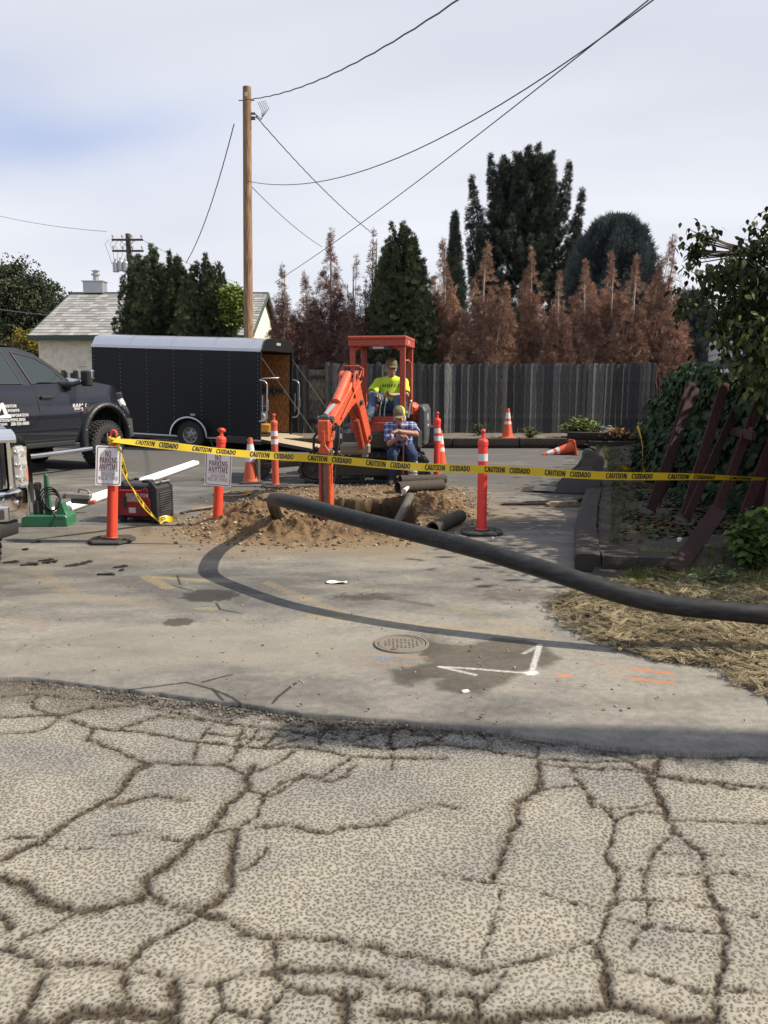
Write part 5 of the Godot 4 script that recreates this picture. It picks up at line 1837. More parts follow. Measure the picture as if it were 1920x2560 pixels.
# ---------------------------------------------------------------- grey pickup
func pickup() -> void:
	var paint := mat("pickup paint",Color(0.017,0.020,0.027),0.2,0.3)
	paint.clearcoat_enabled = true
	paint.clearcoat = 0.8
	paint.clearcoat_roughness = 0.06
	var trimm := mat("pickup trim",Color(0.018,0.019,0.021),0.45)
	var glass := mat("tinted glass",Color(0.02,0.03,0.03),0.05)
	glass.metallic_specular = 0.75
	var wmat := mat("white vinyl",Color(0.62,0.63,0.65),0.5)
	var t := thing("pickup_truck","dark grey lifted crew-cab pickup parked at left with lettering on its doors","pickup",w3(-5.06,0,14.30),deg_to_rad(62.0))
	var bulge := func(y: float) -> float: return 0.06 - 0.09 * pow((y - 1.0) / 0.62,2.0) - 0.02 * smoothstep(1.02,1.10,y)
	var top := func(x: float) -> float:
		var e := [Vector2(-9,1.49),Vector2(-0.75,1.49),Vector2(-0.36,1.545),Vector2(-0.12,1.525),Vector2(0.30,1.46),Vector2(0.50,1.38),Vector2(0.62,1.22)]
		for i in e.size() - 1:
			if x <= e[i + 1].x: return lerpf(e[i].y,e[i + 1].y,(x - e[i].x) / (e[i + 1].x - e[i].x))
		return 1.2
	var low := func(x: float) -> float:
		var y := 0.52
		for c in [0.0,-3.45]:
			var e := absf(x - c)
			if e < 0.44: y = maxf(y,0.52 + 0.56 * sqrt(1.0 - pow(e / 0.44,2.0)))
		return y
	var xs := []
	var x := -4.6
	while x < 0.62:
		xs.append(x)
		x += 0.03 if absf(x) < 0.5 or absf(x + 3.45) < 0.5 else 0.12
	xs.append(0.62)
	for side in [0,1]:
		var b := B.new()
		var g := []
		for q in xs:
			var row := []
			var lo: float = (low as Callable).call(q)
			var hi: float = (top as Callable).call(q)
			for k in 13:
				var y := lerpf(lo,hi,k / 12.0)
				var z: float = (bulge as Callable).call(y) - 0.16 * smoothstep(0.1,0.62,q) * smoothstep(0.9,1.3,y) - 0.10 * smoothstep(0.3,0.62,q)
				row.append(Vector3(q,y,z if side == 0 else -1.98 - z))
			g.append(row)
		b.grid(g,side == 0)
		pp("body_side",b,paint,t)
	var b := B.new()
	var g := []
	for i in 16:
		var q := -0.72 + 1.34 * i / 15.0
		var hi: float = (top as Callable).call(q)
		var row := []
		for k in 11:
			var s := k / 10.0
			var zin: float = (bulge as Callable).call(hi) - 0.16 * smoothstep(0.1,0.62,q) * smoothstep(0.9,1.3,hi) - 0.10 * smoothstep(0.3,0.62,q)
			var z := lerpf(zin,-1.98 - zin,s)
			row.append(Vector3(q,hi + 0.07 * sin(PI * s) + 0.02 * smoothstep(0.1,0.2,s) * smoothstep(0.9,0.8,s),z))
		g.append(row)
	b.grid(g,true)
	pp("hood",b,paint,t)
	b = B.new()
	b.box(Vector3(0.56,0.98,-0.99),Vector3(0.12,0.72,1.62),0.05)
	pp("grille",b,trimm,t)
	b = B.new()
	b.box(Vector3(-3.7,1.0,-0.99),Vector3(1.7,0.05,1.7),0.01)
	b.box(Vector3(-4.58,1.1,-0.99),Vector3(0.06,0.75,1.8),0.02)
	b.box(Vector3(-2.0,0.55,-0.99),Vector3(4.4,0.16,1.5),0.02)
	pp("chassis",b,trimm,t)
	var gp := [[-3.05,1.50,-0.03],[-3.0,2.0,-0.20],[-2.8,2.12,-0.30],[-1.9,2.14,-0.30],[-1.35,2.10,-0.29],[-1.08,2.00,-0.25],[-0.82,1.80,-0.16],[-0.60,1.56,-0.05]]
	b = B.new()
	g = []
	for q in gp:
		var row := []
		for k in 9:
			var s := k / 8.0
			row.append(Vector3(q[0],q[1] + 0.045 * sin(PI * s),lerpf(q[2],-1.98 - q[2],s)))
		g.append(row)
	b.grid(g,true)
	pp("roof",b,paint,t)
	b = B.new()
	b.quad(Vector3(-0.66,1.63,-0.20),Vector3(-0.66,1.63,-1.78),Vector3(-1.12,2.045,-1.66),Vector3(-1.12,2.045,-0.32))
	pp("windscreen",b,glass,t)
	for side in [0,1]:
		var mz := func(p: Vector2) -> Vector3:
			var z := -0.03 - 0.27 * (p.y - 1.49) / 0.63
			return Vector3(p.x,p.y,z if side == 0 else -1.98 - z)
		b = B.new()
		var outl := [Vector2(-3.05,1.48),Vector2(-0.60,1.48),Vector2(-0.60,1.56),Vector2(-0.82,1.80),Vector2(-1.08,2.00),Vector2(-1.35,2.09),Vector2(-2.8,2.10),Vector2(-3.0,2.0)]
		var poly := PackedVector2Array(outl)
		var id := Geometry2D.triangulate_polygon(poly)
		for k in range(0,id.size(),3):
			var p: Vector3 = (mz as Callable).call(poly[id[k]])
			var q: Vector3 = (mz as Callable).call(poly[id[k + 1]])
			var r: Vector3 = (mz as Callable).call(poly[id[k + 2]])
			if ((q - p).cross(r - p).z > 0) == (side == 0): b.tri(p,q,r)
			else: b.tri(p,r,q)
		pp("door_frame",b,paint,t)
		for pane in [[Vector2(-1.30,1.51),Vector2(-0.70,1.55),Vector2(-0.86,1.78),Vector2(-1.10,1.93),Vector2(-1.47,2.02)],[Vector2(-2.45,1.51),Vector2(-1.46,1.51),Vector2(-1.63,2.03),Vector2(-2.4,2.04)]]:
			b = B.new()
			var seal := B.new()
			var cen := Vector2.ZERO
			for p in pane: cen += p / pane.size()
			for k in pane.size():
				var a0: Vector2 = pane[k]
				var a1: Vector2 = pane[(k + 1) % pane.size()]
				var off := Vector3(0,0,0.006 if side == 0 else -0.006)
				var P0: Vector3 = (mz as Callable).call(a0) + off
				var P1: Vector3 = (mz as Callable).call(a1) + off
				var C: Vector3 = (mz as Callable).call(cen) + off
				if side == 0: b.tri(C,P0,P1)
				else: b.tri(C,P1,P0)
				seal.tube([P0,P1],0.012,5,false)
			var pn := pp("side_window",b,glass,t)
			pp("window_seal",seal,trimm,pn)
	b = B.new()
	var seam := func(pts: Array) -> void:
		var o := []
		for p in pts: o.append(Vector3(p.x,p.y,(bulge as Callable).call(p.y) + 0.001))
		b.tube(o,0.006,4,false)
	(seam as Callable).call([Vector2(-1.31,1.47),Vector2(-1.26,1.25),Vector2(-1.23,0.95),Vector2(-1.27,0.58)])
	(seam as Callable).call([Vector2(-0.34,1.40),Vector2(-0.35,1.1),Vector2(-0.35,0.85)])
	(seam as Callable).call([Vector2(-2.55,1.47),Vector2(-2.56,1.1),Vector2(-2.5,0.6)])
	(seam as Callable).call([Vector2(-0.60,0.58),Vector2(-2.5,0.58)])
	pp("door_seam",b,M["black rubber"],t)
	b = B.new()
	for q in [0.76]:
		b.box(Vector3(-1.5,0.75,0.055),Vector3(1.9,0.035,0.012),0.005)
	pp("door_crease",b,paint,t)
	for hx in [-1.10,-2.05]:
		b = B.new()
		b.box(Vector3(hx,1.285,0.05),Vector3(0.215,0.05,0.045),0.016)
		pp("door_handle",b,trimm,t)
	b = B.new()
	b.tube([Vector3(-0.38,0.40,0.10),Vector3(-0.42,0.385,0.15),Vector3(-1.0,0.365,0.16),Vector3(-2.6,0.33,0.16),Vector3(-2.75,0.36,0.08)],0.042,10)
	pp("step_bar",b,M["chrome"],t)
	b = B.new()
	b.box(Vector3(-1.6,0.50,-0.02),Vector3(2.0,0.09,0.08),0.02)
	pp("rocker",b,trimm,t)
	b = B.new()
	b.tube([Vector3(-0.76,1.50,-0.04),Vector3(-0.66,1.50,0.12),Vector3(-0.58,1.54,0.2)],[0.05,0.045,0.04],8)
	pp("mirror_arm",b,trimm,t)
	b = B.new()
	b.box(Vector3(-0.50,1.60,0.26),Vector3(0.11,0.27,0.2),0.045)
	var mi := pp("mirror_head",b,trimm,t)
	b = B.new()
	b.box(Vector3(-0.455,1.665,0.265),Vector3(0.07,0.145,0.205),0.03)
	pp("mirror_cap",b,M["chrome"],mi)
	for c in [0.0,-3.45]:
		b = B.new()
		g = []
		for k in 25:
			var a := PI * (k / 24.0 * 1.12 - 0.06)
			var rx := Vector2(cos(a) * 0.43,sin(a) * 0.57)
			var ro := Vector2(cos(a) * 0.51,sin(a) * 0.66)
			var yb := 0.52
			g.append([Vector3(c + rx.x,yb + rx.y,0.02),Vector3(c + rx.x,yb + rx.y,0.125),Vector3(c + lerpf(rx.x,ro.x,0.55),yb + lerpf(rx.y,ro.y,0.55),0.12),Vector3(c + ro.x,yb + ro.y,0.085),Vector3(c + ro.x * 1.01,yb + ro.y * 1.01,0.0)])
		b.grid(g)
		var fl := pp("wheel_flare",b,trimm,t)
		for k in 7:
			b = B.new()
			var a := PI * (0.1 + 0.8 * k / 6.0)
			b.ball(Vector3(c + cos(a) * 0.475,0.52 + sin(a) * 0.62,0.118),Vector3(0.014,0.014,0.008),4)
			pp("bolt",b,M["galvanised"],fl)
		b = B.new()
		b.box(Vector3(c,0.85,-0.5),Vector3(0.78,0.7,0.02),0.0)
		pp("wheel_well",b,M["black rubber"],t)
	for q in [[0.0,0.0,8.0],[-3.8,0.0,0.0],[0.0,-1.98,8.0],[-3.8,-1.98,0.0]]:
		var w := offroad_wheel(t,0.425,0.30)
		w.position = Vector3(q[0],0.425,q[1] - 0.06 if q[1] == 0.0 else q[1] + 0.06)
		w.rotation = Vector3(PI / 2,0,0) if q[1] == 0.0 else Vector3(-PI / 2,0,0)
		if q[2] != 0.0: w.basis = Basis(Vector3.UP,deg_to_rad(q[2])) * w.basis
	b = B.new()
	g = []
	for k in 9:
		var s := k / 8.0
		var z := lerpf(0.03,-2.01,s)
		var f := 0.70 - 0.10 * pow(absf(s - 0.5) * 2.0,4.0)
		g.append([Vector3(f - 0.2,0.52,z),Vector3(f - 0.02,0.53,z),Vector3(f,0.6,z),Vector3(f,0.80,z),Vector3(f - 0.03,0.86,z),Vector3(f - 0.2,0.87,z)])
	b.grid(g)
	b.quad(Vector3(0.42,0.52,0.03),Vector3(0.62,0.53,0.03),Vector3(0.60,0.86,0.03),Vector3(0.42,0.87,0.03))
	pp("front_bumper",b,mat("pickup bumper",Color(0.20,0.21,0.22),0.3,0.8),t)
	b = B.new()
	b.prism(PackedVector2Array([Vector2(0.46,0.98),Vector2(0.60,0.96),Vector2(0.63,1.12),Vector2(0.57,1.23),Vector2(0.50,1.19)]),-0.30,-0.13,0.015)
	pp("headlight",b,mat("headlight lens",Color(0.62,0.62,0.62),0.12),t)
	b = B.new()
	var zz := 0.062
	var put := func(bb: B,txt: String,h: float,px: float,y: float,wide: float) -> void:
		write(bb,txt,h,Vector3(px,y,(bulge as Callable).call(y) + 0.004),Basis(),wide)
	(put as Callable).call(b,"RAM",0.06,-0.53,1.135,1.15)
	(put as Callable).call(b,"3500",0.055,-0.53,1.07,1.1)
	(put as Callable).call(b,"C",0.06,-0.37,1.13,0.8)
	pp("badge_lettering",b,wmat,t)
	b = B.new()
	b.box(Vector3(-0.53,1.035,0.061),Vector3(0.2,0.008,0.003),0.0)
	b.box(Vector3(-0.37,1.085,0.061),Vector3(0.10,0.008,0.003),0.0)
	pp("badge_underline",b,mat("badge red",Color(0.35,0.03,0.03),0.4),t)
	b = B.new()
	(put as Callable).call(b,"CANYON",0.048,-1.75,1.165,0.85)
	(put as Callable).call(b,"POWER",0.048,-1.69,1.09,0.85)
	(put as Callable).call(b,"CORPORATION",0.046,-1.63,1.015,0.75)
	(put as Callable).call(b,"EXCAVATION/PIPELINES",0.046,-1.81,0.945,0.8)
	(put as Callable).call(b,"NAMPA, IDAHO",0.036,-1.95,0.885,0.7)
	(put as Callable).call(b,"208-555-0000",0.05,-1.61,0.882,0.72)
	pp("door_lettering",b,wmat,t)
	b = B.new()
	for q in [[Vector2(-2.0,1.02),Vector2(-1.9,1.22),Vector2(-1.86,1.22),Vector2(-1.80,1.05),Vector2(-1.86,1.04),Vector2(-1.89,1.14),Vector2(-1.95,1.03)],[Vector2(-2.02,0.98),Vector2(-1.76,0.98),Vector2(-1.74,1.01),Vector2(-1.80,1.045),Vector2(-1.98,1.01)]]:
		b.prism(PackedVector2Array(q),zz - 0.002,zz + 0.003,0.0)
	pp("door_emblem",b,wmat,t)
	b = B.new()
	b.box(Vector3(-1.0,1.53,-0.016),Vector3(0.42,0.012,0.012),0.0)
	pp("window_sill_strip",b,M["chrome"],t)
# the pickup is drawn on a shortened side view; lengthen each piece to its true size
func pp(called: String,b: B,m: Material,parent: Node) -> MeshInstance3D:
	for k in b.v.size():
		b.v[k].x *= 1.10
		b.n[k] = Vector3(b.n[k].x / 1.10,b.n[k].y,b.n[k].z).normalized()
	return part(called,b,m,parent)
func offroad_wheel(parent: Node,r: float,w: float) -> Node3D:
	var n := Node3D.new()
	n.name = numbered(parent,"wheel")
	parent.add_child(n)
	var b := B.new()
	b.lathe([Vector2(0.21,-w / 2 + 0.02),Vector2(0.26,-w / 2),Vector2(r - 0.05,-w / 2 + 0.005),Vector2(r - 0.018,-w / 2 + 0.04),Vector2(r - 0.014,0),Vector2(r - 0.018,w / 2 - 0.04),Vector2(r - 0.05,w / 2 - 0.005),Vector2(0.26,w / 2),Vector2(0.21,w / 2 - 0.02)],44,true)
	for k in 34:
		for row in 4:
			var a := TAU * (k + 0.5 * (row % 2)) / 34
			var rad := Vector3(cos(a),0,sin(a))
			var tan_ := Vector3(-sin(a),0,cos(a))
			b.box(rad * (r - 0.012) + Vector3(0,(row - 1.5) * w * 0.25,0),Vector3(0.03,w * 0.19,0.05),0.006,Basis(rad,Vector3.UP,rad.cross(Vector3.UP)) * Basis(Vector3.RIGHT,0.35 if row % 2 else -0.35))
		for s in [-1.0,1.0]:
			var a := TAU * k / 34
			var rad := Vector3(cos(a),0,sin(a))
			b.box(rad * (r - 0.045) + Vector3(0,s * (w / 2 - 0.006),0),Vector3(0.05,0.02,0.035),0.005,Basis(rad,Vector3.UP,rad.cross(Vector3.UP)))
	part("tyre",b,M["black rubber"],n)
	b = B.new()
	b.lathe([Vector2(0.215,w / 2 - 0.02),Vector2(0.215,w / 2 - 0.01),Vector2(0.20,w / 2 - 0.02),Vector2(0.19,w / 2 - 0.09),Vector2(0.06,w / 2 - 0.07),Vector2(0.05,w / 2 - 0.03),Vector2(0,w / 2 - 0.03)],30)
	var rim := part("rim",b,mat("black rim",Color(0.02,0.02,0.02),0.3,0.4),n)
	for k in 8:
		b = B.new()
		var a := TAU * k / 8
		b.beam(Vector3(cos(a) * 0.05,w / 2 - 0.045,sin(a) * 0.05),Vector3(cos(a) * 0.2,w / 2 - 0.03,sin(a) * 0.2),0.028,0.02,Vector3.UP,0.004)
		part("spoke",b,M["chrome"] if k % 2 == 0 else M["black rim"],rim)
	return n
# ---------------------------------------------------------------- chrome nose of the truck at the left edge
func chrome_truck() -> void:
	var t := thing("chrome_truck","front corner of a large dark truck with chrome grille and bumper at the left edge","truck",w3(-2.635,0,5.92),deg_to_rad(35.0))
	var body := mat("truck paint",Color(0.012,0.013,0.016),0.18,0.2)
	body.clearcoat_enabled = true
	body.clearcoat = 1.0
	var W := 2.05
	var b := B.new()
	var g := []
	for k in 25:
		var s := k / 24.0
		var x := -W * s
		var e := absf(s - 0.5) * 2.0
		var back := 0.26 * pow(e,7.0) + 0.05 * e * e
		var sec := []
		for q in [[0.745,-0.20],[0.765,-0.12],[0.768,-0.05],[0.755,-0.01],[0.725,0.0],[0.62,-0.005],[0.545,-0.02],[0.520,-0.05],[0.515,-0.16]]:
			sec.append(Vector3(x + (0.10 if k == 0 else (-0.10 if k == 24 else 0.0)) * 0.0,q[0],q[1] - back))
		g.append(sec)
	b.grid(g,true)
	for q in [[0.0,1],[-W,-1]]:
		b.box(Vector3(q[0] - q[1] * 0.01,0.64,-0.42),Vector3(0.02,0.24,0.24),0.01)
	part("bumper",b,M["chrome"],t)
	b = B.new()
	b.box(Vector3(-0.33,0.60,-0.035),Vector3(0.27,0.115,0.05),0.012)
	var fb := part("fog_lamp_bezel",b,M["chrome"],t)
	b = B.new()
	b.box(Vector3(-0.34,0.60,-0.012),Vector3(0.215,0.078,0.03),0.01)
	part("fog_lamp_recess",b,M["black plastic"],fb)
	b = B.new()
	b.ball(Vector3(-0.135,0.675,-0.045),Vector3(0.022,0.022,0.012),5)
	part("parking_sensor",b,M["chrome"],t)
	b = B.new()
	g = []
	for k in 13:
		var s := k / 12.0
		var e := absf(s - 0.5) * 2.0
		var back := 0.22 * pow(e,6.0)
		var x := -0.10 - (W - 0.2) * s
		g.append([Vector3(x,0.53,-0.06 - back),Vector3(x,0.47,-0.03 - back),Vector3(x,0.40,-0.06 - back),Vector3(x,0.385,-0.10 - back),Vector3(x,0.37,-0.3 - back)])
	b.grid(g,true)
	part("valance",b,M["black plastic"],t)
	b = B.new()
	b.box(Vector3(-0.30,0.445,-0.045),Vector3(0.06,0.03,0.03),0.008)
	part("tow_hook",b,M["galvanised"],t)
	var gx0 := -0.10
	b = B.new()
	b.box(Vector3(-W / 2,0.95,-0.20),Vector3(W - 0.4,0.36,0.08),0.01)
	part("grille_back",b,M["black plastic"],t)
	for s in [0,1]:
		b = B.new()
		var sx := -0.145 if s == 0 else -W + 0.145
		b.prism(PackedVector2Array([Vector2(sx - 0.022,0.77),Vector2(sx + 0.022,0.77),Vector2(sx + 0.018,1.17),Vector2(sx - 0.022,1.17)]),-0.22,-0.085,0.018)
		part("grille_post",b,M["chrome"],t)
	b = B.new()
	g = []
	for k in 7:
		var s := k / 6.0
		var x := gx0 - (W + 2 * gx0) * s
		g.append([Vector3(x,1.12,-0.10),Vector3(x,1.135,-0.075),Vector3(x,1.17,-0.085),Vector3(x,1.195,-0.14),Vector3(x,1.215,-0.26)])
	b.grid(g,true)
	part("grille_header",b,M["chrome"],t)
	b = B.new()
	b.box(Vector3(-W / 2,0.80,-0.12),Vector3(W - 0.46,0.055,0.07),0.015)
	part("grille_footer",b,M["chrome"],t)
	for k in 3:
		b = B.new()
		b.box(Vector3(-0.27 - k * 0.42,0.955,-0.115),Vector3(0.06,0.30,0.06),0.012)
		part("grille_bar",b,M["chrome"],t)
	b = B.new()
	for r in 13:
		b.box(Vector3(-W / 2,0.84 + r * 0.022,-0.152),Vector3(W - 0.5,0.006,0.012),0.0)
	for c in 60: b.box(Vector3(-0.25 - c * 0.026,0.97,-0.15),Vector3(0.006,0.28,0.012),0.0)
	part("grille_mesh",b,M["steel dark"],t).set_meta("kind","stuff")
	for s in [0]:
		b = B.new()
		g = []
		for k in 9:
			var a := k / 8.0
			var p := Vector2(-0.092,-0.09).lerp(Vector2(-0.035,-0.12),minf(1.0,a * 2.0)) if a < 0.5 else Vector2(-0.035,-0.12).lerp(Vector2(0.0,-0.38),(a - 0.5) * 2.0)
			g.append([Vector3(p.x,0.775,p.y - 0.01),Vector3(p.x + 0.004,0.80,p.y),Vector3(p.x + 0.006,0.93,p.y + 0.004),Vector3(p.x,1.06,p.y - 0.01),Vector3(p.x - 0.012,1.095,p.y - 0.05)])
		b.grid(g)
		var lens := mat("clear lens",Color(0.95,0.95,0.95),0.04)
		lens.transparency = BaseMaterial3D.TRANSPARENCY_ALPHA
		lens.albedo_color.a = 0.18
		var hl := part("headlight",b,lens,t)
		b = B.new()
		for y in [0.83,0.93,1.03]:
			b.tf = Transform3D(Basis(Vector3.RIGHT,PI / 2) ,Vector3(-0.062,y,-0.16))
			b.lathe([Vector2(0.01,-0.02),Vector2(0.022,0.0),Vector2(0.028,0.03)],14,true)
		b.tf = Transform3D.IDENTITY
		b.box(Vector3(-0.055,0.93,-0.24),Vector3(0.10,0.30,0.02),0.004)
		part("reflector",b,M["chrome"],hl)
		b = B.new()
		b.box(Vector3(-0.022,0.87,-0.22),Vector3(0.012,0.10,0.10),0.003)
		part("side_marker",b,mat("amber lens",Color(0.55,0.10,0.02),0.2),hl)
	b = B.new()
	g = []
	for k in 10:
		var z := -0.22 - 1.5 * k / 9.0
		var row := []
		for q in 9:
			var s := q / 8.0
			var e := absf(s - 0.5) * 2.0
			row.append(Vector3(-0.10 - (W - 0.2) * s,1.20 + 0.10 * (k / 9.0) + 0.07 * (1.0 - pow(e,4.0)) - 0.03 * smoothstep(1.0,0.0,k * 0.6),z))
		g.append(row)
	b.grid(g,false)
	part("hood",b,body,t)
	b = B.new()
	g = []
	for k in 12:
		var z := -0.26 - 1.5 * k / 11.0
		var arch := sqrt(maxf(0.0,1.0 - pow((z + 0.95) / 0.50,2.0)))
		g.append([Vector3(-0.12,1.20 + 0.01 * k,z),Vector3(-0.02,1.15,z),Vector3(0.03,1.0,z),Vector3(0.03,lerpf(0.62,1.0,arch * 0.9),z)])
	b.grid(g,true)
	part("fender",b,body,t)
	b = B.new()
	b.box(Vector3(-W / 2,1.30,-2.6),Vector3(W - 0.1,0.9,1.8),0.2)
	b.box(Vector3(-W / 2,0.75,-2.4),Vector3(W - 0.1,0.7,2.2),0.1)
	b.box(Vector3(-W / 2,0.7,-0.7),Vector3(W - 0.7,0.7,0.9),0.05)
	part("cab",b,body,t)
	for q in [-0.32,-W + 0.32]:
		var w := offroad_wheel(t,0.42,0.28)
		w.position = Vector3(q,0.42,-0.95)
		w.rotation = Vector3(0,0,-PI / 2 if q > -0.5 else PI / 2)
# ---------------------------------------------------------------- mini excavator
func excavator() -> void:
	var org := mat("excavator orange",Color(0.64,0.105,0.038),0.45)
	org.clearcoat_enabled = true
	org.clearcoat = 0.15
	org.clearcoat_roughness = 0.3
	var red := mat("faded excavator red",Color(0.42,0.068,0.04),0.6)
	var scuff := ntex(72,0.025,5,Color(0.52,0.48,0.45),Color(1,1,1),512,0,0.22,0.58)
	grain(org,scuff,Vector3(2.2,2.2,2.2))
	grain(red,scuff,Vector3(2.2,2.2,2.2))
	var worn := mat("worn steel",Color(0.24,0.20,0.16),0.6,0.5)
	var mud := grain(mat("muddy steel",Color(0.085,0.072,0.056),0.9),ntex(71,0.03,4,Color(0.45,0.42,0.4),Color(1,1,1)),Vector3(2,2,2))
	var dk := mat("excavator grey",Color(0.055,0.058,0.062),0.55)
	var rub: Material = M["black rubber"]
	var cx := -0.30
	var cd := 12.78
	var t := thing("mini_excavator","orange mini excavator with open canopy digging at the hole","excavator",w3(cx,0,cd))
	for s in [1.0,-1.0]:
		var z: float = s * 0.62
		var b := B.new()
		var loop := []
		var hl := 0.80
		var r := 0.205
		for k in 13: loop.append(Vector2(hl + cos(-PI / 2 + PI * k / 12.0) * r,0.225 + sin(-PI / 2 + PI * k / 12.0) * r))
		for k in 13: loop.append(Vector2(-hl + cos(PI / 2 + PI * k / 12.0) * r,0.225 + sin(PI / 2 + PI * k / 12.0) * r))
		var m := loop.size()
		for k in m:
			var p: Vector2 = loop[k]
			var q: Vector2 = loop[(k + 1) % m]
			var d := (q - p).normalized()
			var nn := Vector2(d.y,-d.x)
			var p2 := p - nn * 0.035
			var q2 := q - nn * 0.035
			b.quad(Vector3(p.x,p.y,z + 0.15),Vector3(p.x,p.y,z - 0.15),Vector3(q.x,q.y,z - 0.15),Vector3(q.x,q.y,z + 0.15))
			b.quad(Vector3(p2.x,p2.y,z - 0.15),Vector3(p2.x,p2.y,z + 0.15),Vector3(q2.x,q2.y,z + 0.15),Vector3(q2.x,q2.y,z - 0.15))
			b.quad(Vector3(p2.x,p2.y,z + 0.15),Vector3(p.x,p.y,z + 0.15),Vector3(q.x,q.y,z + 0.15),Vector3(q2.x,q2.y,z + 0.15))
			b.quad(Vector3(p.x,p.y,z - 0.15),Vector3(p2.x,p2.y,z - 0.15),Vector3(q2.x,q2.y,z - 0.15),Vector3(q.x,q.y,z - 0.15))
		var tr := part("track",b,rub,t)
		var per := 4.0 * hl + TAU * r
		for k in 46:
			var l := per * k / 46.0
			var p := Vector2.ZERO
			var nn := Vector2.UP
			if l < 2 * hl:
				p = Vector2(-hl + l,0.225 - r); nn = Vector2(0,-1)
			elif l < 2 * hl + PI * r:
				var a := -PI / 2 + (l - 2 * hl) / r
				nn = Vector2(cos(a),sin(a)); p = Vector2(hl,0.225) + nn * r
			elif l < 4 * hl + PI * r:
				p = Vector2(hl - (l - 2 * hl - PI * r),0.225 + r); nn = Vector2(0,1)
			else:
				var a := PI / 2 + (l - 4 * hl - PI * r) / r
				nn = Vector2(cos(a),sin(a)); p = Vector2(-hl,0.225) + nn * r
			var lb := B.new()
			var y := Vector3(nn.x,nn.y,0)
			lb.box(Vector3(p.x,p.y,z) + y * 0.010,Vector3(0.045,0.028,0.30),0.008,Basis(y.cross(Vector3(0,0,1)),y,Vector3(0,0,1)))
			part("lug",lb,rub,tr)
		b = B.new()
		b.prism(PackedVector2Array([Vector2(-0.72,0.12),Vector2(0.72,0.12),Vector2(0.72,0.27),Vector2(0.5,0.33),Vector2(-0.5,0.33),Vector2(-0.72,0.27)]),z - 0.10,z + 0.10,0.01)
		part("track_frame",b,mud,t)
		for q in [[-0.80,0.155,"idler"],[0.80,0.155,"sprocket"],[-0.42,0.075,"roller"],[0.0,0.075,"roller"],[0.42,0.075,"roller"]]:
			b = B.new()
			b.tf = Transform3D(Basis(Vector3.RIGHT,PI / 2),Vector3(q[0],0.225 if q[1] > 0.1 else 0.105,z))
			b.lathe([Vector2(0,-0.09),Vector2(q[1],-0.09),Vector2(q[1],0.09),Vector2(q[1] * 0.75,0.09),Vector2(q[1] * 0.7,0.07),Vector2(q[1] * 0.35,0.07),Vector2(q[1] * 0.3,0.10),Vector2(0,0.10)],22)
			part(q[2],b,mud,t)
		b = B.new()
		for k in 4: b.box(Vector3(0.02 + k * 0.033,0.075 + 0.01 * (k % 2),z + 0.155 * s),Vector3(0.028,0.035,0.012),0.004)
		if s > 0: part("track_badge",b,mat("scuffed white",Color(0.40,0.39,0.36),0.7),t).set_meta("kind","stuff")
	var b := B.new()
	b.box(Vector3(0,0.36,0),Vector3(0.7,0.22,1.0),0.03)
	part("car_body",b,mud,t)
	b = B.new()
	b.tf = Transform3D(Basis(),Vector3(0,0.46,0))
	b.lathe([Vector2(0,0),Vector2(0.36,0),Vector2(0.36,0.07),Vector2(0,0.07)],24)
	part("slew_ring",b,M["steel dark"],t)
	b = B.new()
	var g := []
	for k in 8:
		var a := -0.8 + 1.6 * k / 7.0
		g.append([Vector3(-1.72 + 0.07 * cos(a * 1.6) ,0.20 + 0.19 * a / 0.8,-0.70),Vector3(-1.72 + 0.07 * cos(a * 1.6),0.20 + 0.19 * a / 0.8,0.72)])
	b.grid(g)
	b.box(Vector3(-1.66,0.20,0),Vector3(0.05,0.36,1.38),0.01)
	var bl := part("dozer_blade",b,mud,t)
	for z in [0.33,-0.33]:
		b = B.new()
		b.beam(Vector3(-1.64,0.22,z),Vector3(-0.35,0.34,z),0.09,0.10,Vector3(0,0,1),0.012)
		part("blade_arm",b,mud,bl)
	var U := Transform3D(Basis(Vector3.UP,deg_to_rad(-9.0)),Vector3(0.20,0,0))
	b = B.new()
	b.tf = U
	b.prism(PackedVector2Array([Vector2(-0.5,0.53),Vector2(0.74,0.53),Vector2(0.74,0.78),Vector2(-0.5,0.78)]),-0.75,0.46,0.03)
	part("platform",b,dk,t)
	b = B.new()
	b.tf = U
	b.box(Vector3(0.22,0.655,0.53),Vector3(0.66,0.25,0.14),0.02)
	part("front_step",b,mud,t)
	b = B.new()
	b.tf = U
	b.box(Vector3(0.21,0.855,0.555),Vector3(0.64,0.155,0.05),0.012)
	b.box(Vector3(0.21,0.975,0.53),Vector3(0.64,0.085,0.03),0.01)
	part("front_guard",b,red,t)
	b = B.new()
	b.tf = U
	b.box(Vector3(0.1,0.80,0.15),Vector3(0.8,0.03,0.75),0.008)
	part("floor_plate",b,M["steel dark"],t)
	b = B.new()
	b.tf = U
	b.box(Vector3(0.20,0.96,-0.22),Vector3(0.60,0.26,0.45),0.04)
	part("seat_box",b,dk,t)
	b = B.new()
	b.tf = U
	b.box(Vector3(0.22,1.105,-0.16),Vector3(0.46,0.09,0.44),0.04)
	b.box(Vector3(0.22,1.32,-0.38),Vector3(0.44,0.42,0.09),0.045)
	part("seat",b,M["black plastic"],t)
	b = B.new()
	b.tf = U
	b.prism(PackedVector2Array([Vector2(0.66,0.56),Vector2(0.79,0.56),Vector2(0.81,0.70),Vector2(0.80,1.10),Vector2(0.76,1.18),Vector2(0.68,1.18)]),-0.55,0.20,0.03)
	part("side_cover",b,mat("side cover grey",Color(0.065,0.068,0.072),0.5),t)
	b = B.new()
	b.tf = U
	b.box(Vector3(0.805,0.99,-0.05),Vector3(0.006,0.10,0.09),0.0)
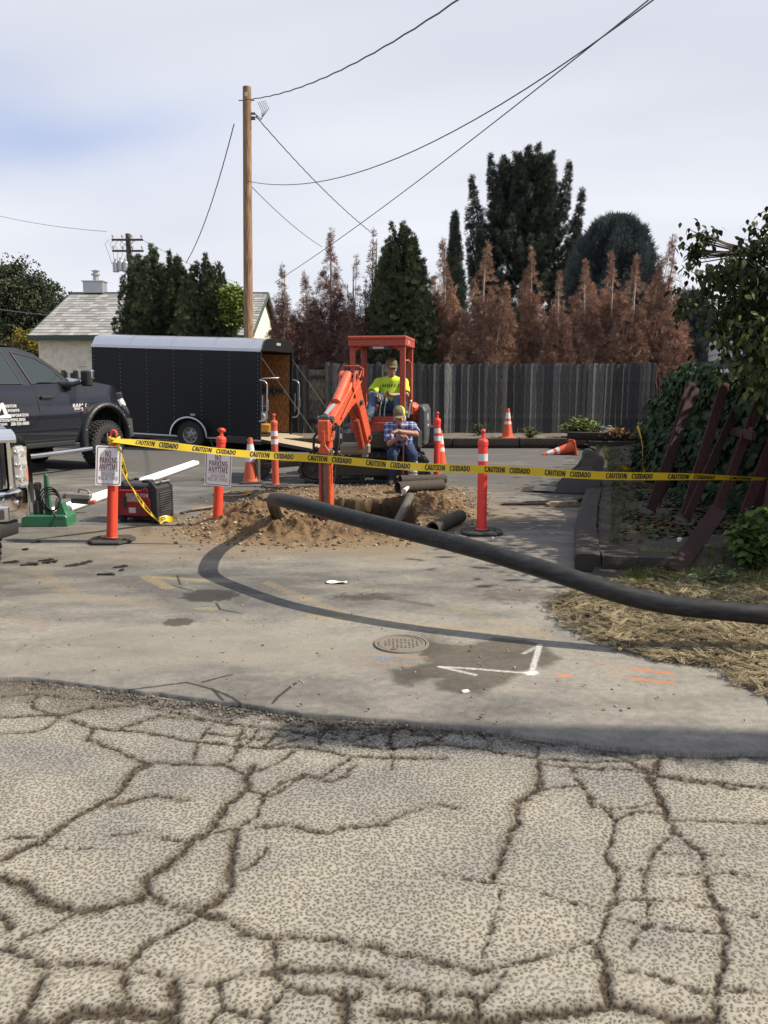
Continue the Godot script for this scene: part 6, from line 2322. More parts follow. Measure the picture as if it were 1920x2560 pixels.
	b.box(Vector3(0.808,0.86,-0.06),Vector3(0.006,0.03,0.14),0.0)
	part("side_decal",b,mat("decal white",Color(0.55,0.55,0.55),0.5),t).set_meta("kind","stuff")
	b = B.new()
	b.tf = U * Transform3D(Basis(Vector3.RIGHT,-PI / 2),Vector3.ZERO)
	var cw := PackedVector2Array()
	for k in 15:
		var a := PI * k / 14.0
		cw.append(Vector2(0.12 + cos(a) * 0.76,0.30 + sin(a) * 0.62))
	b.prism(cw,0.55,0.86,0.05)
	part("counterweight",b,dk,t)
	b = B.new()
	b.tf = U
	b.prism(PackedVector2Array([Vector2(-0.4,0.78),Vector2(0.6,0.78),Vector2(0.6,1.14),Vector2(0.52,1.2),Vector2(-0.32,1.2),Vector2(-0.4,1.14)]),-0.85,-0.45,0.05)
	part("engine_hood",b,org,t)
	var px := [-0.30,0.47]
	var pz := [0.50,-0.42]
	for i in 2:
		for j in 2:
			b = B.new()
			b.tf = U
			b.box(Vector3(px[i],1.42 if j == 0 else 1.47,pz[j]),Vector3(0.085,1.34 if j == 0 else 1.3,0.075),0.008)
			part("canopy_post",b,red,t)
	b = B.new()
	b.tf = U
	var ox: float = (px[0] + px[1]) / 2.0
	b.box(Vector3(ox,2.205,0.04),Vector3(0.90,0.055,1.12),0.012)
	var cr := part("canopy_roof",b,red,t)
	for q in [[ox,2.13,0.565,0.88,0.10,0.05],[ox,2.13,-0.48,0.88,0.10,0.05],[ox - 0.425,2.13,0.04,0.05,0.10,1.02],[ox + 0.425,2.13,0.04,0.05,0.10,1.02]]:
		b = B.new()
		b.tf = U
		b.box(Vector3(q[0],q[1],q[2]),Vector3(q[3],q[4],q[5]),0.008)
		part("roof_beam",b,red,cr)
	for s in [-1.0,1.0]:
		b = B.new()
		b.tf = U
		var ex: float = ox + s * 0.36
		b.prism(PackedVector2Array([Vector2(ex,2.09),Vector2(ex - s * 0.14,2.09),Vector2(ex,1.99)]),0.47,0.53,0.003)
		part("gusset",b,red,cr)
	b = B.new()
	b.tf = U
	b.box(Vector3(ox + 0.03,2.055,0.56),Vector3(0.32,0.065,0.04),0.008)
	var wl := part("work_lamp_bar",b,M["black plastic"],cr)
	b = B.new()
	b.tf = U
	b.box(Vector3(ox + 0.02,2.055,0.583),Vector3(0.17,0.035,0.008),0.002)
	part("lamp_lens",b,mat("pinkish lens",Color(0.45,0.30,0.28),0.3),wl)
	b = B.new()
	b.tf = U
	b.box(Vector3(ox + 0.453,2.14,0.32),Vector3(0.004,0.06,0.07),0.0)
	part("canopy_label",b,M["decal white"],cr)
	b = B.new()
	b.tf = U
	b.tube([Vector3(0.47,1.86,0.40),Vector3(0.53,1.87,0.32),Vector3(0.565,1.82,0.27),Vector3(0.57,1.2,0.24)],0.018,8)
	part("grab_rail",b,red,t)
	b = B.new()
	b.tf = U
	b.tube([Vector3(0.58,1.22,0.42),Vector3(0.55,1.0,0.45)],0.016,8)
	b.ball(Vector3(0.585,1.245,0.42),Vector3(0.024,0.03,0.024),5)
	part("blade_lever",b,M["galvanised"],t)
	for lx in [0.10,0.17]:
		b = B.new()
		b.tf = U
		b.tube([Vector3(lx,0.82,0.44),Vector3(lx + 0.005,1.10,0.42),Vector3(lx + 0.025,1.36,0.30)],0.011,7)
		b.ball(Vector3(lx + 0.027,1.375,0.295),Vector3(0.02,0.03,0.02),5)
		part("travel_lever",b,M["galvanised"],t)
	b = B.new()
	b.tf = U
	b.tube([Vector3(-0.28,1.05,0.3),Vector3(-0.26,1.28,0.28)],0.02,7)
	b.box(Vector3(-0.26,1.32,0.28),Vector3(0.06,0.10,0.08),0.02)
	part("pilot_lever",b,M["black plastic"],t)
	b = B.new()
	b.box(Vector3(0.02,0.70,1.22),Vector3(0.10,0.50,0.16),0.02)
	b.box(Vector3(-0.12,0.58,1.18),Vector3(0.44,0.16,0.26),0.03)
	b.box(Vector3(0.03,0.92,1.27),Vector3(0.06,0.12,0.08),0.01)
	part("swing_post",b,worn,t)
	var foot := w3(-0.285,0,11.45) - w3(cx,0,cd)
	var tip := w3(-0.715,0,9.72) - w3(cx,0,cd)
	var ax := (tip - foot).normalized()
	var span := (tip - foot).length()
	var K := Transform3D(Basis(ax,Vector3.UP,ax.cross(Vector3.UP)),foot)
	b = B.new()
	b.tf = K
	var outl := PackedVector2Array([Vector2(-0.06,0.70),Vector2(0.07,0.66),Vector2(0.16,0.74),Vector2(0.53,1.17),Vector2(0.70,1.27),Vector2(0.90,1.22),Vector2(span - 0.06,0.90),Vector2(span + 0.06,0.90),Vector2(span + 0.07,1.06),Vector2(1.02,1.45),Vector2(0.86,1.57),Vector2(0.66,1.60),Vector2(0.48,1.50),Vector2(-0.04,0.86)])
	b.prism(outl,-0.085,0.085,0.010)
	var bm := part("boom",b,org,t)
	for s in [-1.0,1.0]:
		b = B.new()
		b.tf = K
		b.prism(PackedVector2Array([Vector2(0.52,1.42),Vector2(0.80,1.34),Vector2(0.92,1.48),Vector2(0.84,1.68),Vector2(0.70,1.70)]),s * 0.098 - 0.012,s * 0.098 + 0.012,0.003)
		part("cheek_plate",b,org,bm)
	b = B.new()
	for q in [[0.06,0.76],[0.78,1.63],[0.52,1.27],[span,1.0]]:
		b.tf = K * Transform3D(Basis(Vector3.RIGHT,PI / 2),Vector3(q[0],q[1],0))
		b.lathe([Vector2(0,-0.125),Vector2(0.035,-0.125),Vector2(0.035,0.125),Vector2(0,0.125)],12)
	part("pivot_pin",b,M["steel dark"],bm).set_meta("kind","stuff")
	b = B.new()
	b.tf = K
	b.tube([Vector3(0.62,1.62,-0.15),Vector3(0.60,1.72,-0.15),Vector3(0.64,1.76,-0.1),Vector3(0.66,1.76,0.1),Vector3(0.62,1.72,0.15),Vector3(0.62,1.62,0.15)],0.014,7)
	b.tube([Vector3(0.8,1.6,-0.15),Vector3(0.66,1.69,-0.15),Vector3(0.64,1.69,0.15),Vector3(0.8,1.6,0.15)],0.012,7)
	part("lamp_guard",b,red,bm)
	b = B.new()
	var c0 := K * Vector3(0.80,1.66,0.0)
	var c1 := K * Vector3(1.36,1.29,0.0)
	var c2 := K * Vector3(span + 0.02,1.155,0.0)
	b.tube([c0,c0.lerp(c1,0.04),c0.lerp(c1,0.96),c1],[0.045,0.062,0.062,0.066],16)
	var dcy := part("dipper_cylinder",b,org,t)
	b = B.new()
	b.tube([c1,c2],0.028,12)
	part("cylinder_rod",b,M["chrome"],dcy)
	b = B.new()
	b.tube([K * Vector3(0.15,0.62,0.0),K * Vector3(0.46,1.04,0.0)],0.05,14)
	b.tube([K * Vector3(0.46,1.04,0.0),K * Vector3(0.58,1.24,0.0)],0.028,12)
	part("boom_cylinder",b,red,t)
	for s in [-1.0,1.0]:
		b = B.new()
		b.tf = K
		b.tube([Vector3(0.55,1.56,s * 0.11),Vector3(1.0,1.36,s * 0.11),Vector3(1.45,1.10,s * 0.11)],0.010,6)
		part("hard_line",b,org,bm)
	var S := Transform3D(Basis(Vector3.UP,atan2(-ax.x,-ax.z) + PI),tip)
	for k in 3:
		b = B.new()
		b.tf = S
		b.tube([Vector3(0.10,1.05,-0.12 + 0.03 * k),Vector3(0.15 + 0.015 * k,1.02,0.02),Vector3(0.14 + 0.02 * k,0.82,0.06),Vector3(0.13,0.62 - 0.03 * k,0.04),Vector3(0.10,0.48 - 0.08 * k,0.02)],0.013,7,false)
		part("hose",b,rub,bm)
	b = B.new()
	b.tf = S
	b.tube([Vector3(-0.09,0.95,0.03),Vector3(-0.14,0.88,0.05),Vector3(-0.145,0.70,0.05),Vector3(-0.10,0.62,0.04)],0.016,7,false)
	part("hose",b,rub,bm)
	b = B.new()
	b.tf = S
	b.box(Vector3(0,0.965,0.0),Vector3(0.145,0.27,0.20),0.015)
	b.box(Vector3(0,0.80,-0.02),Vector3(0.125,0.12,0.15),0.012)
	var stk := part("stick",b,org,t)
	b = B.new()
	b.tf = S
	b.prism(PackedVector2Array([Vector2(-0.012,0.97),Vector2(0.02,0.97),Vector2(0.03,0.80),Vector2(0.085,0.72),Vector2(0.075,0.68),Vector2(-0.07,0.70),Vector2(-0.02,0.82)]),0.10,0.125,0.004)
	part("rib",b,org,stk)
	b = B.new()
	b.tf = S
	b.box(Vector3(0,1.125,0.0),Vector3(0.12,0.06,0.12),0.02)
	b.tf = S * Transform3D(Basis(Vector3.BACK,PI / 2),Vector3(0,1.10,0.0))
	b.lathe([Vector2(0,-0.10),Vector2(0.045,-0.10),Vector2(0.045,0.10),Vector2(0,0.10)],12)
	b.tf = S
	b.box(Vector3(0,0.69,0.0),Vector3(0.15,0.12,0.14),0.02)
	part("pin_boss",b,M["steel dark"],stk)
	b = B.new()
	b.tf = S
	b.box(Vector3(-0.02,0.615,0.0),Vector3(0.285,0.045,0.22),0.008)
	part("collar_plate",b,red,stk)
	for s in [-1.0,1.0]:
		b = B.new()
		b.tf = S
		b.box(Vector3(s * 0.056,0.05,0.0),Vector3(0.038,1.10,0.15),0.008)
		part("rail",b,org if s > 0 else red,stk)
	b = B.new()
	b.tf = S
	b.box(Vector3(0,0.05,-0.01),Vector3(0.08,1.08,0.09),0.006)
	part("wear_bar",b,grain(mat("rubbed steel",Color(0.36,0.27,0.20),0.6,0.2),M["muddy steel"].albedo_texture,Vector3(4,0.7,4)),stk)
	b = B.new()
	b.tf = S * Transform3D(Basis(),Vector3(0,-0.62,-0.2))
	g = []
	for k in 9:
		var a := -0.4 + 2.9 * k / 8.0
		g.append([Vector3(-0.2,0.12 + sin(a) * -0.2,cos(a) * 0.2),Vector3(0.2,0.12 + sin(a) * -0.2,cos(a) * 0.2)])
	b.grid(g)
	for s in [-1.0,1.0]:
		b.prism(PackedVector2Array([Vector2(s * 0.2,0.1),Vector2(s * 0.215,0.1),Vector2(s * 0.215,0.3),Vector2(s * 0.2,0.3)]),-0.15,0.15,0.0)
	part("bucket",b,worn,t)
	spare_bucket()
func spare_bucket() -> void:
	var steel := mat("bucket steel",Color(0.10,0.096,0.09),0.5,0.45)
	var t := thing("digging_bucket","grey steel digging bucket lying on its side plate by the timber kerb","bucket",w3(2.72,0,11.2),deg_to_rad(-14.0))
	t.scale = Vector3(0.95,0.66,1.0)
	var curve := [Vector2(-0.62,0.02),Vector2(-0.30,0.012),Vector2(0.10,0.012),Vector2(0.26,0.05),Vector2(0.36,0.16),Vector2(0.385,0.30),Vector2(0.33,0.46),Vector2(0.24,0.60)]
	var b := B.new()
	var g := []
	for p in curve: g.append([Vector3(p.x,p.y,0.26),Vector3(p.x,p.y,-0.26)])
	b.grid(g)
	var g2 := []
	for p in curve:
		var q: Vector2 = p.lerp(Vector2(0.0,0.35),0.05)
		g2.append([Vector3(q.x,q.y + 0.008,0.26),Vector3(q.x,q.y + 0.008,-0.26)])
	b.grid(g2,true)
	part("shell",b,steel,t)
	for s in [-1.0,1.0]:
		b = B.new()
		var poly := PackedVector2Array()
		for p in curve.slice(1): poly.append(p)
		poly.append_array(PackedVector2Array([Vector2(0.05,0.56),Vector2(-0.15,0.30)]))
		b.prism(poly,s * 0.262 - 0.012,s * 0.262 + 0.012,0.003)
		part("side_plate",b,steel,t)
	for s in [-1.0,1.0]:
		b = B.new()
		b.prism(PackedVector2Array([Vector2(0.10,0.50),Vector2(0.10,0.84),Vector2(0.14,0.92),Vector2(0.22,0.93),Vector2(0.40,0.76),Vector2(0.43,0.66),Vector2(0.39,0.42),Vector2(0.25,0.42)]),s * 0.10 - 0.014,s * 0.10 + 0.014,0.004)
		var er := part("ear_plate",b,steel,t)
		for q in [Vector2(0.18,0.82),Vector2(0.33,0.68)]:
			b = B.new()
			b.tf = Transform3D(Basis(Vector3.RIGHT,PI / 2),Vector3(q.x,q.y,s * 0.10))
			b.lathe([Vector2(0.025,-0.03),Vector2(0.055,-0.03),Vector2(0.055,0.03),Vector2(0.025,0.03)],14)
			part("pin_boss",b,M["steel dark"],er)
	b = B.new()
	b.prism(PackedVector2Array([Vector2(0.02,0.5),Vector2(0.08,0.66),Vector2(0.16,0.68),Vector2(0.36,0.45)]),-0.258,-0.235,0.003)
	part("gusset",b,steel,t)
	for k in 4:
		b = B.new()
		b.prism(PackedVector2Array([Vector2(-0.78,0.004),Vector2(-0.58,0.0),Vector2(-0.58,0.05),Vector2(-0.62,0.05)]),-0.22 + k * 0.135,-0.16 + k * 0.135,0.004)
		part("tooth",b,steel,t)
# ---------------------------------------------------------------- people
class Field:
	var o: Vector3
	var h: float
	var nx: int
	var ny: int
	var nz: int
	var d := PackedFloat32Array()
	func _init(lo: Vector3,hi: Vector3,cell: float) -> void:
		o = lo
		h = cell
		nx = int((hi.x - lo.x) / cell) + 2
		ny = int((hi.y - lo.y) / cell) + 2
		nz = int((hi.z - lo.z) / cell) + 2
		d.resize(nx * ny * nz)
		d.fill(100.0)
	func span(lo: Vector3,hi: Vector3,m: float) -> Array:
		var a := (lo - Vector3.ONE * m - o) / h
		var b := (hi + Vector3.ONE * m - o) / h
		return [maxi(0,int(a.x)),mini(nx - 1,int(b.x) + 1),maxi(0,int(a.y)),mini(ny - 1,int(b.y) + 1),maxi(0,int(a.z)),mini(nz - 1,int(b.z) + 1)]
	func cap(a: Vector3,b: Vector3,ra: float,rb: float,k := 0.02) -> void:
		var r := maxf(ra,rb)
		var s := span(a.min(b),a.max(b),r + k + 3.0 * h)
		var ab := b - a
		var l2 := maxf(ab.length_squared(),1e-9)
		for z in range(s[4],s[5] + 1):
			for y in range(s[2],s[3] + 1):
				for x in range(s[0],s[1] + 1):
					var p := o + Vector3(x,y,z) * h - a
					var t := clampf(p.dot(ab) / l2,0.0,1.0)
					put((z * ny + y) * nx + x,(p - ab * t).length() - lerpf(ra,rb,t),k)
	func put(i: int,v: float,k: float) -> void:
		var c := d[i]
		var q := clampf(0.5 + 0.5 * (c - v) / k,0.0,1.0)
		d[i] = lerpf(c,v,q) - k * q * (1.0 - q)
	func ell(c: Vector3,r: Vector3,bs := Basis.IDENTITY,k := 0.02) -> void:
		var m := maxf(r.x,maxf(r.y,r.z))
		var s := span(c,c,m + k + 3.0 * h)
		var inv := bs.transposed()
		for z in range(s[4],s[5] + 1):
			for y in range(s[2],s[3] + 1):
				for x in range(s[0],s[1] + 1):
					var p := inv * (o + Vector3(x,y,z) * h - c)
					var k0 := (p / r).length()
					var k1 := (p / (r * r)).length()
					put((z * ny + y) * nx + x,k0 * (k0 - 1.0) / maxf(k1,1e-6),k)
	func carve(c: Vector3,r: float,k := 0.01) -> void:
		var s := span(c,c,r + k + h)
		for z in range(s[4],s[5] + 1):
			for y in range(s[2],s[3] + 1):
				for x in range(s[0],s[1] + 1):
					var i := (z * ny + y) * nx + x
					var v := r - (o + Vector3(x,y,z) * h - c).length()
					var q := clampf(0.5 - 0.5 * (d[i] - v) / k,0.0,1.0)
					d[i] = lerpf(d[i],v,q) + k * q * (1.0 - q)
	func trim_below(y0: float) -> void:
		for z in nz:
			for y in ny:
				var v := y0 - (o.y + y * h)
				if v > 0.0:
					for x in nx: d[(z * ny + y) * nx + x] = maxf(d[(z * ny + y) * nx + x],v)
	func at(p: Vector3) -> float:
		var q := (p - o) / h
		var x := clampi(int(q.x),0,nx - 1)
		var y := clampi(int(q.y),0,ny - 1)
		var z := clampi(int(q.z),0,nz - 1)
		return d[(z * ny + y) * nx + x]
	func to(b: B) -> void:
		var slot := PackedInt32Array()
		slot.resize(d.size())
		slot.fill(-1)
		var pts := PackedVector3Array()
		var nrm := PackedVector3Array()
		var sy := nx
		var sz := nx * ny
		var off := [0,1,sy,sy + 1,sz,sz + 1,sz + sy,sz + sy + 1]
		var edges := [[0,1],[2,3],[4,5],[6,7],[0,2],[1,3],[4,6],[5,7],[0,4],[1,5],[2,6],[3,7]]
		for z in nz - 1:
			for y in ny - 1:
				for x in nx - 1:
					var i := z * sz + y * sy + x
					if absf(d[i]) > 3.0 * h: continue
					var inside := 0
					for k in 8:
						if d[i + off[k]] < 0.0: inside += 1
					if inside == 0 or inside == 8: continue
					var c := Vector3.ZERO
					var m := 0
					for e in edges:
						var d0 := d[i + off[e[0]]]
						var d1 := d[i + off[e[1]]]
						if (d0 < 0.0) == (d1 < 0.0): continue
						var t := d0 / (d0 - d1)
						var p0 := Vector3(e[0] & 1,(e[0] >> 1) & 1,e[0] >> 2)
						var p1 := Vector3(e[1] & 1,(e[1] >> 1) & 1,e[1] >> 2)
						c += p0.lerp(p1,t)
						m += 1
					slot[i] = pts.size()
					pts.append(o + (Vector3(x,y,z) + c / m) * h)
					var g := Vector3(d[i + 1] + d[i + 1 + sy] + d[i + 1 + sz] + d[i + 1 + sy + sz] - d[i] - d[i + sy] - d[i + sz] - d[i + sy + sz],d[i + sy] + d[i + sy + 1] + d[i + sy + sz] + d[i + sy + sz + 1] - d[i] - d[i + 1] - d[i + sz] - d[i + sz + 1],d[i + sz] + d[i + sz + 1] + d[i + sz + sy] + d[i + sz + sy + 1] - d[i] - d[i + 1] - d[i + sy] - d[i + sy + 1])
					nrm.append(g.normalized())
		for z in range(1,nz - 1):
			for y in range(1,ny - 1):
				for x in range(1,nx - 1):
					var i := z * sz + y * sy + x
					if absf(d[i]) > 3.0 * h: continue
					for ax in 3:
						var st: int = [1,sy,sz][ax]
						if (d[i] < 0.0) == (d[i + st] < 0.0): continue
						var u: int = [sy,sz,1][ax]
						var w: int = [sz,1,sy][ax]
						var q := [slot[i],slot[i - u],slot[i - u - w],slot[i - w]]
						if q[0] < 0 or q[1] < 0 or q[2] < 0 or q[3] < 0: continue
						if d[i] > 0.0: q.reverse()
						b.quad_n(pts[q[0]],pts[q[1]],pts[q[2]],pts[q[3]],nrm[q[0]],nrm[q[1]],nrm[q[2]],nrm[q[3]])
# fingers curled about a grip: from the wrist, the way the palm points, the way fingers curl, thumb side
func hand(b: B,wrist: Vector3,along: Vector3,curl: Vector3,thumb: Vector3,bend: float) -> void:
	along = along.normalized()
	curl = (curl - along * curl.dot(along)).normalized()
	var side := along.cross(curl)
	if side.dot(thumb) < 0: side = -side
	var f := Field.new(wrist - Vector3.ONE * 0.17,wrist + Vector3.ONE * 0.17,0.0045)
	f.cap(wrist - along * 0.03,wrist + along * 0.01,0.026,0.026,0.012)
	for k in 4:
		var s := (k - 1.5) * 0.019
		var root := wrist + along * (0.088 - 0.004 * absf(k - 1.3)) - side * s
		f.cap(wrist + along * 0.015 - side * s * 0.6,root,0.017,0.0135,0.012)
		var L: float = [0.040,0.046,0.043,0.034][k]
		var p := root
		var a := bend * 0.75
		for j in 3:
			var dir := along * cos(a) + curl * sin(a)
			var q: Vector3 = p + dir * L * [1.0,0.68,0.52][j]
			f.cap(p,q,0.0098 - 0.0008 * j,0.0090 - 0.001 * j,0.004)
			p = q
			a += bend * 0.8
	var t0 := wrist + along * 0.030 + side * 0.024
	var t1 := t0 + along * 0.030 + side * 0.030 + curl * 0.012
	var t2 := t1 + along * 0.026 + side * 0.004 + curl * 0.022
	f.cap(wrist + along * 0.02,t0,0.02,0.017,0.012)
	f.cap(t0,t1,0.015,0.0115,0.008)
	f.cap(t1,t2,0.0112,0.0085,0.005)
	f.to(b)
# a head with a face; f = forward, u = up, about 0.23 m from chin to crown
func head(b: B,c: Vector3,fw: Vector3,up: Vector3,eyes: B,hair: B,old: bool) -> void:
	fw = fw.normalized()
	up = (up - fw * up.dot(fw)).normalized()
	var rt := up.cross(fw)
	var bs := Basis(rt,up,fw)
	var f := Field.new(c - Vector3.ONE * 0.19,c + Vector3.ONE * 0.19,0.0065)
	f.ell(c + bs * Vector3(0,0.030,-0.012),Vector3(0.076,0.090,0.097),bs,0.02)
	f.ell(c + bs * Vector3(0,-0.040,0.022),Vector3(0.060,0.075,0.068),bs,0.03)
	f.cap(c + bs * Vector3(0,-0.095,0.058),c + bs * Vector3(0,-0.098,0.050),0.026,0.026,0.03)
	f.cap(c + bs * Vector3(0.045,-0.070,0.01),c + bs * Vector3(0.015,-0.1,0.055),0.022,0.018,0.02)
	f.cap(c + bs * Vector3(-0.045,-0.070,0.01),c + bs * Vector3(-0.015,-0.1,0.055),0.022,0.018,0.02)
	for s in [-1.0,1.0]:
		f.carve(c + bs * Vector3(s * 0.032,0.006,0.101),0.021,0.016)
		f.cap(c + bs * Vector3(s * 0.045,-0.028,0.064),c + bs * Vector3(s * 0.050,-0.022,0.050),0.020,0.018,0.016)
		f.cap(c + bs * Vector3(s * 0.012,0.026,0.088),c + bs * Vector3(s * 0.048,0.024,0.072),0.010,0.009,0.012)
		f.ell(c + bs * Vector3(s * 0.080,-0.010,-0.008),Vector3(0.011,0.030,0.018),bs,0.006)
		eyes.ball(c + bs * Vector3(s * 0.031,0.005,0.078),Vector3(0.012,0.009,0.010),5)
	f.cap(c + bs * Vector3(0,0.012,0.090),c + bs * Vector3(0,-0.026,0.108),0.009,0.015,0.012)
	f.cap(c + bs * Vector3(-0.012,-0.030,0.096),c + bs * Vector3(0.012,-0.030,0.096),0.010,0.010,0.008)
	f.cap(c + bs * Vector3(-0.022,-0.058,0.086),c + bs * Vector3(0.022,-0.058,0.086),0.009,0.009,0.008)
	f.cap(c + bs * Vector3(-0.018,-0.070,0.086),c + bs * Vector3(0.018,-0.070,0.086),0.009,0.009,0.006)
	f.to(b)
	var g := Field.new(c - Vector3.ONE * 0.19,c + Vector3.ONE * 0.19,0.008)
	g.ell(c + bs * Vector3(0,0.018,-0.035),Vector3(0.083,0.085,0.085),bs,0.02)
	g.cap(c + bs * Vector3(-0.06,-0.04,-0.05),c + bs * Vector3(0.06,-0.04,-0.05),0.035,0.035,0.03)
	for s in [-1.0,1.0]: g.cap(c + bs * Vector3(s * 0.070,0.03,0.02),c + bs * Vector3(s * 0.070,-0.03,0.022),0.014,0.009,0.01)
	if old: g.cap(c + bs * Vector3(-0.05,-0.08,-0.045),c + bs * Vector3(0.05,-0.08,-0.045),0.035,0.035,0.03)
	g.to(hair)
func ball_cap(b: B,brim: B,c: Vector3,fw: Vector3,up: Vector3) -> void:
	fw = fw.normalized()
	up = (up - fw * up.dot(fw)).normalized()
	var rt := up.cross(fw)
	b.tf = Transform3D(Basis(rt,up,fw),c)
	var pr := []
	for k in 9:
		var a := PI / 2 * k / 8.0
		pr.append(Vector2(cos(a) * 1.0,sin(a)))
	pr.push_front(Vector2(1.0,-0.25))
	pr[pr.size() - 1] = Vector2(0,1)
	var old := b.tf
	b.tf = old * Transform3D(Basis.from_scale(Vector3(0.092,0.100,0.112)),Vector3(0,0.062,-0.014))
	b.lathe(pr,22,true)
	b.tf = old
	b.ball(Vector3(0,0.163,-0.012),Vector3(0.01,0.006,0.01),4)
	brim.tf = old
	var g := []
	for k in 9:
		var s := -1.0 + 2.0 * k / 8.0
		var row := []
		for q in 5:
			var e := q / 4.0
			var x := s * lerpf(0.086,0.078,e)
			var z := 0.098 * sqrt(maxf(0.0,1.0 - s * s * 0.86)) + e * 0.078 * (1.0 - 0.45 * s * s) - 0.012
			row.append(Vector3(x,0.058 - 0.020 * s * s - 0.012 * e,z))
		g.append(row)
	brim.grid(g)
	var g2 := []
	for row in g:
		var r2 := []
		for p in row: r2.append(p - Vector3(0,0.005,0))
		g2.append(r2)
	brim.grid(g2,true)
func people() -> void:
	var skin := mat("skin",Color(0.36,0.185,0.125),0.55)
	skin.subsurf_scatter_enabled = true
	skin.subsurf_scatter_strength = 0.05
	var eye := mat("eye",Color(0.10,0.085,0.075),0.3)
	var denim := grain(mat("denim",Color(0.085,0.145,0.235),0.9),ntex(81,0.03,4,Color(0.45,0.46,0.5),Color(1,1,1)),Vector3(3,3,3))
	var denim2 := grain(mat("dark denim",Color(0.030,0.055,0.130),0.9),denim.albedo_texture,Vector3(3,3,3))
	var neon := mat("neon shirt",Color(0.50,0.72,0.035),0.75)
	neon.rim_enabled = true
	neon.rim = 0.2
	var leather := mat("boot leather",Color(0.035,0.028,0.024),0.7)
	var camo := grain(mat("camo cloth",Color(0.26,0.22,0.14),0.9),ntex(82,0.045,2,Color(0.28,0.3,0.22),Color(1,1,1),256,0,0.4,0.6),Vector3(6,6,6))
	var grey_hair := mat("grey hair",Color(0.30,0.28,0.26),0.8)
	var white_hair := mat("white hair",Color(0.62,0.60,0.57),0.8)
	var P := [ # pelvis,chest,neck,head
		Vector3(0.14,1.22,-12.74),Vector3(0.115,1.47,-12.72),Vector3(0.11,1.60,-12.66),Vector3(0.115,1.755,-12.60)]
	var sh := [Vector3(-0.085,1.545,-12.68),Vector3(0.315,1.545,-12.68)]
	var el := [Vector3(-0.20,1.36,-12.52),Vector3(0.345,1.335,-12.50)]
	var wr := [Vector3(-0.12,1.335,-12.27),Vector3(0.10,1.345,-12.32)]
	var hp := [Vector3(0.04,1.20,-12.70),Vector3(0.24,1.20,-12.70)]
	var kn := [Vector3(-0.145,1.32,-12.34),Vector3(0.22,1.27,-12.30)]
	var an := [Vector3(-0.255,0.985,-12.14),Vector3(0.21,0.90,-12.20)]
	var toe := [Vector3(-0.30,0.985,-11.97),Vector3(0.21,0.85,-12.06)]
	var o := thing("person","person in neon yellow t-shirt and camo cap seated at the excavator controls","person",Vector3(0.14,0.82,-12.74))
	var fwd := Vector3(0.25,-0.22,1.0)
	figure(o,P,sh,el,wr,hp,kn,an,toe,fwd,skin,eye,grey_hair,false,neon,denim,leather,1.2,[Vector3(0.75,-0.25,0.6),Vector3(-0.9,0.1,0.35)],[Vector3(0.3,-0.7,0.6),Vector3(0,-0.5,1.0)],[Vector3(0.2,1,0),Vector3(0,1,0)])
	var cb := B.new()
	var br := B.new()
	ball_cap(cb,br,P[3],fwd,Vector3.UP)
	add_rel(o,"cap",cb,camo)
	add_rel(o,"cap_brim",br,camo)
	P = [Vector3(0.27,0.545,-12.30),Vector3(0.25,0.79,-12.16),Vector3(0.235,0.915,-12.05),Vector3(0.225,1.035,-11.95)]
	sh = [Vector3(0.065,0.875,-12.10),Vector3(0.43,0.885,-12.10)]
	el = [Vector3(0.085,0.625,-11.90),Vector3(0.475,0.775,-11.86)]
	wr = [Vector3(0.235,0.735,-11.78),Vector3(0.20,0.825,-11.74)]
	hp = [Vector3(0.17,0.53,-12.26),Vector3(0.37,0.53,-12.26)]
	kn = [Vector3(0.12,0.47,-11.84),Vector3(0.43,0.47,-11.82)]
	an = [Vector3(0.13,0.095,-11.90),Vector3(0.435,0.10,-11.84)]
	toe = [Vector3(0.09,0.04,-11.74),Vector3(0.45,0.045,-11.66)]
	o = thing("person","older person in blue plaid shirt seated on the excavator track leaning on a cane","person",Vector3(0.27,0.45,-12.30))
	fwd = Vector3(-0.15,-0.42,1.0)
	var plaid := mat("plaid shirt",Color(1,1,1),0.85)
	var im := Image.create(96,96,false,Image.FORMAT_RGB8)
	for y in 96:
		for x in 96:
			var c := Color(0.04,0.075,0.27)
			for q in [x % 48,y % 48]:
				if q < 7: c = c.lerp(Color(0.80,0.82,0.88),0.6)
				elif q > 18 and q < 30: c = c.lerp(Color(0.018,0.03,0.13),0.6)
				elif q > 38 and q < 41: c = c.lerp(Color(0.45,0.52,0.75),0.5)
			im.set_pixel(x,y,c.linear_to_srgb())
	plaid.albedo_texture = ImageTexture.create_from_image(im)
	plaid.uv1_triplanar = true
	plaid.uv1_scale = Vector3(6.5,6.5,6.5)
	figure(o,P,sh,el,wr,hp,kn,an,toe,fwd,skin,eye,white_hair,true,plaid,denim2,leather,1.05,[Vector3(0.9,0.25,0.25),Vector3(-1,-0.15,0.1)],[Vector3(0.2,-1,0.2),Vector3(-0.2,-1,0.1)],[Vector3(0,0.2,1),Vector3(0,0.3,1)])
	cb = B.new()
	br = B.new()
	ball_cap(cb,br,P[3],fwd,Vector3(0,1,0.3))
	var neonb := B.new()
	var camob := B.new()
	for k in range(0,cb.v.size(),3):
		var m: Vector3 = (cb.v[k] + cb.v[k + 1] + cb.v[k + 2]) / 3.0 - P[3]
		var dst := neonb if m.x * 0.9 - m.z * 0.6 > 0.012 else camob
		for q in 3:
			dst.vert(cb.v[k + q],cb.n[k + q])
	add_rel(o,"cap",camob,camo)
	add_rel(o,"cap_back",neonb,neon)
	add_rel(o,"cap_brim",br,camo)
	var f := Field.new(Vector3(0.30,-0.01,-12.0),Vector3(0.57,0.42,-11.58),0.012)
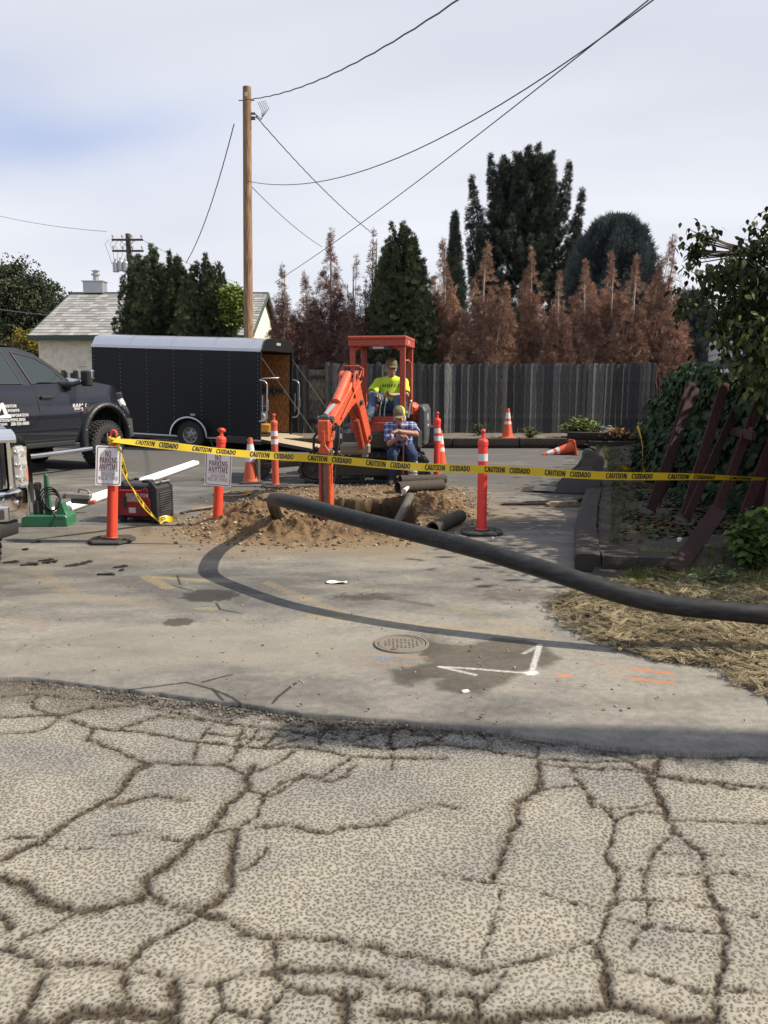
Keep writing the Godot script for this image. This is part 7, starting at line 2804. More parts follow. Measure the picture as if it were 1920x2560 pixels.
	f.cap(Vector3(0.433,0.35,-11.835),an[1] + Vector3(0,0.02,0),0.072,0.066,0.02)
	f.cap(an[1] + Vector3(0,-0.03,-0.05),toe[1] + Vector3(0,0.01,0),0.062,0.050,0.03)
	f.trim_below(0.004)
	var bb := B.new()
	f.to(bb)
	add_rel(o,"walking_boot",bb,mat("medical boot white",Color(0.60,0.60,0.60),0.6))
	for y in [0.12,0.20,0.28]:
		var st := B.new()
		st.tf = Transform3D(Basis(),Vector3(0.434,y,-11.836))
		st.lathe([Vector2(0.073,-0.012),Vector2(0.077,-0.012),Vector2(0.077,0.012),Vector2(0.073,0.012)],18)
		add_rel(o,"boot_strap",st,mat("boot strap grey",Color(0.13,0.13,0.14),0.7))
	var cn := B.new()
	cn.tube([Vector3(0.275,0.0,-11.72),Vector3(0.29,0.70,-11.72)],[0.011,0.013],9)
	cn.tube([Vector3(0.29,0.69,-11.72),Vector3(0.29,0.725,-11.73),Vector3(0.285,0.735,-11.76),Vector3(0.28,0.732,-11.80)],0.014,8)
	solo("walking_cane",cn,mat("cane wood",Color(0.11,0.035,0.022),0.4),"brown wooden walking cane held upright by the seated older person","cane")
func add_rel(o: Node3D,called: String,b: B,m: Material) -> MeshInstance3D:
	for k in b.v.size(): b.v[k] -= o.position
	return part(called,b,m,o)
func figure(o: Node3D,P: Array,sh: Array,el: Array,wr: Array,hp: Array,kn: Array,an: Array,toe: Array,fwd: Vector3,skin: Material,eye: Material,hairm: Material,old: bool,shirtm: Material,legm: Material,shoem: Material,bend: float,along: Array,curl: Array,thumb: Array) -> void:
	var lo: Vector3 = P[0]
	var hi: Vector3 = P[0]
	for L in [P,sh,el,wr,hp,kn,an,toe]:
		for p in L:
			lo = lo.min(p)
			hi = hi.max(p)
	lo -= Vector3.ONE * 0.2
	hi += Vector3.ONE * 0.2
	var b := B.new()
	var f := Field.new(lo,hi,0.014)
	f.cap(P[0],P[1],0.10,0.105,0.05)
	f.cap(P[1],P[2],0.09,0.06,0.05)
	f.cap(P[2] - Vector3(0,0.02,0),P[3] - Vector3(0,0.03,0.0),0.058,0.052,0.03)
	for s in 2:
		f.cap(P[2].lerp(sh[s],0.5),sh[s],0.045,0.05,0.04)
		f.cap(sh[s],el[s],0.052,0.042,0.03)
		f.cap(el[s],wr[s],0.043,0.029,0.02)
		f.cap(hp[s],kn[s],0.078,0.055,0.04)
		f.cap(kn[s],an[s],0.055,0.04,0.03)
	f.to(b)
	var eb := B.new()
	var hb := B.new()
	head(b,P[3],fwd,Vector3.UP,eb,hb,old)
	for s in 2:
		hand(b,wr[s],along[s],curl[s],thumb[s],bend)
	add_rel(o,"body",b,skin)
	add_rel(o,"eyes",eb,eye)
	add_rel(o,"hair",hb,hairm)
	f = Field.new(lo,hi,0.012)
	var side: Vector3 = (sh[1] - sh[0]).normalized()
	f.cap(P[0] + Vector3(0,-0.01,0) - side * 0.055,P[1] - side * 0.055,0.132,0.125,0.05)
	f.cap(P[0] + Vector3(0,-0.01,0) + side * 0.055,P[1] + side * 0.055,0.132,0.125,0.05)
	f.cap(P[0] + Vector3(0,0.10,0.03),P[1] + Vector3(0,-0.12,0.03),0.125,0.11,0.06)
	f.cap(P[1] + Vector3(0,0.0,0.0),P[2] - Vector3(0,0.035,0.0),0.115,0.078,0.05)
	for s in 2:
		f.cap(P[2] - Vector3(0,0.015,0),sh[s] - Vector3(0,0.012,0),0.058,0.066,0.05)
		f.cap(sh[s] - Vector3(0,0.012,0),sh[s].lerp(el[s],0.72),0.066,0.080,0.04)
		for k in 3:
			var q: Vector3 = P[0].lerp(P[1],0.2 + 0.25 * k)
			f.cap(q + side * (-0.16 + 0.05 * k) + Vector3(0,0,0.10),q + side * (0.10 - 0.03 * k) + Vector3(0,-0.05,0.13),0.012,0.012,0.02)
		f.carve(sh[s].lerp(el[s],1.02),0.075,0.012)
	f.carve(P[2] + Vector3(0,0.075,0.035),0.066,0.012)
	b = B.new()
	f.to(b)
	add_rel(o,"shirt",b,shirtm)
	if not old:
		var ink := B.new()
		for row in [["HDFCO",0.046,0.015,1.45],["————",0.012,-0.022,1.0]]:
			var v := letters(row[0],row[1])
			for k in range(0,v.size(),3):
				var p := []
				for q in 3:
					var x: float = P[1].x + 0.01 + v[k + q].x * row[3]
					var y: float = P[1].y + row[2] + v[k + q].y
					var z: float = P[1].z + 0.25
					while z > P[1].z and f.at(Vector3(x,y,z)) > 0.004: z -= 0.003
					p.append(Vector3(x,y,z + 0.012))
				if (p[1] - p[0]).cross(p[2] - p[0]).z < 0: ink.tri(p[0],p[2],p[1])
				else: ink.tri(p[0],p[1],p[2])
		add_rel(o,"shirt_lettering",ink,M["black plastic"])
	f = Field.new(lo,hi,0.013)
	f.cap(hp[0],hp[1],0.115,0.115,0.05)
	for s in 2:
		f.cap(hp[s],kn[s],0.095,0.078,0.04)
		f.cap(kn[s],an[s].lerp(kn[s],0.18 if not (old and s == 1) else 0.62),0.076,0.064,0.03)
		for k in 4:
			var q: Vector3 = kn[s].lerp(an[s],0.1 + 0.2 * k)
			f.cap(q + Vector3(-0.05,0.02,0.045),q + Vector3(0.05,-0.02,0.05),0.012,0.012,0.015)
	b = B.new()
	f.to(b)
	add_rel(o,"jeans",b,legm)
	for s in 2:
		if old and s == 1: continue
		f = Field.new(an[s] - Vector3.ONE * 0.3,an[s] + Vector3.ONE * 0.3,0.011)
		f.cap(an[s] + Vector3(0,0.05,0),an[s],0.058,0.055,0.02)
		f.cap(an[s] - (toe[s] - an[s]) * 0.25 + Vector3(0,-0.04,0),toe[s],0.048,0.043,0.03)
		if old: f.trim_below(0.003)
		b = B.new()
		f.to(b)
		add_rel(o,"shoe",b,shoem)
# ---------------------------------------------------------------- posts, cones, signs
func delineator(label: String,at: Vector3,lean: Vector3,bands: bool,top_kind: int,plate: bool,m: Material) -> Node3D:
	var t := thing("delineator_post",label,"traffic post",at,0.0,"orange delineator posts round the dig")
	var white: Material = M["reflective white"]
	var y := Vector3(lean.x,1,lean.z).normalized()
	var K := Transform3D(Basis(y.cross(Vector3.BACK).normalized(),y,Vector3.BACK),Vector3(0,0.035,0))
	var b := B.new()
	b.tf = K
	b.lathe([Vector2(0.066,0.0),Vector2(0.062,0.012),Vector2(0.054,0.02),Vector2(0.052,0.06),Vector2(0.049,0.88),Vector2(0.054,0.885),Vector2(0.054,0.925),Vector2(0.046,0.945),Vector2(0.022,0.955),Vector2(0.018,0.975)],20)
	var tube := part("tube",b,m,t)
	if bands:
		for yy in [0.80,0.68]:
			b = B.new()
			b.tf = K
			b.lathe([Vector2(0.0500,yy - 0.075),Vector2(0.0528,yy - 0.075),Vector2(0.0522,yy),Vector2(0.0500,yy)],20)
			part("reflective_band",b,white,tube)
	b = B.new()
	b.tf = K
	if top_kind == 0:
		var pts := []
		for k in 17:
			var a := TAU * k / 16.0
			pts.append(Vector3(cos(a) * 0.028,1.02 + sin(a) * 0.048,0))
		b.tube(pts,0.012,8,false)
		b.tube([Vector3(0,0.95,0),Vector3(0,0.985,0)],0.018,10)
	elif top_kind == 1:
		b.tube([Vector3(0,0.95,0),Vector3(0,1.0,0)],[0.02,0.017],10)
		var old := b.tf
		b.tf = K * Transform3D(Basis.from_scale(Vector3(0.046,0.026,0.018)),Vector3(0,1.018,0))
		b.ball(Vector3.ZERO,Vector3.ONE,8)
		b.tf = old
	else:
		b.tube([Vector3(0,0.95,0),Vector3(0,1.01,0)],[0.022,0.015],10)
		b.ball(Vector3(0,1.03,0),Vector3(0.026,0.024,0.026),7)
	part("handle",b,m,t)
	if plate:
		b = B.new()
		var oct := PackedVector2Array()
		for q in [[-0.13,-0.19],[0.13,-0.19],[0.215,-0.08],[0.215,0.08],[0.13,0.19],[-0.13,0.19],[-0.215,0.08],[-0.215,-0.08]]: oct.append(Vector2(q[0],q[1]))
		b.tf = Transform3D(Basis(Vector3.RIGHT,-PI / 2),Vector3.ZERO)
		b.prism(oct,0.002,0.036,0.012)
		b.tf = Transform3D.IDENTITY
		for s in [-1.0,1.0]: b.box(Vector3(s * 0.15,0.04,0),Vector3(0.03,0.012,0.2),0.003)
		b.lathe([Vector2(0.085,0.034),Vector2(0.08,0.046),Vector2(0.06,0.046)],20)
		part("base",b,M["dusty rubber"],t)
	return t
func sign_board(label: String,at: Vector3,bs: Basis,w: float,h: float) -> void:
	var t := thing("parking_sign",label,"sign",at,0.0,"no parking signs")
	t.basis = bs
	var face := mat("sign white",Color(0.74,0.73,0.75),0.45)
	var ink := mat("sign maroon",Color(0.13,0.012,0.022),0.5)
	var b := B.new()
	var pl := PackedVector2Array()
	for q in [[1,1],[-1,1],[-1,-1],[1,-1]]:
		for k in 5:
			var a: float = (PI / 2) * k / 4.0 + [0.0,PI / 2,PI,3 * PI / 2][[[1,1],[-1,1],[-1,-1],[1,-1]].find(q)]
			pl.append(Vector2(q[0] * (w / 2 - 0.012) + cos(a) * 0.012,q[1] * (h / 2 - 0.012) + sin(a) * 0.012))
	b.prism(pl,-0.002,0.0,0.0)
	part("panel",b,face,t)
	b = B.new()
	var loop := []
	for q in [[1,1],[-1,1],[-1,-1],[1,-1]]:
		for k in 6:
			var a: float = (PI / 2) * k / 5.0 + [0.0,PI / 2,PI,3 * PI / 2][[[1,1],[-1,1],[-1,-1],[1,-1]].find(q)]
			loop.append(Vector2(q[0] * (w / 2 - 0.032) + cos(a) * 0.018,q[1] * (h / 2 - 0.032) + sin(a) * 0.018))
	for k in loop.size():
		var p: Vector2 = loop[k]
		var q: Vector2 = loop[(k + 1) % loop.size()]
		var n := Vector2((q - p).y,-(q - p).x).normalized() * 0.0035
		b.quad(Vector3(p.x + n.x,p.y + n.y,0.001),Vector3(q.x + n.x,q.y + n.y,0.001),Vector3(q.x - n.x,q.y - n.y,0.001),Vector3(p.x - n.x,p.y - n.y,0.001))
	part("border",b,ink,t)
	b = B.new()
	var f := h / 0.40
	var x := w / 0.29
	write(b,"NO",0.060 * f,Vector3(-0.005,0.118 * f,0.001),Basis(),0.56 * x / f,700)
	write(b,"PARKING",0.060 * f,Vector3(0,0.052 * f,0.001),Basis(),0.56 * x / f,700)
	write(b,"ANYTIME",0.060 * f,Vector3(0,-0.014 * f,0.001),Basis(),0.57 * x / f,700)
	b.box(Vector3(0,-0.052 * f,0.001),Vector3(w * 0.74,0.003,0.001),0.0)
	write(b,"VIOLATORS",0.036 * f,Vector3(0,-0.086 * f,0.001),Basis(),0.62 * x / f,400)
	write(b,"WILL BE TOWED",0.036 * f,Vector3(0,-0.127 * f,0.001),Basis(),0.62 * x / f,400)
	part("lettering",b,ink,t).set_meta("kind","stuff")
	for s in [-1.0,1.0]:
		b = B.new()
		b.ball(Vector3(0.0,s * (h / 2 - 0.016),0.001),Vector3(0.006,0.006,0.003),4)
		part("bolt",b,M["steel dark"],t)
func cone(label: String,at: Vector3,bs: Basis,worn: float) -> void:
	var t := thing("traffic_cone",label,"traffic cone",at,0.0,"orange traffic cones")
	t.basis = bs
	var m := mat("cone orange %d" % int(worn * 10),Color(0.62,0.085,0.025).lerp(Color(0.42,0.12,0.06),worn),0.6)
	var b := B.new()
	b.tf = Transform3D(Basis(Vector3.RIGHT,-PI / 2),Vector3.ZERO)
	var sq := PackedVector2Array()
	for q in [[1,1],[-1,1],[-1,-1],[1,-1]]:
		sq.append(Vector2(q[0] * 0.178,q[1] * 0.14)); sq.append(Vector2(q[0] * 0.14,q[1] * 0.178))
	var ord := PackedVector2Array([sq[0],sq[1],sq[3],sq[2],sq[4],sq[5],sq[7],sq[6]])
	b.prism(ord,0.0,0.028,0.006)
	part("base",b,M["dusty rubber"] if worn > 0.4 else m,t)
	b = B.new()
	b.lathe([Vector2(0.132,0.026),Vector2(0.128,0.05),Vector2(0.121,0.06),Vector2(0.033,0.69),Vector2(0.030,0.70),Vector2(0.026,0.70),Vector2(0.026,0.66)],24)
	var sh := part("body",b,m,t)
	for q in [[0.46,0.60],[0.33,0.40]]:
		b = B.new()
		var r0 := lerpf(0.121,0.033,(q[0] - 0.06) / 0.63) + 0.0015
		var r1 := lerpf(0.121,0.033,(q[1] - 0.06) / 0.63) + 0.0015
		b.lathe([Vector2(r0,q[0]),Vector2(r1,q[1])],24)
		part("reflective_collar",b,M["reflective white"],sh)
func posts_and_cones() -> void:
	mat("reflective white",Color(0.58,0.59,0.60),0.4)
	grain(mat("dusty rubber",Color(0.060,0.058,0.052),0.95),ntex(91,0.03,3,Color(0.5,0.5,0.5),Color(1,1,1),256),Vector3(4,4,4))
	var a := mat("post orange",Color(0.66,0.062,0.030),0.5)
	var r := mat("post red orange",Color(0.72,0.050,0.040),0.45)
	var p1 := w3(-2.70,0,7.67)
	var p2 := w3(-1.83,0.0,8.50)
	delineator("leaning orange post at left holding the sign beside the generator",p1,Vector3(0.075,0,0.0),false,0,true,a)
	delineator("leaning orange post stuck in the soil heap holding the second sign",p2,Vector3(0.085,0,0.0),true,1,false,a)
	delineator("dull orange banded post in front of the trailer ramp",w3(-1.615,0,11.66),Vector3(-0.005,0,0),true,2,true,mat("post dull orange",Color(0.50,0.085,0.045),0.6))
	delineator("bright red-orange post right of the excavator beside a cone",w3(0.83,0,12.30),Vector3(0,0,0),true,2,false,r)
	delineator("orange banded post on a black base right of the dig",w3(1.02,0,8.10),Vector3(-0.003,0,0),true,2,true,r)
	sign_board("white no parking sign on the left leaning post, seen at a slant",p1 + Vector3(0.035,0.765,0.075),Basis(Vector3.UP,0.30) * Basis(Vector3.BACK,-0.075),0.235,0.385)
	sign_board("white no parking sign on the post in the soil, its top behind the tape",p2 + Vector3(0.05,0.645,0.075),Basis(Vector3.UP,-0.05) * Basis(Vector3.BACK,-0.075),0.29,0.385)
	cone("worn orange cone with grimy collar on the pavement left of the dig",w3(-2.06,0,12.15),Basis(Vector3.UP,0.2),0.5)
	cone("bright orange cone standing behind the red-orange post",w3(0.99,0,13.9),Basis(Vector3.UP,0.5),0.0)
	cone("orange cone standing on the planting bed before the grey fence",w3(2.93,0.20,18.75),Basis(Vector3.UP,0.3),0.1)
	cone("orange cone lying on its side at the foot of the planting bed",w3(4.02,0.15,16.75),Basis(Vector3.UP,0.18) * Basis(Vector3.BACK,PI / 2 + 0.21),0.2)
# ---------------------------------------------------------------- tape
func ribbon(pts: Array,width: float,rolls: Array) -> Array:
	var m := pts.size()
	var g := []
	var ln := [0.0]
	var sd := []
	for i in m:
		var t: Vector3 = (pts[mini(i + 1,m - 1)] - pts[maxi(i - 1,0)]).normalized()
		var up := (Vector3.UP - t * t.y).normalized()
		var q := float(i) / (m - 1) * (rolls.size() - 1)
		var k := mini(int(q),rolls.size() - 2)
		var ro: float = lerpf(rolls[k],rolls[k + 1],q - k)
		var s := up.rotated(t,ro)
		sd.append(s)
		g.append([pts[i] - s * width * 0.5,pts[i] + s * width * 0.06,pts[i] + s * width * 0.5])
		if i > 0: ln.append(ln[i - 1] + (pts[i] - pts[i - 1]).length())
	return [g,ln,sd]
func tape(called: String,label: String,pts: Array,width: float,rolls: Array,start: float,words := true) -> void:
	var t := thing(called,label,"caution tape",pts[0])
	var r := ribbon(pts,width,rolls)
	var b := B.new()
	b.grid(r[0],true)
	var f := B.new()
	f.grid(r[0])
	for k in f.v.size(): f.v[k] -= f.n[k] * 0.0004
	b.v.append_array(f.v); b.n.append_array(f.n); b.c.append_array(f.c); b.u.append_array(f.u)
	add_rel(t,"ribbon",b,M["tape yellow"])
	if not words: return
	var ink := B.new()
	var total: float = r[1][-1]
	var s := start
	var turn := 0
	while s < total - 0.12:
		var v := letters(["CAUTION","CUIDADO"][turn % 2],width * 0.66,900)
		var lo := 9.0
		var hi := -9.0
		for q in v:
			lo = minf(lo,q.x)
			hi = maxf(hi,q.x)
		var sc := 0.185 * width / 0.076 / (hi - lo)
		for k in range(0,v.size() * 3,3):
			var p := []
			var nn := Vector3.ZERO
			var bold: float = 0.0016 * (k / v.size() - 1)
			for q in 3:
				var l: float = s + (v[(k + q) % v.size()].x - lo) * sc + bold
				var i := 0
				while i < r[1].size() - 2 and r[1][i + 1] < l: i += 1
				var e: float = (l - r[1][i]) / maxf(1e-5,r[1][i + 1] - r[1][i])
				var c: Vector3 = pts[i].lerp(pts[i + 1],e)
				var up: Vector3 = r[2][i].lerp(r[2][i + 1],e)
				nn = (pts[i + 1] - pts[i]).cross(up).normalized()
				p.append(c + up * v[(k + q) % v.size()].y + nn * (0.0022 + bold * 0.2))
			if (p[1] - p[0]).cross(p[2] - p[0]).dot(nn) < 0: ink.tri(p[0],p[2],p[1])
			else: ink.tri(p[0],p[1],p[2])
		s += (0.232 if turn % 2 == 0 else 0.325) * width / 0.076
		turn += 1
	add_rel(t,"lettering",ink,M["tape ink"]).set_meta("kind","stuff")
func tapes() -> void:
	var m := mat("tape yellow",Color(0.68,0.49,0.022),0.35)
	m.backlight_enabled = true
	m.backlight = Color(0.5,0.4,0.05)
	mat("tape ink",Color(0.02,0.018,0.015),0.5)
	var a := w3(-2.60,1.01,7.60)
	var z := w3(3.47,0.70,7.12)
	var pts := []
	for k in 61:
		var q := k / 60.0
		pts.append(a.lerp(z,q) - Vector3(0,0.30 * q * (1.0 - q),0) + Vector3(0,0.006 * sin(q * 23.0),0.012 * sin(q * 17.0)))
	tape("caution_tape","yellow caution tape stretched across the lot from the left post to the red fence",pts,0.076,[-1.2,-0.35,-0.75,-0.5,0.1,0.05,-0.1,0.0,0.08,0.0,0.15,0.3,0.75,1.15],0.22)
	var b := B.new()
	for k in 3:
		var o := []
		for q in 13:
			var t := TAU * q / 12.0
			o.append(w3(-2.615,0.985 + 0.02 * k,7.665) + Vector3(cos(t) * 0.05,0.012 * sin(t * 2.0 + k),sin(t) * 0.05))
		b.tube(o,0.011,5,false)
	b.tube([w3(-2.57,0.97,7.6),w3(-2.55,0.92,7.58),w3(-2.53,0.90,7.6)],0.012,5)
	solo("tape_knot",b,m,"yellow tape knotted round the top of the left leaning post","tape")
	pts = []
	for k in 25:
		var q := k / 24.0
		pts.append(w3(-2.59,0.96,7.62).lerp(w3(-2.50,0.03,8.62),q) + Vector3(-0.05 * sin(q * PI),-0.06 * sin(q * PI),0.0))
	for k in 8: pts.append(w3(-2.50 + 0.022 * k,0.03 + 0.02 * sin(k * 0.9) + 0.004 * k,8.62 + 0.028 * k))
	tape("caution_tape","yellow caution tape hanging from the left post down to the ground by the generator",pts,0.072,[0.9,0.3,-0.5,-0.2,-0.6,-0.9,1.2],0.25)
	pts = []
	for k in 17:
		var q := k / 16.0
		pts.append(w3(3.68,0.92,11.5).lerp(w3(3.76,0.17,11.2),q) + Vector3(0.02 * sin(q * 5.0),0,0.02 * sin(q * 7.0)))
	for k in 12: pts.append(w3(3.77 + 0.03 * k,0.16 + 0.04 * absf(sin(k * 0.7)),11.15 - 0.05 * sin(k * 0.8)))
	tape("caution_tape","loose yellow tape hanging from the shrub at right and heaped at its foot",pts,0.065,[0.2,0.6,0.1,1.0,2.2,0.3,2.5],9.0,false)
	pts = []
	for k in 10: pts.append(w3(3.72 + 0.045 * k,0.19 + 0.02 * sin(k * 1.1),12.6 - 0.02 * k))
	tape("caution_tape","scrap of yellow tape lying on the soil behind the steel bucket",pts,0.06,[1.1,0.5,1.4,0.7],9.0,false)
# ---------------------------------------------------------------- tools on the pavement
func tools() -> void:
	var blkp: Material = M["black plastic"]
	var redp := mat("generator red",Color(0.28,0.012,0.018),0.35)
	var t := thing("generator","red and black portable generator standing behind the left post","generator",w3(-2.72,0,8.86),deg_to_rad(-14.0))
	var b := B.new()
	b.prism(PackedVector2Array([Vector2(-0.245,0.05),Vector2(0.245,0.05),Vector2(0.25,0.10),Vector2(0.25,0.39),Vector2(0.19,0.44),Vector2(-0.20,0.44),Vector2(-0.25,0.39),Vector2(-0.25,0.10)]),-0.17,0.165,0.025)
	part("body",b,blkp,t)
	b = B.new()
	b.prism(PackedVector2Array([Vector2(-0.225,0.075),Vector2(0.125,0.075),Vector2(0.175,0.12),Vector2(0.175,0.26),Vector2(0.155,0.285),Vector2(0.155,0.375),Vector2(0.12,0.41),Vector2(0.06,0.375),Vector2(-0.225,0.375)]),0.15,0.185,0.012)
	var pn := part("side_panel",b,redp,t)
	b = B.new()
	write(b,"PREDATOR",0.040,Vector3(0.02,0.315,0.1875),Basis(),1.0)
	write(b,"3500",0.040,Vector3(-0.05,0.275,0.1875),Basis(),1.05)
	write(b,"INVERTER",0.020,Vector3(-0.045,0.250,0.1875),Basis(),1.1)
	part("panel_lettering",b,M["decal white"],pn)
	b = B.new()
	b.box(Vector3(-0.135,0.235,0.186),Vector3(0.045,0.13,0.006),0.002)
	part("pull_recess",b,blkp,pn)
	b = B.new()
	b.box(Vector3(-0.05,0.145,0.186),Vector3(0.085,0.06,0.004),0.001)
	part("rating_label",b,M["decal white"],pn)
	b = B.new()
	b.box(Vector3(0.035,0.145,0.186),Vector3(0.06,0.06,0.004),0.001)
	part("warning_label",b,M["steel dark"],pn)
	for s in [-1.0,1.0]:
		b = B.new()
		b.prism(PackedVector2Array([Vector2(s * 0.26,0.03),Vector2(s * 0.20,0.03),Vector2(s * 0.19,0.40),Vector2(s * 0.15,0.455),Vector2(s * 0.20,0.47),Vector2(s * 0.26,0.40)]),-0.178,-0.145,0.006)
		b.prism(PackedVector2Array([Vector2(s * 0.26,0.03),Vector2(s * 0.20,0.03),Vector2(s * 0.19,0.40),Vector2(s * 0.15,0.455),Vector2(s * 0.20,0.47),Vector2(s * 0.26,0.40)]),0.145,0.178,0.006)
		part("end_frame",b,blkp,t)
		b = B.new()
		b.tube([Vector3(s * 0.225,0.445,-0.16),Vector3(s * 0.225,0.455,0.16)],0.014,8)
		part("carry_handle",b,M["galvanised"] if s > 0 else blkp,t)
	for k in 9:
		b = B.new()
		b.box(Vector3(0.256,0.13 + 0.026 * k,-0.01),Vector3(0.012,0.012,0.24),0.003)
		part("vent_slat",b,M["steel dark"],t)
	b = B.new()
	b.box(Vector3(0.05,0.455,0.0),Vector3(0.10,0.03,0.10),0.012)
	part("fuel_cap",b,blkp,t)
	b = B.new()
	for q in [[-0.2,-0.13],[0.2,-0.13],[-0.2,0.13],[0.2,0.13]]:
		b.box(Vector3(q[0],0.028,q[1]),Vector3(0.07,0.052,0.06),0.01)
	part("foot",b,M["black rubber"],t).set_meta("kind","stuff")
	b = B.new()
	for k in 4: b.tri(Vector3(0.14 + 0.03 * k,0.462,-0.02 + 0.03 * (k % 2)),Vector3(0.20 + 0.03 * k,0.50 - 0.01 * k,0.03),Vector3(0.17 + 0.03 * k,0.47,0.09))
	var sc := part("tape_scrap",b,M["tape yellow"],t)
	var grn := mat("machine green",Color(0.030,0.135,0.068),0.45)
	t = thing("pipe_saw","green steel pipe saw stand with coiled hoses beside the chrome truck","saw",w3(-3.66,0,8.62),deg_to_rad(4.0))
	b = B.new()
	b.prism(PackedVector2Array([Vector2(-0.30,0.0),Vector2(0.19,0.0),Vector2(0.19,0.10),Vector2(0.17,0.125),Vector2(-0.28,0.125),Vector2(-0.30,0.10)]),-0.16,0.16,0.01)
	part("base",b,grn,t)
	b = B.new()
	b.prism(PackedVector2Array([Vector2(0.06,0.12),Vector2(0.18,0.12),Vector2(0.155,0.16),Vector2(0.13,0.255),Vector2(0.08,0.27)]),-0.02,0.10,0.008)
	part("clamp_wedge",b,grn,t)
	b = B.new()
	b.prism(PackedVector2Array([Vector2(-0.08,0.12),Vector2(-0.01,0.12),Vector2(-0.018,0.43),Vector2(-0.024,0.55),Vector2(-0.035,0.57),Vector2(-0.055,0.57),Vector2(-0.066,0.55)]),0.02,0.06,0.008)
	part("upright",b,grn,t)
	b = B.new()
	b.tube([Vector3(-0.165,0.13,0.0),Vector3(-0.165,0.27,0.0)],0.055,12)
	b.tube([Vector3(-0.155,0.27,0.0),Vector3(-0.155,0.40,0.02)],0.028,10)
	b.box(Vector3(-0.15,0.43,0.02),Vector3(0.075,0.09,0.07),0.02)
	part("motor",b,mat("dark grey metal",Color(0.065,0.062,0.06),0.5,0.3),t)
	for k in 4:
		b = B.new()
		var pts := []
		for q in 21:
			var a := TAU * q / 20.0
			var rr := 0.115 - 0.012 * k
			pts.append(Vector3(-0.005 + 0.012 * k + cos(a) * rr,0.295 + sin(a) * rr * 1.15 - 0.01 * k,0.085 + 0.012 * sin(a * 2.0 + k) + 0.008 * k))
		b.tube(pts,0.008,7,false)
		part("hose_loop",b,M["black rubber"],t)
	b = B.new()
	b.tube([Vector3(-0.07,0.24,0.09),Vector3(0.02,0.17,0.12),Vector3(0.08,0.10,0.17),Vector3(0.16,0.09,0.19)],0.007,6)
	b.tube([Vector3(0.09,0.25,0.06),Vector3(0.07,0.17,0.07),Vector3(0.06,0.15,0.12)],0.011,6)
	part("hose_tail",b,M["black rubber"],t)
	b = B.new()
	b.box(Vector3(0.05,0.24,0.03),Vector3(0.035,0.14,0.03),0.008,Basis(Vector3.BACK,-0.2))
	part("lever",b,M["galvanised"],t)
	t = thing("power_tool","grey handheld power tool lying across the near end of the white pipes","tool",w3(-3.66,0.165,9.35),deg_to_rad(6.0))
	b = B.new()
	b.box(Vector3(0.0,0.045,0),Vector3(0.30,0.075,0.09),0.02,Basis(Vector3.BACK,-0.08))
	part("body",b,mat("tool grey",Color(0.20,0.195,0.185),0.5,0.3),t)
	b = B.new()
	b.box(Vector3(0.02,-0.02,0),Vector3(0.22,0.06,0.07),0.015,Basis(Vector3.BACK,-0.1))
	part("housing",b,M["dark grey metal"],t)
	b = B.new()
	b.tube([Vector3(0.0,0.08,0),Vector3(0.01,0.13,0),Vector3(0.10,0.115,0),Vector3(0.13,0.075,0)],0.014,8)
	part("handle",b,M["tool grey"],t)
	b = B.new()
	b.box(Vector3(0.15,-0.035,0),Vector3(0.09,0.045,0.06),0.01,Basis(Vector3.BACK,0.1))
	part("nose",b,mat("tool orange",Color(0.40,0.075,0.04),0.5),t)
	b = B.new()
	b.tube([Vector3(-0.13,0.05,0),Vector3(-0.19,0.04,0.02)],0.03,10)
	part("motor_end",b,M["dark grey metal"],t)
	var pvc := mat("white pipe plastic",Color(0.80,0.80,0.78),0.35)
	for k in 2:
		b = B.new()
		var off := Vector3(0.10 * k,0,0.10 * k)
		var p0 := w3(-3.95 ,0.045,9.05) + off
		var p1 := w3(-3.56 - 0.02 * k,0.045,14.7) + off
		b.tube([p0,p1],0.045,18,false)
		var inner := B.new()
		inner.tube([p1,p0],0.040,18,false)
		for q in inner.n.size(): inner.n[q] = -inner.n[q]
		for q in range(0,inner.v.size(),3):
			var s: Vector3 = inner.v[q]; inner.v[q] = inner.v[q + 1]; inner.v[q + 1] = s
		b.v.append_array(inner.v); b.n.append_array(inner.n); b.c.append_array(inner.c); b.u.append_array(inner.u)
		for e in [p0,p1]:
			var d := (p1 - p0).normalized() * (1.0 if e == p1 else -1.0)
			var fx := d.cross(Vector3.UP).normalized()
			var fy := d.cross(fx)
			for q in 18:
				var a0 := TAU * q / 18
				var a1 := TAU * (q + 1) / 18
				var c0 := fx * cos(a0) + fy * sin(a0)
				var c1 := fx * cos(a1) + fy * sin(a1)
				b.quad(e + c0 * 0.040,e + c0 * 0.045,e + c1 * 0.045,e + c1 * 0.040)
		solo("white_pipe",b,pvc,["long white plastic pipe, left one of the pair on the pavement","long white plastic pipe, right one of the pair on the pavement"][k],"pipe","white pipes behind the generator")
	var crd := mat("orange cord",Color(0.42,0.20,0.05),0.6)
	b = B.new()
	var pp_ := []
	for k in 14:
		var q := k / 13.0
		pp_.append(w3(lerpf(-2.36,-1.75,q) + 0.04 * sin(q * 9.0),0.008,9.55 + 0.45 * q + 0.12 * sin(q * 6.0)))
	b.tube(pp_,0.007,6)
	solo("extension_cord",b,crd,"thin orange extension cord running right from the generator","cord")
	b = B.new()
	pp_ = []
	for k in 60:
		var a := k * 0.42
		pp_.append(w3(-2.10 + 0.24 * cos(a) + 0.02 * sin(k * 0.7),0.010 + 0.004 * (k % 5),10.85 + 0.20 * sin(a) + 0.03 * sin(k * 1.3)))
	b.tube(pp_,0.007,5)
	solo("extension_cord",b,crd,"tan extension cord lying in a loose coil behind the second sign","cord")
	b = B.new()
	pp_ = []
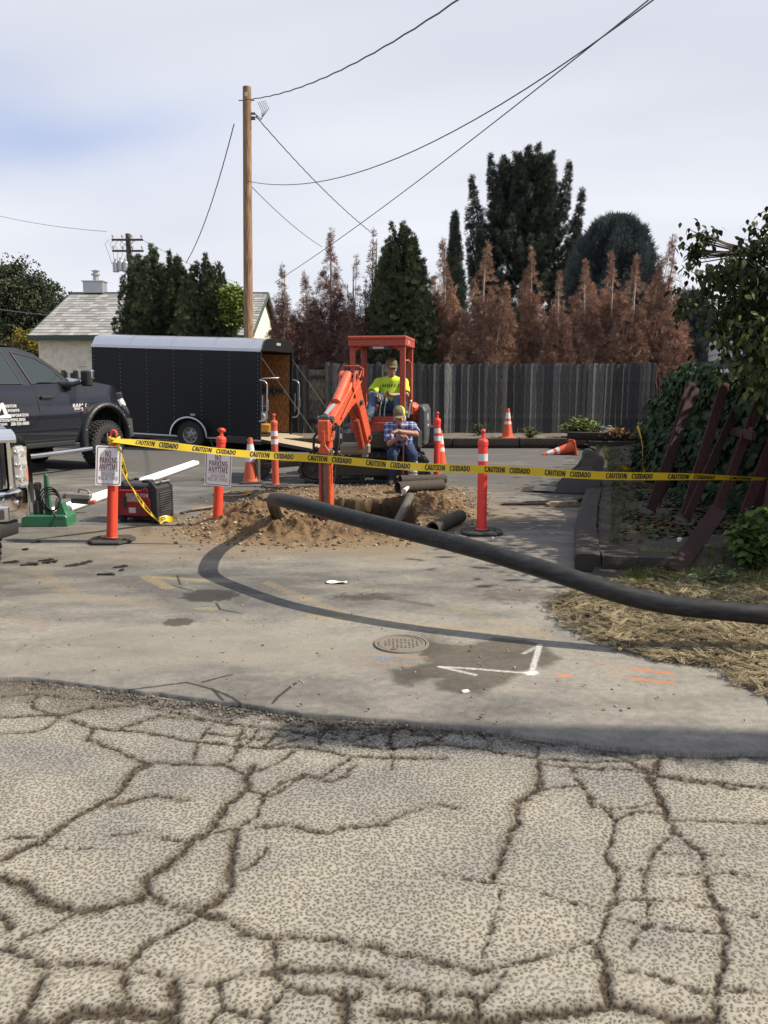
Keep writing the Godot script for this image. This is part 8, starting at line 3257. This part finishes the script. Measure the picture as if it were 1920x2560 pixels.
	for k in 20:
		var q := k / 19.0
		pp_.append(w3(lerpf(-2.42,-1.0,q),0.016,9.25 + 0.65 * sqrt(q) + 0.04 * sin(q * 8.0)))
	b.tube(pp_,0.014,7)
	b.tube([pp_[6],pp_[7]],0.02,7)
	solo("air_hose",b,M["black rubber"],"black hose on the pavement running from the generator into the soil heap","hose")
# ---------------------------------------------------------------- pipes
func pipes() -> void:
	var blk := grain(mat("black poly pipe",Color(0.034,0.034,0.035),0.5),ntex(95,0.02,5,Color(0.25,0.26,0.28),Color(1,1,1),512,0,0.35,0.85),Vector3(0.8,3,3))
	blk.metallic_specular = 0.42
	var c := Curve3D.new()
	var P := [Vector3(-1.03,-0.45,9.15),Vector3(-1.09,-0.08,8.75),Vector3(-1.12,0.20,8.1),Vector3(-1.05,0.46,7.35),Vector3(-0.90,0.58,6.62),Vector3(-0.685,0.625,6.15),Vector3(-0.125,0.60,5.5),Vector3(0.52,0.528,5.0),Vector3(0.99,0.433,4.75),Vector3(1.55,0.30,4.53),Vector3(2.1,0.262,4.40),Vector3(2.8,0.235,4.26),Vector3(3.8,0.21,4.1),Vector3(5.2,0.20,3.95)]
	var n := P.size()
	for i in n:
		var a: Vector3 = P[maxi(i - 1,0)]
		var d: Vector3 = P[mini(i + 1,n - 1)]
		var t := w3(d.x - a.x,d.y - a.y,d.z - a.z) * 0.167
		c.add_point(w3(P[i].x,P[i].y,P[i].z),-t,t)
	var b := B.new()
	b.tube(Array(c.tessellate_even_length(6,0.06)),0.0585,22)
	var o := solo("black_pipe",b,blk,"long bent black plastic pipe arching out of the hole across the foreground","pipe")
	b = B.new()
	b.box(Vector3(4.3,0.05,-4.05),Vector3(0.3,0.19,0.5),0.02)
	solo("timber_block",b,M["old timber"],"timber block under the black pipe just past the right edge","block")
	var clay := grain(mat("old drain pipe",Color(0.085,0.068,0.052),0.85),M["old timber"].albedo_texture,Vector3(2,8,8),0.4)
	drain("old_drain_pipe","short dark corrugated pipe piece lying alone on the pavement by the right post",w3(0.50,0.07,7.98),w3(0.86,0.075,8.72),0.072,clay,true)
	drain("old_drain_pipe","brown pipe piece on the heap's far right, lower of the two",w3(0.18,0.17,10.35),w3(0.80,0.155,10.75),0.078,clay,false)
	drain("old_drain_pipe","brown pipe piece on the heap's far right, upper of the two",w3(0.22,0.22,10.75),w3(0.86,0.20,11.05),0.066,clay,false)
	drain("old_drain_pipe","broken grey pipe half sunk in the soil at the right lip of the hole",w3(0.05,-0.25,8.9),w3(0.32,0.22,9.35),0.05,mat("grey pipe",Color(0.12,0.11,0.10),0.8),false)
	b = B.new()
	b.tube([w3(0.24,0.235,9.55),w3(0.30,0.25,9.8)],[0.035,0.02],8)
	solo("white_rag",b,mat("dirty white",Color(0.55,0.53,0.5),0.8),"small dirty white scrap on the right lip of the hole","scrap")
func drain(called: String,label: String,a: Vector3,z: Vector3,r: float,m: Material,ribbed: bool) -> void:
	var b := B.new()
	var d := (z - a).normalized()
	var L := (z - a).length()
	b.tf = Transform3D(Basis(d.cross(Vector3.UP).normalized(),d,d.cross(Vector3.UP).normalized().cross(d)),a)
	var pr := [Vector2(r * 0.84,0.02)]
	pr.append(Vector2(r * 0.86,0.0))
	pr.append(Vector2(r,0.0))
	if ribbed:
		for k in 9:
			var y := L * (k + 0.5) / 9.0
			pr.append(Vector2(r * 0.99,y - 0.02)); pr.append(Vector2(r * 1.05,y)); pr.append(Vector2(r * 0.99,y + 0.02))
	else:
		pr.append(Vector2(r * 1.02,L * 0.3)); pr.append(Vector2(r * 0.99,L * 0.7))
	pr.append(Vector2(r,L)); pr.append(Vector2(r * 0.86,L)); pr.append(Vector2(r * 0.84,L * 0.5)); pr.append(Vector2(r * 0.84,0.02))
	b.lathe(pr,18)
	solo(called,b,m,label,"pipe","old drain pipe pieces")
# ---------------------------------------------------------------- timbers
func tie(label: String,a: Vector3,z: Vector3,w: float,h: float,dark: bool,group: String) -> void:
	var b := B.new()
	var d := (z - a).normalized()
	var L := (z - a).length()
	var f := fn(int(absf(a.x * 31.0 + a.z * 7.0)) + 3,3.0,3)
	var n := 14
	var sec := []
	var side := d.cross(Vector3.UP).normalized()
	for i in n + 1:
		var row := []
		var q := float(i) / n
		for k in 13:
			var t := TAU * k / 12.0 + PI / 4
			var e := Vector2(cos(t),sin(t))
			var s := 1.0 / maxf(absf(e.x),absf(e.y))
			s = lerpf(s,1.15,0.3)
			var kk := k % 12
			var j := 1.0 + 0.07 * f.get_noise_2d(q * L * 3.0,kk * 0.9)
			row.append(a + d * L * q + side * e.x * s * w * 0.5 * j + Vector3.UP * (h * 0.5 + e.y * s * h * 0.5 * j))
		sec.append(row)
	b.grid(sec,true)
	for i in [0,n]:
		for k in range(1,11):
			if i == 0: b.tri(sec[0][0],sec[0][k],sec[0][k + 1])
			else: b.tri(sec[n][0],sec[n][k + 1],sec[n][k])
	var o := solo("timber_tie",b,M["old timber dark"] if dark else M["old timber"],label,"timber",group)
func timbers() -> void:
	grain(M["old timber"],M["old timber"].albedo_texture,Vector3(11,11,0.9),0.8)
	var where := ["hidden behind the trailer ramp","left of the excavator track","behind the excavator","behind the red-orange post","below the standing cone on the bed","behind the fallen cone","at the bed's right end"]
	for k in 7:
		var x := -4.6 + k * 1.55
		tie("dark weathered railway tie edging the planting bed, " + where[k],w3(x,-0.01,18.30 + 0.03 * (k % 2)),w3(x + 1.52,-0.01,18.30 + 0.03 * ((k + 1) % 2)),0.19,0.235,true,"railway ties along the planting bed")
	tie("short dark tie stacked on the bed edge under the fern shrub",w3(4.2,0.22,18.1),w3(5.7,0.21,17.7),0.2,0.17,true,"railway ties along the planting bed")
	tie("dark tie lying slanted at the right end of the bed edge",w3(4.6,0.0,17.75),w3(6.0,0.05,17.2),0.2,0.2,true,"railway ties along the planting bed")
	var e := [Vector2(1.70,6.42),Vector2(2.02,7.75),Vector2(2.42,9.2),Vector2(2.88,10.7),Vector2(3.28,12.3),Vector2(3.75,14.1),Vector2(4.25,16.2)]
	var nm := ["nearest","second","third","fourth","fifth","farthest"]
	for k in 6:
		var p: Vector2 = e[k]
		var q: Vector2 = e[k + 1]
		tie("old grey railway tie along the right edge of the lot, %s from the camera" % nm[k],w3(p.x,-0.012,p.y),w3(lerpf(p.x,q.x,0.97),-0.012,lerpf(p.y,q.y,0.97)),0.21,0.165 - 0.012 * k,false,"railway ties along the right kerb")
	tie("old railway tie lying crosswise at the near end of the planted strip",w3(1.83,-0.01,6.50),w3(2.40,-0.01,6.42),0.26,0.16,false,"railway ties along the right kerb")
# ---------------------------------------------------------------- plants and small things
func one_leaf(w: float,drop: float) -> ArrayMesh:
	var b := B.new()
	var g := []
	for i in 5:
		var q := i / 4.0
		var x := w * sin(PI * pow(q,0.7)) + 0.002
		g.append([Vector3(-x,-drop * q * q + 0.12 * x,q),Vector3(0,-drop * q * q,q),Vector3(x,-drop * q * q + 0.12 * x,q)])
	b.grid(g)
	return b.mesh()
func blade_mesh(seed: int,n: int) -> ArrayMesh:
	var r := RandomNumberGenerator.new()
	r.seed = seed
	var b := B.new()
	for k in n:
		var a := r.randf() * TAU
		var o := Vector3(cos(a),0,sin(a)) * r.randf() * 0.35
		var lean := Vector3(cos(a + r.randf_range(-1,1)),0,sin(a + r.randf_range(-1,1))) * r.randf_range(0.1,0.7)
		var h := r.randf_range(0.5,1.0)
		var s := Vector3(-sin(a),0,cos(a)) * 0.035
		var m := o + lean * 0.4 + Vector3(0,h * 0.6,0)
		b.tri(o - s,o + s,m)
		b.tri(m - s * 0.6,m + s * 0.6,o + lean + Vector3(0,h,0))
	return b.mesh()
func shrub(called: String,label: String,at: Vector3,size: Vector3,n: int,leaf: Mesh,m: Material,lo: Color,hi: Color,lsize: float,seed: int,arch := 0.5,cat := "shrub") -> void:
	var r := RandomNumberGenerator.new()
	r.seed = seed
	var t := thing(called,label,cat,at)
	var wood := B.new()
	var where := []
	var tint := PackedColorArray()
	for k in int(n / 14):
		var a := r.randf() * TAU
		var q := sqrt(r.randf())
		var end := Vector3(cos(a) * q * size.x,size.y * (1.0 - 0.6 * q * q) * r.randf_range(0.75,1.0),sin(a) * q * size.z)
		var mid := Vector3(end.x * 0.4,end.y * (0.6 + arch * 0.4),end.z * 0.4)
		wood.tube([Vector3(end.x * 0.1,0,end.z * 0.1),mid,end],[0.008,0.006,0.002],4,false)
		for i in 14:
			var s := r.randf_range(0.15,1.0)
			var p := Vector3.ZERO.lerp(mid,s).lerp(mid.lerp(end,s),s) + Vector3(r.randfn(),r.randfn(),r.randfn()) * 0.025
			var sz := lsize * r.randf_range(0.6,1.2)
			where.append(Transform3D(Basis.from_euler(Vector3(r.randf_range(-0.7,0.5),r.randf() * TAU,r.randf_range(-0.6,0.6))).scaled(Vector3(sz,sz,sz)),p))
			tint.append(lo.lerp(hi,clampf(r.randf() * 0.6 + 0.5 * p.y / size.y,0.0,1.0)))
	part("stems",wood,M["cedar bark"],t)
	many("leaves",leaf,m,where,tint,t)
func plants() -> void:
	var leaf := one_leaf(0.28,0.25)
	var broadl := one_leaf(0.40,0.35)
	var thin := one_leaf(0.14,0.3)
	var gm := leafy("vine leaves",Color(1,1,1),0.30)
	var r := RandomNumberGenerator.new()
	r.seed = 77
	var t := thing("vine","dense dark green creeper draped over the red fence at right","creeper",w3(4.3,0.15,10.5))
	var where := []
	var tint := PackedColorArray()
	var f := fn(78,1.4,3)
	for k in 11000:
		var q := r.randf()
		var d := lerpf(7.9,13.2,q)
		var x := lerpf(3.86,4.72,q) - 0.05 + 0.25 * smoothstep(0.2,0.0,q)
		var top := 1.72 - 0.10 * sin(q * 9.0) + 0.08 * f.get_noise_1d(q * 20.0) - 0.35 * smoothstep(0.72,1.0,q)
		var y := 0.1 + (top - 0.1) * r.randf()
		var out := 0.18 + 0.16 * f.get_noise_2d(q * 8.0,y * 2.0) + 0.45 * pow(1.0 - y / top,2.0)
		if q < 0.14 and y > 0.5 and r.randf() < 0.45: continue
		var p := w3(x - out * r.randf_range(0.5,1.05),y,d + 0.3 * r.randfn() * 0.3)
		var sz := r.randf_range(0.07,0.125)
		where.append(Transform3D(Basis.from_euler(Vector3(r.randf_range(0.3,1.3),r.randf_range(-2.4,0.6),r.randf_range(-0.5,0.5))).scaled(Vector3(sz,sz,sz)),p + Vector3(-4.3,-0.15,10.5)))
		tint.append(Color(0.018,0.034,0.018).lerp(Color(0.055,0.088,0.042),clampf(0.4 + 0.7 * f.get_noise_2d(q * 14.0,y * 5.0) + r.randf_range(-0.25,0.3),0,1)))
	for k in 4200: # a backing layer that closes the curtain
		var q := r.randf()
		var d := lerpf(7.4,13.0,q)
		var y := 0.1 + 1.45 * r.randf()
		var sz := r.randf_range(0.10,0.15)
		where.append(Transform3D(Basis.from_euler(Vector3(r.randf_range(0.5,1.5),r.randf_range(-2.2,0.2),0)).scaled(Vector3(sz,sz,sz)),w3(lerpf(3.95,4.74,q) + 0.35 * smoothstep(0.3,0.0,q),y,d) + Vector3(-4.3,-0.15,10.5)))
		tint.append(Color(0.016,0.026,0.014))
	var stem := B.new()
	for k in 10:
		var q := k / 9.0
		var p := w3(lerpf(3.72,4.7,q),0.0,lerpf(8.8,13.0,q)) + Vector3(-4.3,-0.1,10.5)
		stem.tube([p,p + Vector3(0.05,0.6,0.1),p + Vector3(-0.05,1.2,-0.1)],[0.015,0.012,0.006],5,false)
	part("stems",stem,M["cedar bark"],t)
	many("leaves",broadl,gm,where,tint,t)
	where = []; tint = PackedColorArray()
	for k in 12000:
		var d := lerpf(6.5,11.2,pow(r.randf(),1.2))
		var s := r.randf()
		var x := lerpf(yard_edge(d) + 0.22,yard_edge(d) + 1.9,pow(s,0.6))
		var n := f.get_noise_2d(x * 1.1,d * 0.9)
		if n < -0.28 + 0.45 * smoothstep(0.4,0.05,s) and r.randf() < 0.9: continue
		if d < 7.1 and s < 0.45: continue
		var h := yard_h(x - yard_edge(d),d) + 0.02 + 0.14 * r.randf() * smoothstep(0.2,0.9,s)
		var sz := r.randf_range(0.05,0.095)
		where.append(Transform3D(Basis.from_euler(Vector3(r.randf_range(-0.3,0.9),r.randf() * TAU,r.randf_range(-0.4,0.4))).scaled(Vector3(sz,sz,sz)),w3(x,h,d)))
		var c := Color(0.022,0.036,0.018).lerp(Color(0.06,0.085,0.035),r.randf())
		if s < 0.45 and r.randf() < 0.4: c = Color(0.085,0.022,0.018).lerp(Color(0.05,0.03,0.02),r.randf())
		if r.randf() < 0.012: c = Color(0.30,0.13,0.03)
		tint.append(c)
	many("ivy_ground_cover",broadl,gm,where,tint)
	shrub("creeper_shoots","bright green young creeper leaves at the foot of the splintered post",w3(3.05,0.02,6.35),Vector3(0.22,0.60,0.25),420,broadl,leafy("young leaves",Color(1,1,1),0.5),Color(0.030,0.055,0.015),Color(0.10,0.16,0.035),0.085,12)
	shrub("weed_clump","low green weeds under the fallen plank",w3(2.45,0.0,5.95),Vector3(0.5,0.16,0.3),260,leaf,gm,Color(0.03,0.05,0.02),Color(0.10,0.15,0.05),0.05,13)
	var fern := leafy("fern leaves",Color(1,1,1),0.35)
	shrub("fern_shrub","low spreading green fern-like shrub on the bed left of the blue bucket",w3(4.72,0.2,18.9),Vector3(0.65,0.55,0.5),1300,thin,fern,Color(0.035,0.055,0.022),Color(0.20,0.25,0.07),0.13,14)
	shrub("green_shrub","bushy light green shrub at the right end of the bed",w3(6.05,0.12,17.3),Vector3(0.75,0.62,0.6),2000,thin,fern,Color(0.05,0.075,0.035),Color(0.22,0.27,0.11),0.13,15)
	shrub("weed_clump","small weed tuft on the bed right of the standing cone",w3(3.45,0.2,18.8),Vector3(0.3,0.28,0.25),260,thin,fern,Color(0.03,0.045,0.02),Color(0.12,0.16,0.05),0.10,16)
	shrub("weed_clump","sparse weed against the fence above the red-orange post",w3(2.35,0.2,19.6),Vector3(0.3,0.35,0.2),160,thin,fern,Color(0.03,0.045,0.02),Color(0.08,0.11,0.04),0.10,17)
	shrub("dry_brush","heap of dry tan twigs between the blue bucket and the light green shrub",w3(5.35,0.2,17.9),Vector3(0.5,0.34,0.35),900,thin,fern,Color(0.16,0.085,0.035),Color(0.42,0.25,0.11),0.12,18,0.1,"brush")
	shrub("green_shrub","shaded shrub at the foot of the leaning red board",w3(4.35,0.15,12.9),Vector3(0.5,0.5,0.5),900,leaf,gm,Color(0.02,0.035,0.02),Color(0.06,0.085,0.045),0.09,19)
	var straw := B.new()
	for k in 5:
		var a := k * 1.3
		straw.beam(Vector3(-0.5,0.02 * k,0.1 * sin(a)),Vector3(0.5,0.06 * sin(a * 2.0),0.12 * cos(a)),0.022,0.012,Vector3.UP,0.0)
	where = []; tint = PackedColorArray()
	var sl := fn(79,1.6,3)
	for k in 15000:
		var d := lerpf(3.3,6.1,r.randf())
		var e := yard_edge(d)
		var s := 2.4 * pow(r.randf(),1.3) - 0.05
		var x := e + s
		var n := sl.get_noise_2d(x,d * 1.3)
		var keep := smoothstep(-0.1,0.15,s) * (0.75 + 0.8 * n) * smoothstep(3.2,3.9,d + 0.25 * s) * smoothstep(6.2,5.5,d)
		if r.randf() > keep: continue
		var L := r.randf_range(0.04,0.15)
		where.append(Transform3D(Basis.from_euler(Vector3(r.randf_range(-0.2,0.2),r.randf() * TAU,r.randf_range(-0.35,0.35))).scaled(Vector3(L,L * 0.8,L)),w3(x,0.008 + yard_h(s,d) + 0.035 * r.randf(),d)))
		tint.append(Color(0.20,0.155,0.085).lerp(Color(0.48,0.40,0.245),r.randf()) * (0.75 + 0.5 * n))
	many("straw",straw.mesh(),mat("straw",Color(1,1,1),0.8,0.0,true),where,tint)
	var bl := blade_mesh(6,9)
	where = []; tint = PackedColorArray()
	for k in 5200:
		var d := lerpf(4.9,6.6,r.randf())
		var s := 0.3 + 2.6 * r.randf()
		var x := yard_edge(d) + s
		var n := sl.get_noise_2d(x * 1.2 + 20.0,d * 1.2)
		var k2 := smoothstep(4.9,5.7,d - 0.15 * s + 0.3 * n)
		if d > 6.1 and s > 0.6 and n < 0.1: k2 *= 0.4
		if r.randf() > k2: continue
		var L := r.randf_range(0.04,0.09)
		where.append(Transform3D(Basis(Vector3.UP,r.randf() * TAU).scaled(Vector3(L * 1.3,L,L * 1.3)),w3(x,yard_h(s,d) - 0.004,d)))
		tint.append(Color(0.055,0.075,0.022).lerp(Color(0.22,0.20,0.075),clampf(r.randf() * 0.8 + 0.5 * n,0,1)))
	many("grass",bl,leafy("grass blades",Color(1,1,1),0.4),where,tint)
	where = []; tint = PackedColorArray()
	for k in 900:
		var d := lerpf(7.0,17.5,r.randf())
		var s := 0.16 + 0.35 * pow(r.randf(),2.0)
		if sl.get_noise_1d(d * 1.5) < -0.05 and r.randf() < 0.8: continue
		var L := r.randf_range(0.05,0.11)
		where.append(Transform3D(Basis(Vector3.UP,r.randf() * TAU).scaled(Vector3(L,L,L)),w3(yard_edge(d) + s,yard_h(s,d) - 0.005,d)))
		tint.append(Color(0.04,0.055,0.02).lerp(Color(0.12,0.14,0.05),r.randf()))
	many("grass",bl,M["grass blades"],where,tint)
func litter() -> void:
	var t := thing("blue_bucket","blue plastic bucket on the planting bed against the grey fence","bucket",w3(5.22,0.2,18.6))
	var b := B.new()
	b.lathe([Vector2(0.0,0.003),Vector2(0.11,0.0),Vector2(0.15,0.25),Vector2(0.162,0.252),Vector2(0.162,0.27),Vector2(0.145,0.27),Vector2(0.105,0.02),Vector2(0.0,0.02)],24)
	part("tub",b,mat("blue plastic",Color(0.10,0.20,0.38),0.5),t)
	b = B.new()
	b.tube([Vector3(-0.155,0.25,0),Vector3(-0.12,0.21,0.14),Vector3(0,0.19,0.18),Vector3(0.12,0.21,0.14),Vector3(0.155,0.25,0)],0.004,5)
	part("handle",b,M["galvanised"],t)
	t = thing("manhole_cover","small round iron utility cover set in the pavement beside the damp patch","manhole cover",w3(0.108,0.004,4.60))
	b = B.new()
	b.lathe([Vector2(0.150,-0.01),Vector2(0.168,0.0),Vector2(0.166,0.008),Vector2(0.150,0.008),Vector2(0.146,-0.01)],36)
	var iron := grain(mat("cast iron",Color(0.25,0.22,0.18),0.75,0.15),M["dusty rubber"].albedo_texture,Vector3(9,9,9))
	part("frame",b,iron,t)
	b = B.new()
	b.lathe([Vector2(0.143,-0.01),Vector2(0.143,0.006),Vector2(0.128,0.008),Vector2(0.126,0.004),Vector2(0,0.004)],36)
	var lid := part("lid",b,iron,t)
	b = B.new()
	for i in 9:
		for j in 9:
			var p := Vector2((i - 4) * 0.024,(j - 4) * 0.019)
			if p.length() > 0.105 or rng.randf() < 0.12: continue
			b.box(Vector3(p.x,0.006,p.y),Vector3(0.013,0.006,0.009),0.0015,Basis(Vector3.UP,[0.0,0.8,-0.5,1.57][(i * 3 + j) % 4]))
	part("raised_pattern",b,iron,lid).set_meta("kind","stuff")
	b = B.new()
	b.box(Vector3(-0.05,0.006,0.115),Vector3(0.04,0.004,0.018),0.002)
	part("lifting_slot",b,M["black rubber"],lid)
	b = B.new()
	var g := []
	for i in 6:
		var row := []
		for k in 4: row.append(Vector3(-0.08 + i * 0.032,0.012 + 0.006 * sin(i * 1.3 + k),-0.028 + k * 0.019))
		g.append(row)
	b.grid(g,true)
	var pr := solo("paper_scrap",b,mat("paper white",Color(0.66,0.66,0.68),0.7),"folded white paper lying on the pavement in front of the black pipe","paper")
	pr.position = w3(-0.372,0.0,6.06)
	for q in [[0.42,3.86,"crumpled white scrap at the lower edge of the damp patch"],[2.02,6.28,"white scrap on the soil before the crosswise tie"]]:
		b = B.new()
		b.box(Vector3(0,0.006,0),Vector3(0.04,0.012,0.022),0.004,Basis(Vector3.UP,q[0]))
		var s := solo("paper_scrap",b,M["paper white"],q[2],"paper")
		s.position = w3(q[0],0.0,q[1])
	b = B.new()
	b.tf = Transform3D(Basis(),Vector3.ZERO)
	b.lathe([Vector2(0,0),Vector2(0.022,0),Vector2(0.022,0.05),Vector2(0.018,0.055),Vector2(0,0.055)],12)
	var cp := solo("plastic_cap",b,M["paper white"],"small white plastic cap behind the fallen red plank","cap")
	cp.position = w3(2.68,0.12,7.0)
	var st := solo("rock",clod_mesh(9),mat("grey rock",Color(0.24,0.23,0.21),0.9),"pale grey stone in the weeds right of the crosswise tie","rock")
	st.position = w3(2.42,0.03,6.05)
	st.scale = Vector3(0.065,0.045,0.05)
	var spots := [[50,587,1.2],[160,603,1.1],[195,598,1.3],[280,575,1.2],[285,590,0.8],[335,583,0.6],[450,608,1.1],[510,598,0.9],[545,587,0.9],[765,617,1.1],[770,640,0.4],[672,667,1.4],[215,458,0.8],[145,505,0.6]]
	var lb := ["straight bark strip","long bark strip","short bark bit","curved bark strip","broad bark strip","thin bark strip","pointed bark strip","forked bark strip","tiny bark bit","largest bark strip","bark bit by the left post","bark bit beside the truck tyre","bark crumb near the left post base","bark crumb among the strips"]
	for k in spots.size():
		var q: Array = spots[k]
		var uu: float = q[0] * 0.3334 * 3.0 if false else q[0] * 1.0
		b = B.new()
		var L: float = 0.11 * q[2]
		b.beam(Vector3(-L / 2,0.008,0),Vector3(L / 2,0.012,0.01),0.022,0.009,Vector3.UP,0.003)
		b.beam(Vector3(-L / 4,0.012,0.006),Vector3(L / 3,0.018,-0.012),0.012,0.006,Vector3.UP,0.002)
		var v: float = 1019.9 + q[1] * 0.3334
		var dd := 1.6 / tan(atan((v - 1106.0) / 1703.0) + 0.16808)
		var s := solo("bark_strip",b,M["old timber dark"],"dark %s on the left pavement, %s" % [lb[k],["nearest the edge","by the truck","mid scatter","right of the tyre","below the post","left of the post","near the sign post","below the base","under the base","at the near end","by the wheel","under the bumper","left of the base","among others"][k]],"bark","bark strips on the left pavement")
		s.position = w3(gx(q[0] * 0.3334,dd),0.0,dd)
		s.rotation.y = rng.randf_range(-0.5,0.7)
	var sc := [[2.28,9.85,0.42,0.07,0.1,"splintered light timber end beside the steel bucket","raw wood"],[1.95,9.95,0.9,0.03,0.03,"thin dark lath on the pavement left of the splintered timber","old timber dark"],[2.1,10.1,0.6,0.035,0.12,"second dark lath behind the splintered timber","old timber dark"],[1.45,10.9,0.22,0.02,0.9,"short pale stick on the pavement right of the right post","raw wood"],[2.6,10.25,0.35,0.05,0.8,"broken bark plank against the kerb tie by the bucket","old timber"]]
	for q in sc:
		b = B.new()
		b.prism(PackedVector2Array([Vector2(-q[2] / 2,0),Vector2(q[2] / 2 - 0.03,0),Vector2(q[2] / 2,q[3] * 0.4),Vector2(q[2] / 2 - 0.05,q[3]),Vector2(-q[2] / 2 + 0.04,q[3] * 0.9),Vector2(-q[2] / 2 - 0.02,q[3] * 0.5)]),-q[3] * 0.7,q[3] * 0.7,0.004)
		var s := solo("timber_scrap",b,M[q[6]],q[5],"wood scrap","wood scraps by the steel bucket")
		s.position = w3(q[0],0.003,q[1])
		s.rotation.y = q[4]
	var leaf := one_leaf(0.3,0.3)
	var where := []
	var tint := PackedColorArray()
	for k in 420:
		var d := lerpf(3.0,17.5,pow(rng.randf(),1.4))
		var x := rng.randf_range(-0.62,0.55) * (d + 1.0)
		if x > yard_edge(d) or d < lot_edge(x) + 0.05: continue
		if rng.randf() < 0.5 and x < 1.0: continue
		var s := rng.randf_range(0.010,0.028)
		where.append(Transform3D(Basis.from_euler(Vector3(rng.randf_range(-0.3,0.3),rng.randf() * TAU,0)).scaled(Vector3(s,s,s)),w3(x,0.008,d)))
		tint.append([Color(0.06,0.04,0.025),Color(0.16,0.09,0.04),Color(0.22,0.18,0.13),Color(0.05,0.045,0.04)][k % 4])
	many("fallen_leaves",leaf,leafy("dry leaves",Color(1,1,1),0.1),where,tint)
	var stone := clod_mesh(11)
	where = []; tint = PackedColorArray()
	for k in 1700:
		var x := rng.randf_range(-1.9,0.5)
		var e := lot_edge(x)
		var d := e - 0.02 - 0.26 * pow(rng.randf(),1.5)
		var s := 0.0025 + 0.006 * pow(rng.randf(),4.0)
		where.append(Transform3D(Basis.from_euler(Vector3(rng.randf() * TAU,rng.randf() * TAU,0)).scaled(Vector3(s,s * 0.8,s)),w3(x,-0.028 + s * 0.6,d)))
		tint.append(Color(0.045,0.040,0.035).lerp(Color(0.24,0.21,0.17),pow(rng.randf(),2.0)))
	for k in 1500:
		var d := lerpf(3.5,9.0,pow(rng.randf(),1.3))
		var x := rng.randf_range(-0.6,0.3) * (d + 0.6)
		if d < lot_edge(x) + 0.03: continue
		var s := 0.002 + 0.006 * pow(rng.randf(),4.0)
		where.append(Transform3D(Basis.from_euler(Vector3(rng.randf() * TAU,rng.randf() * TAU,0)).scaled(Vector3(s,s * 0.8,s)),w3(x,s * 0.4,d)))
		tint.append(Color(0.05,0.045,0.04).lerp(Color(0.3,0.27,0.22),rng.randf()))
	many("road_grit",stone,M["pale stones"],where,tint)
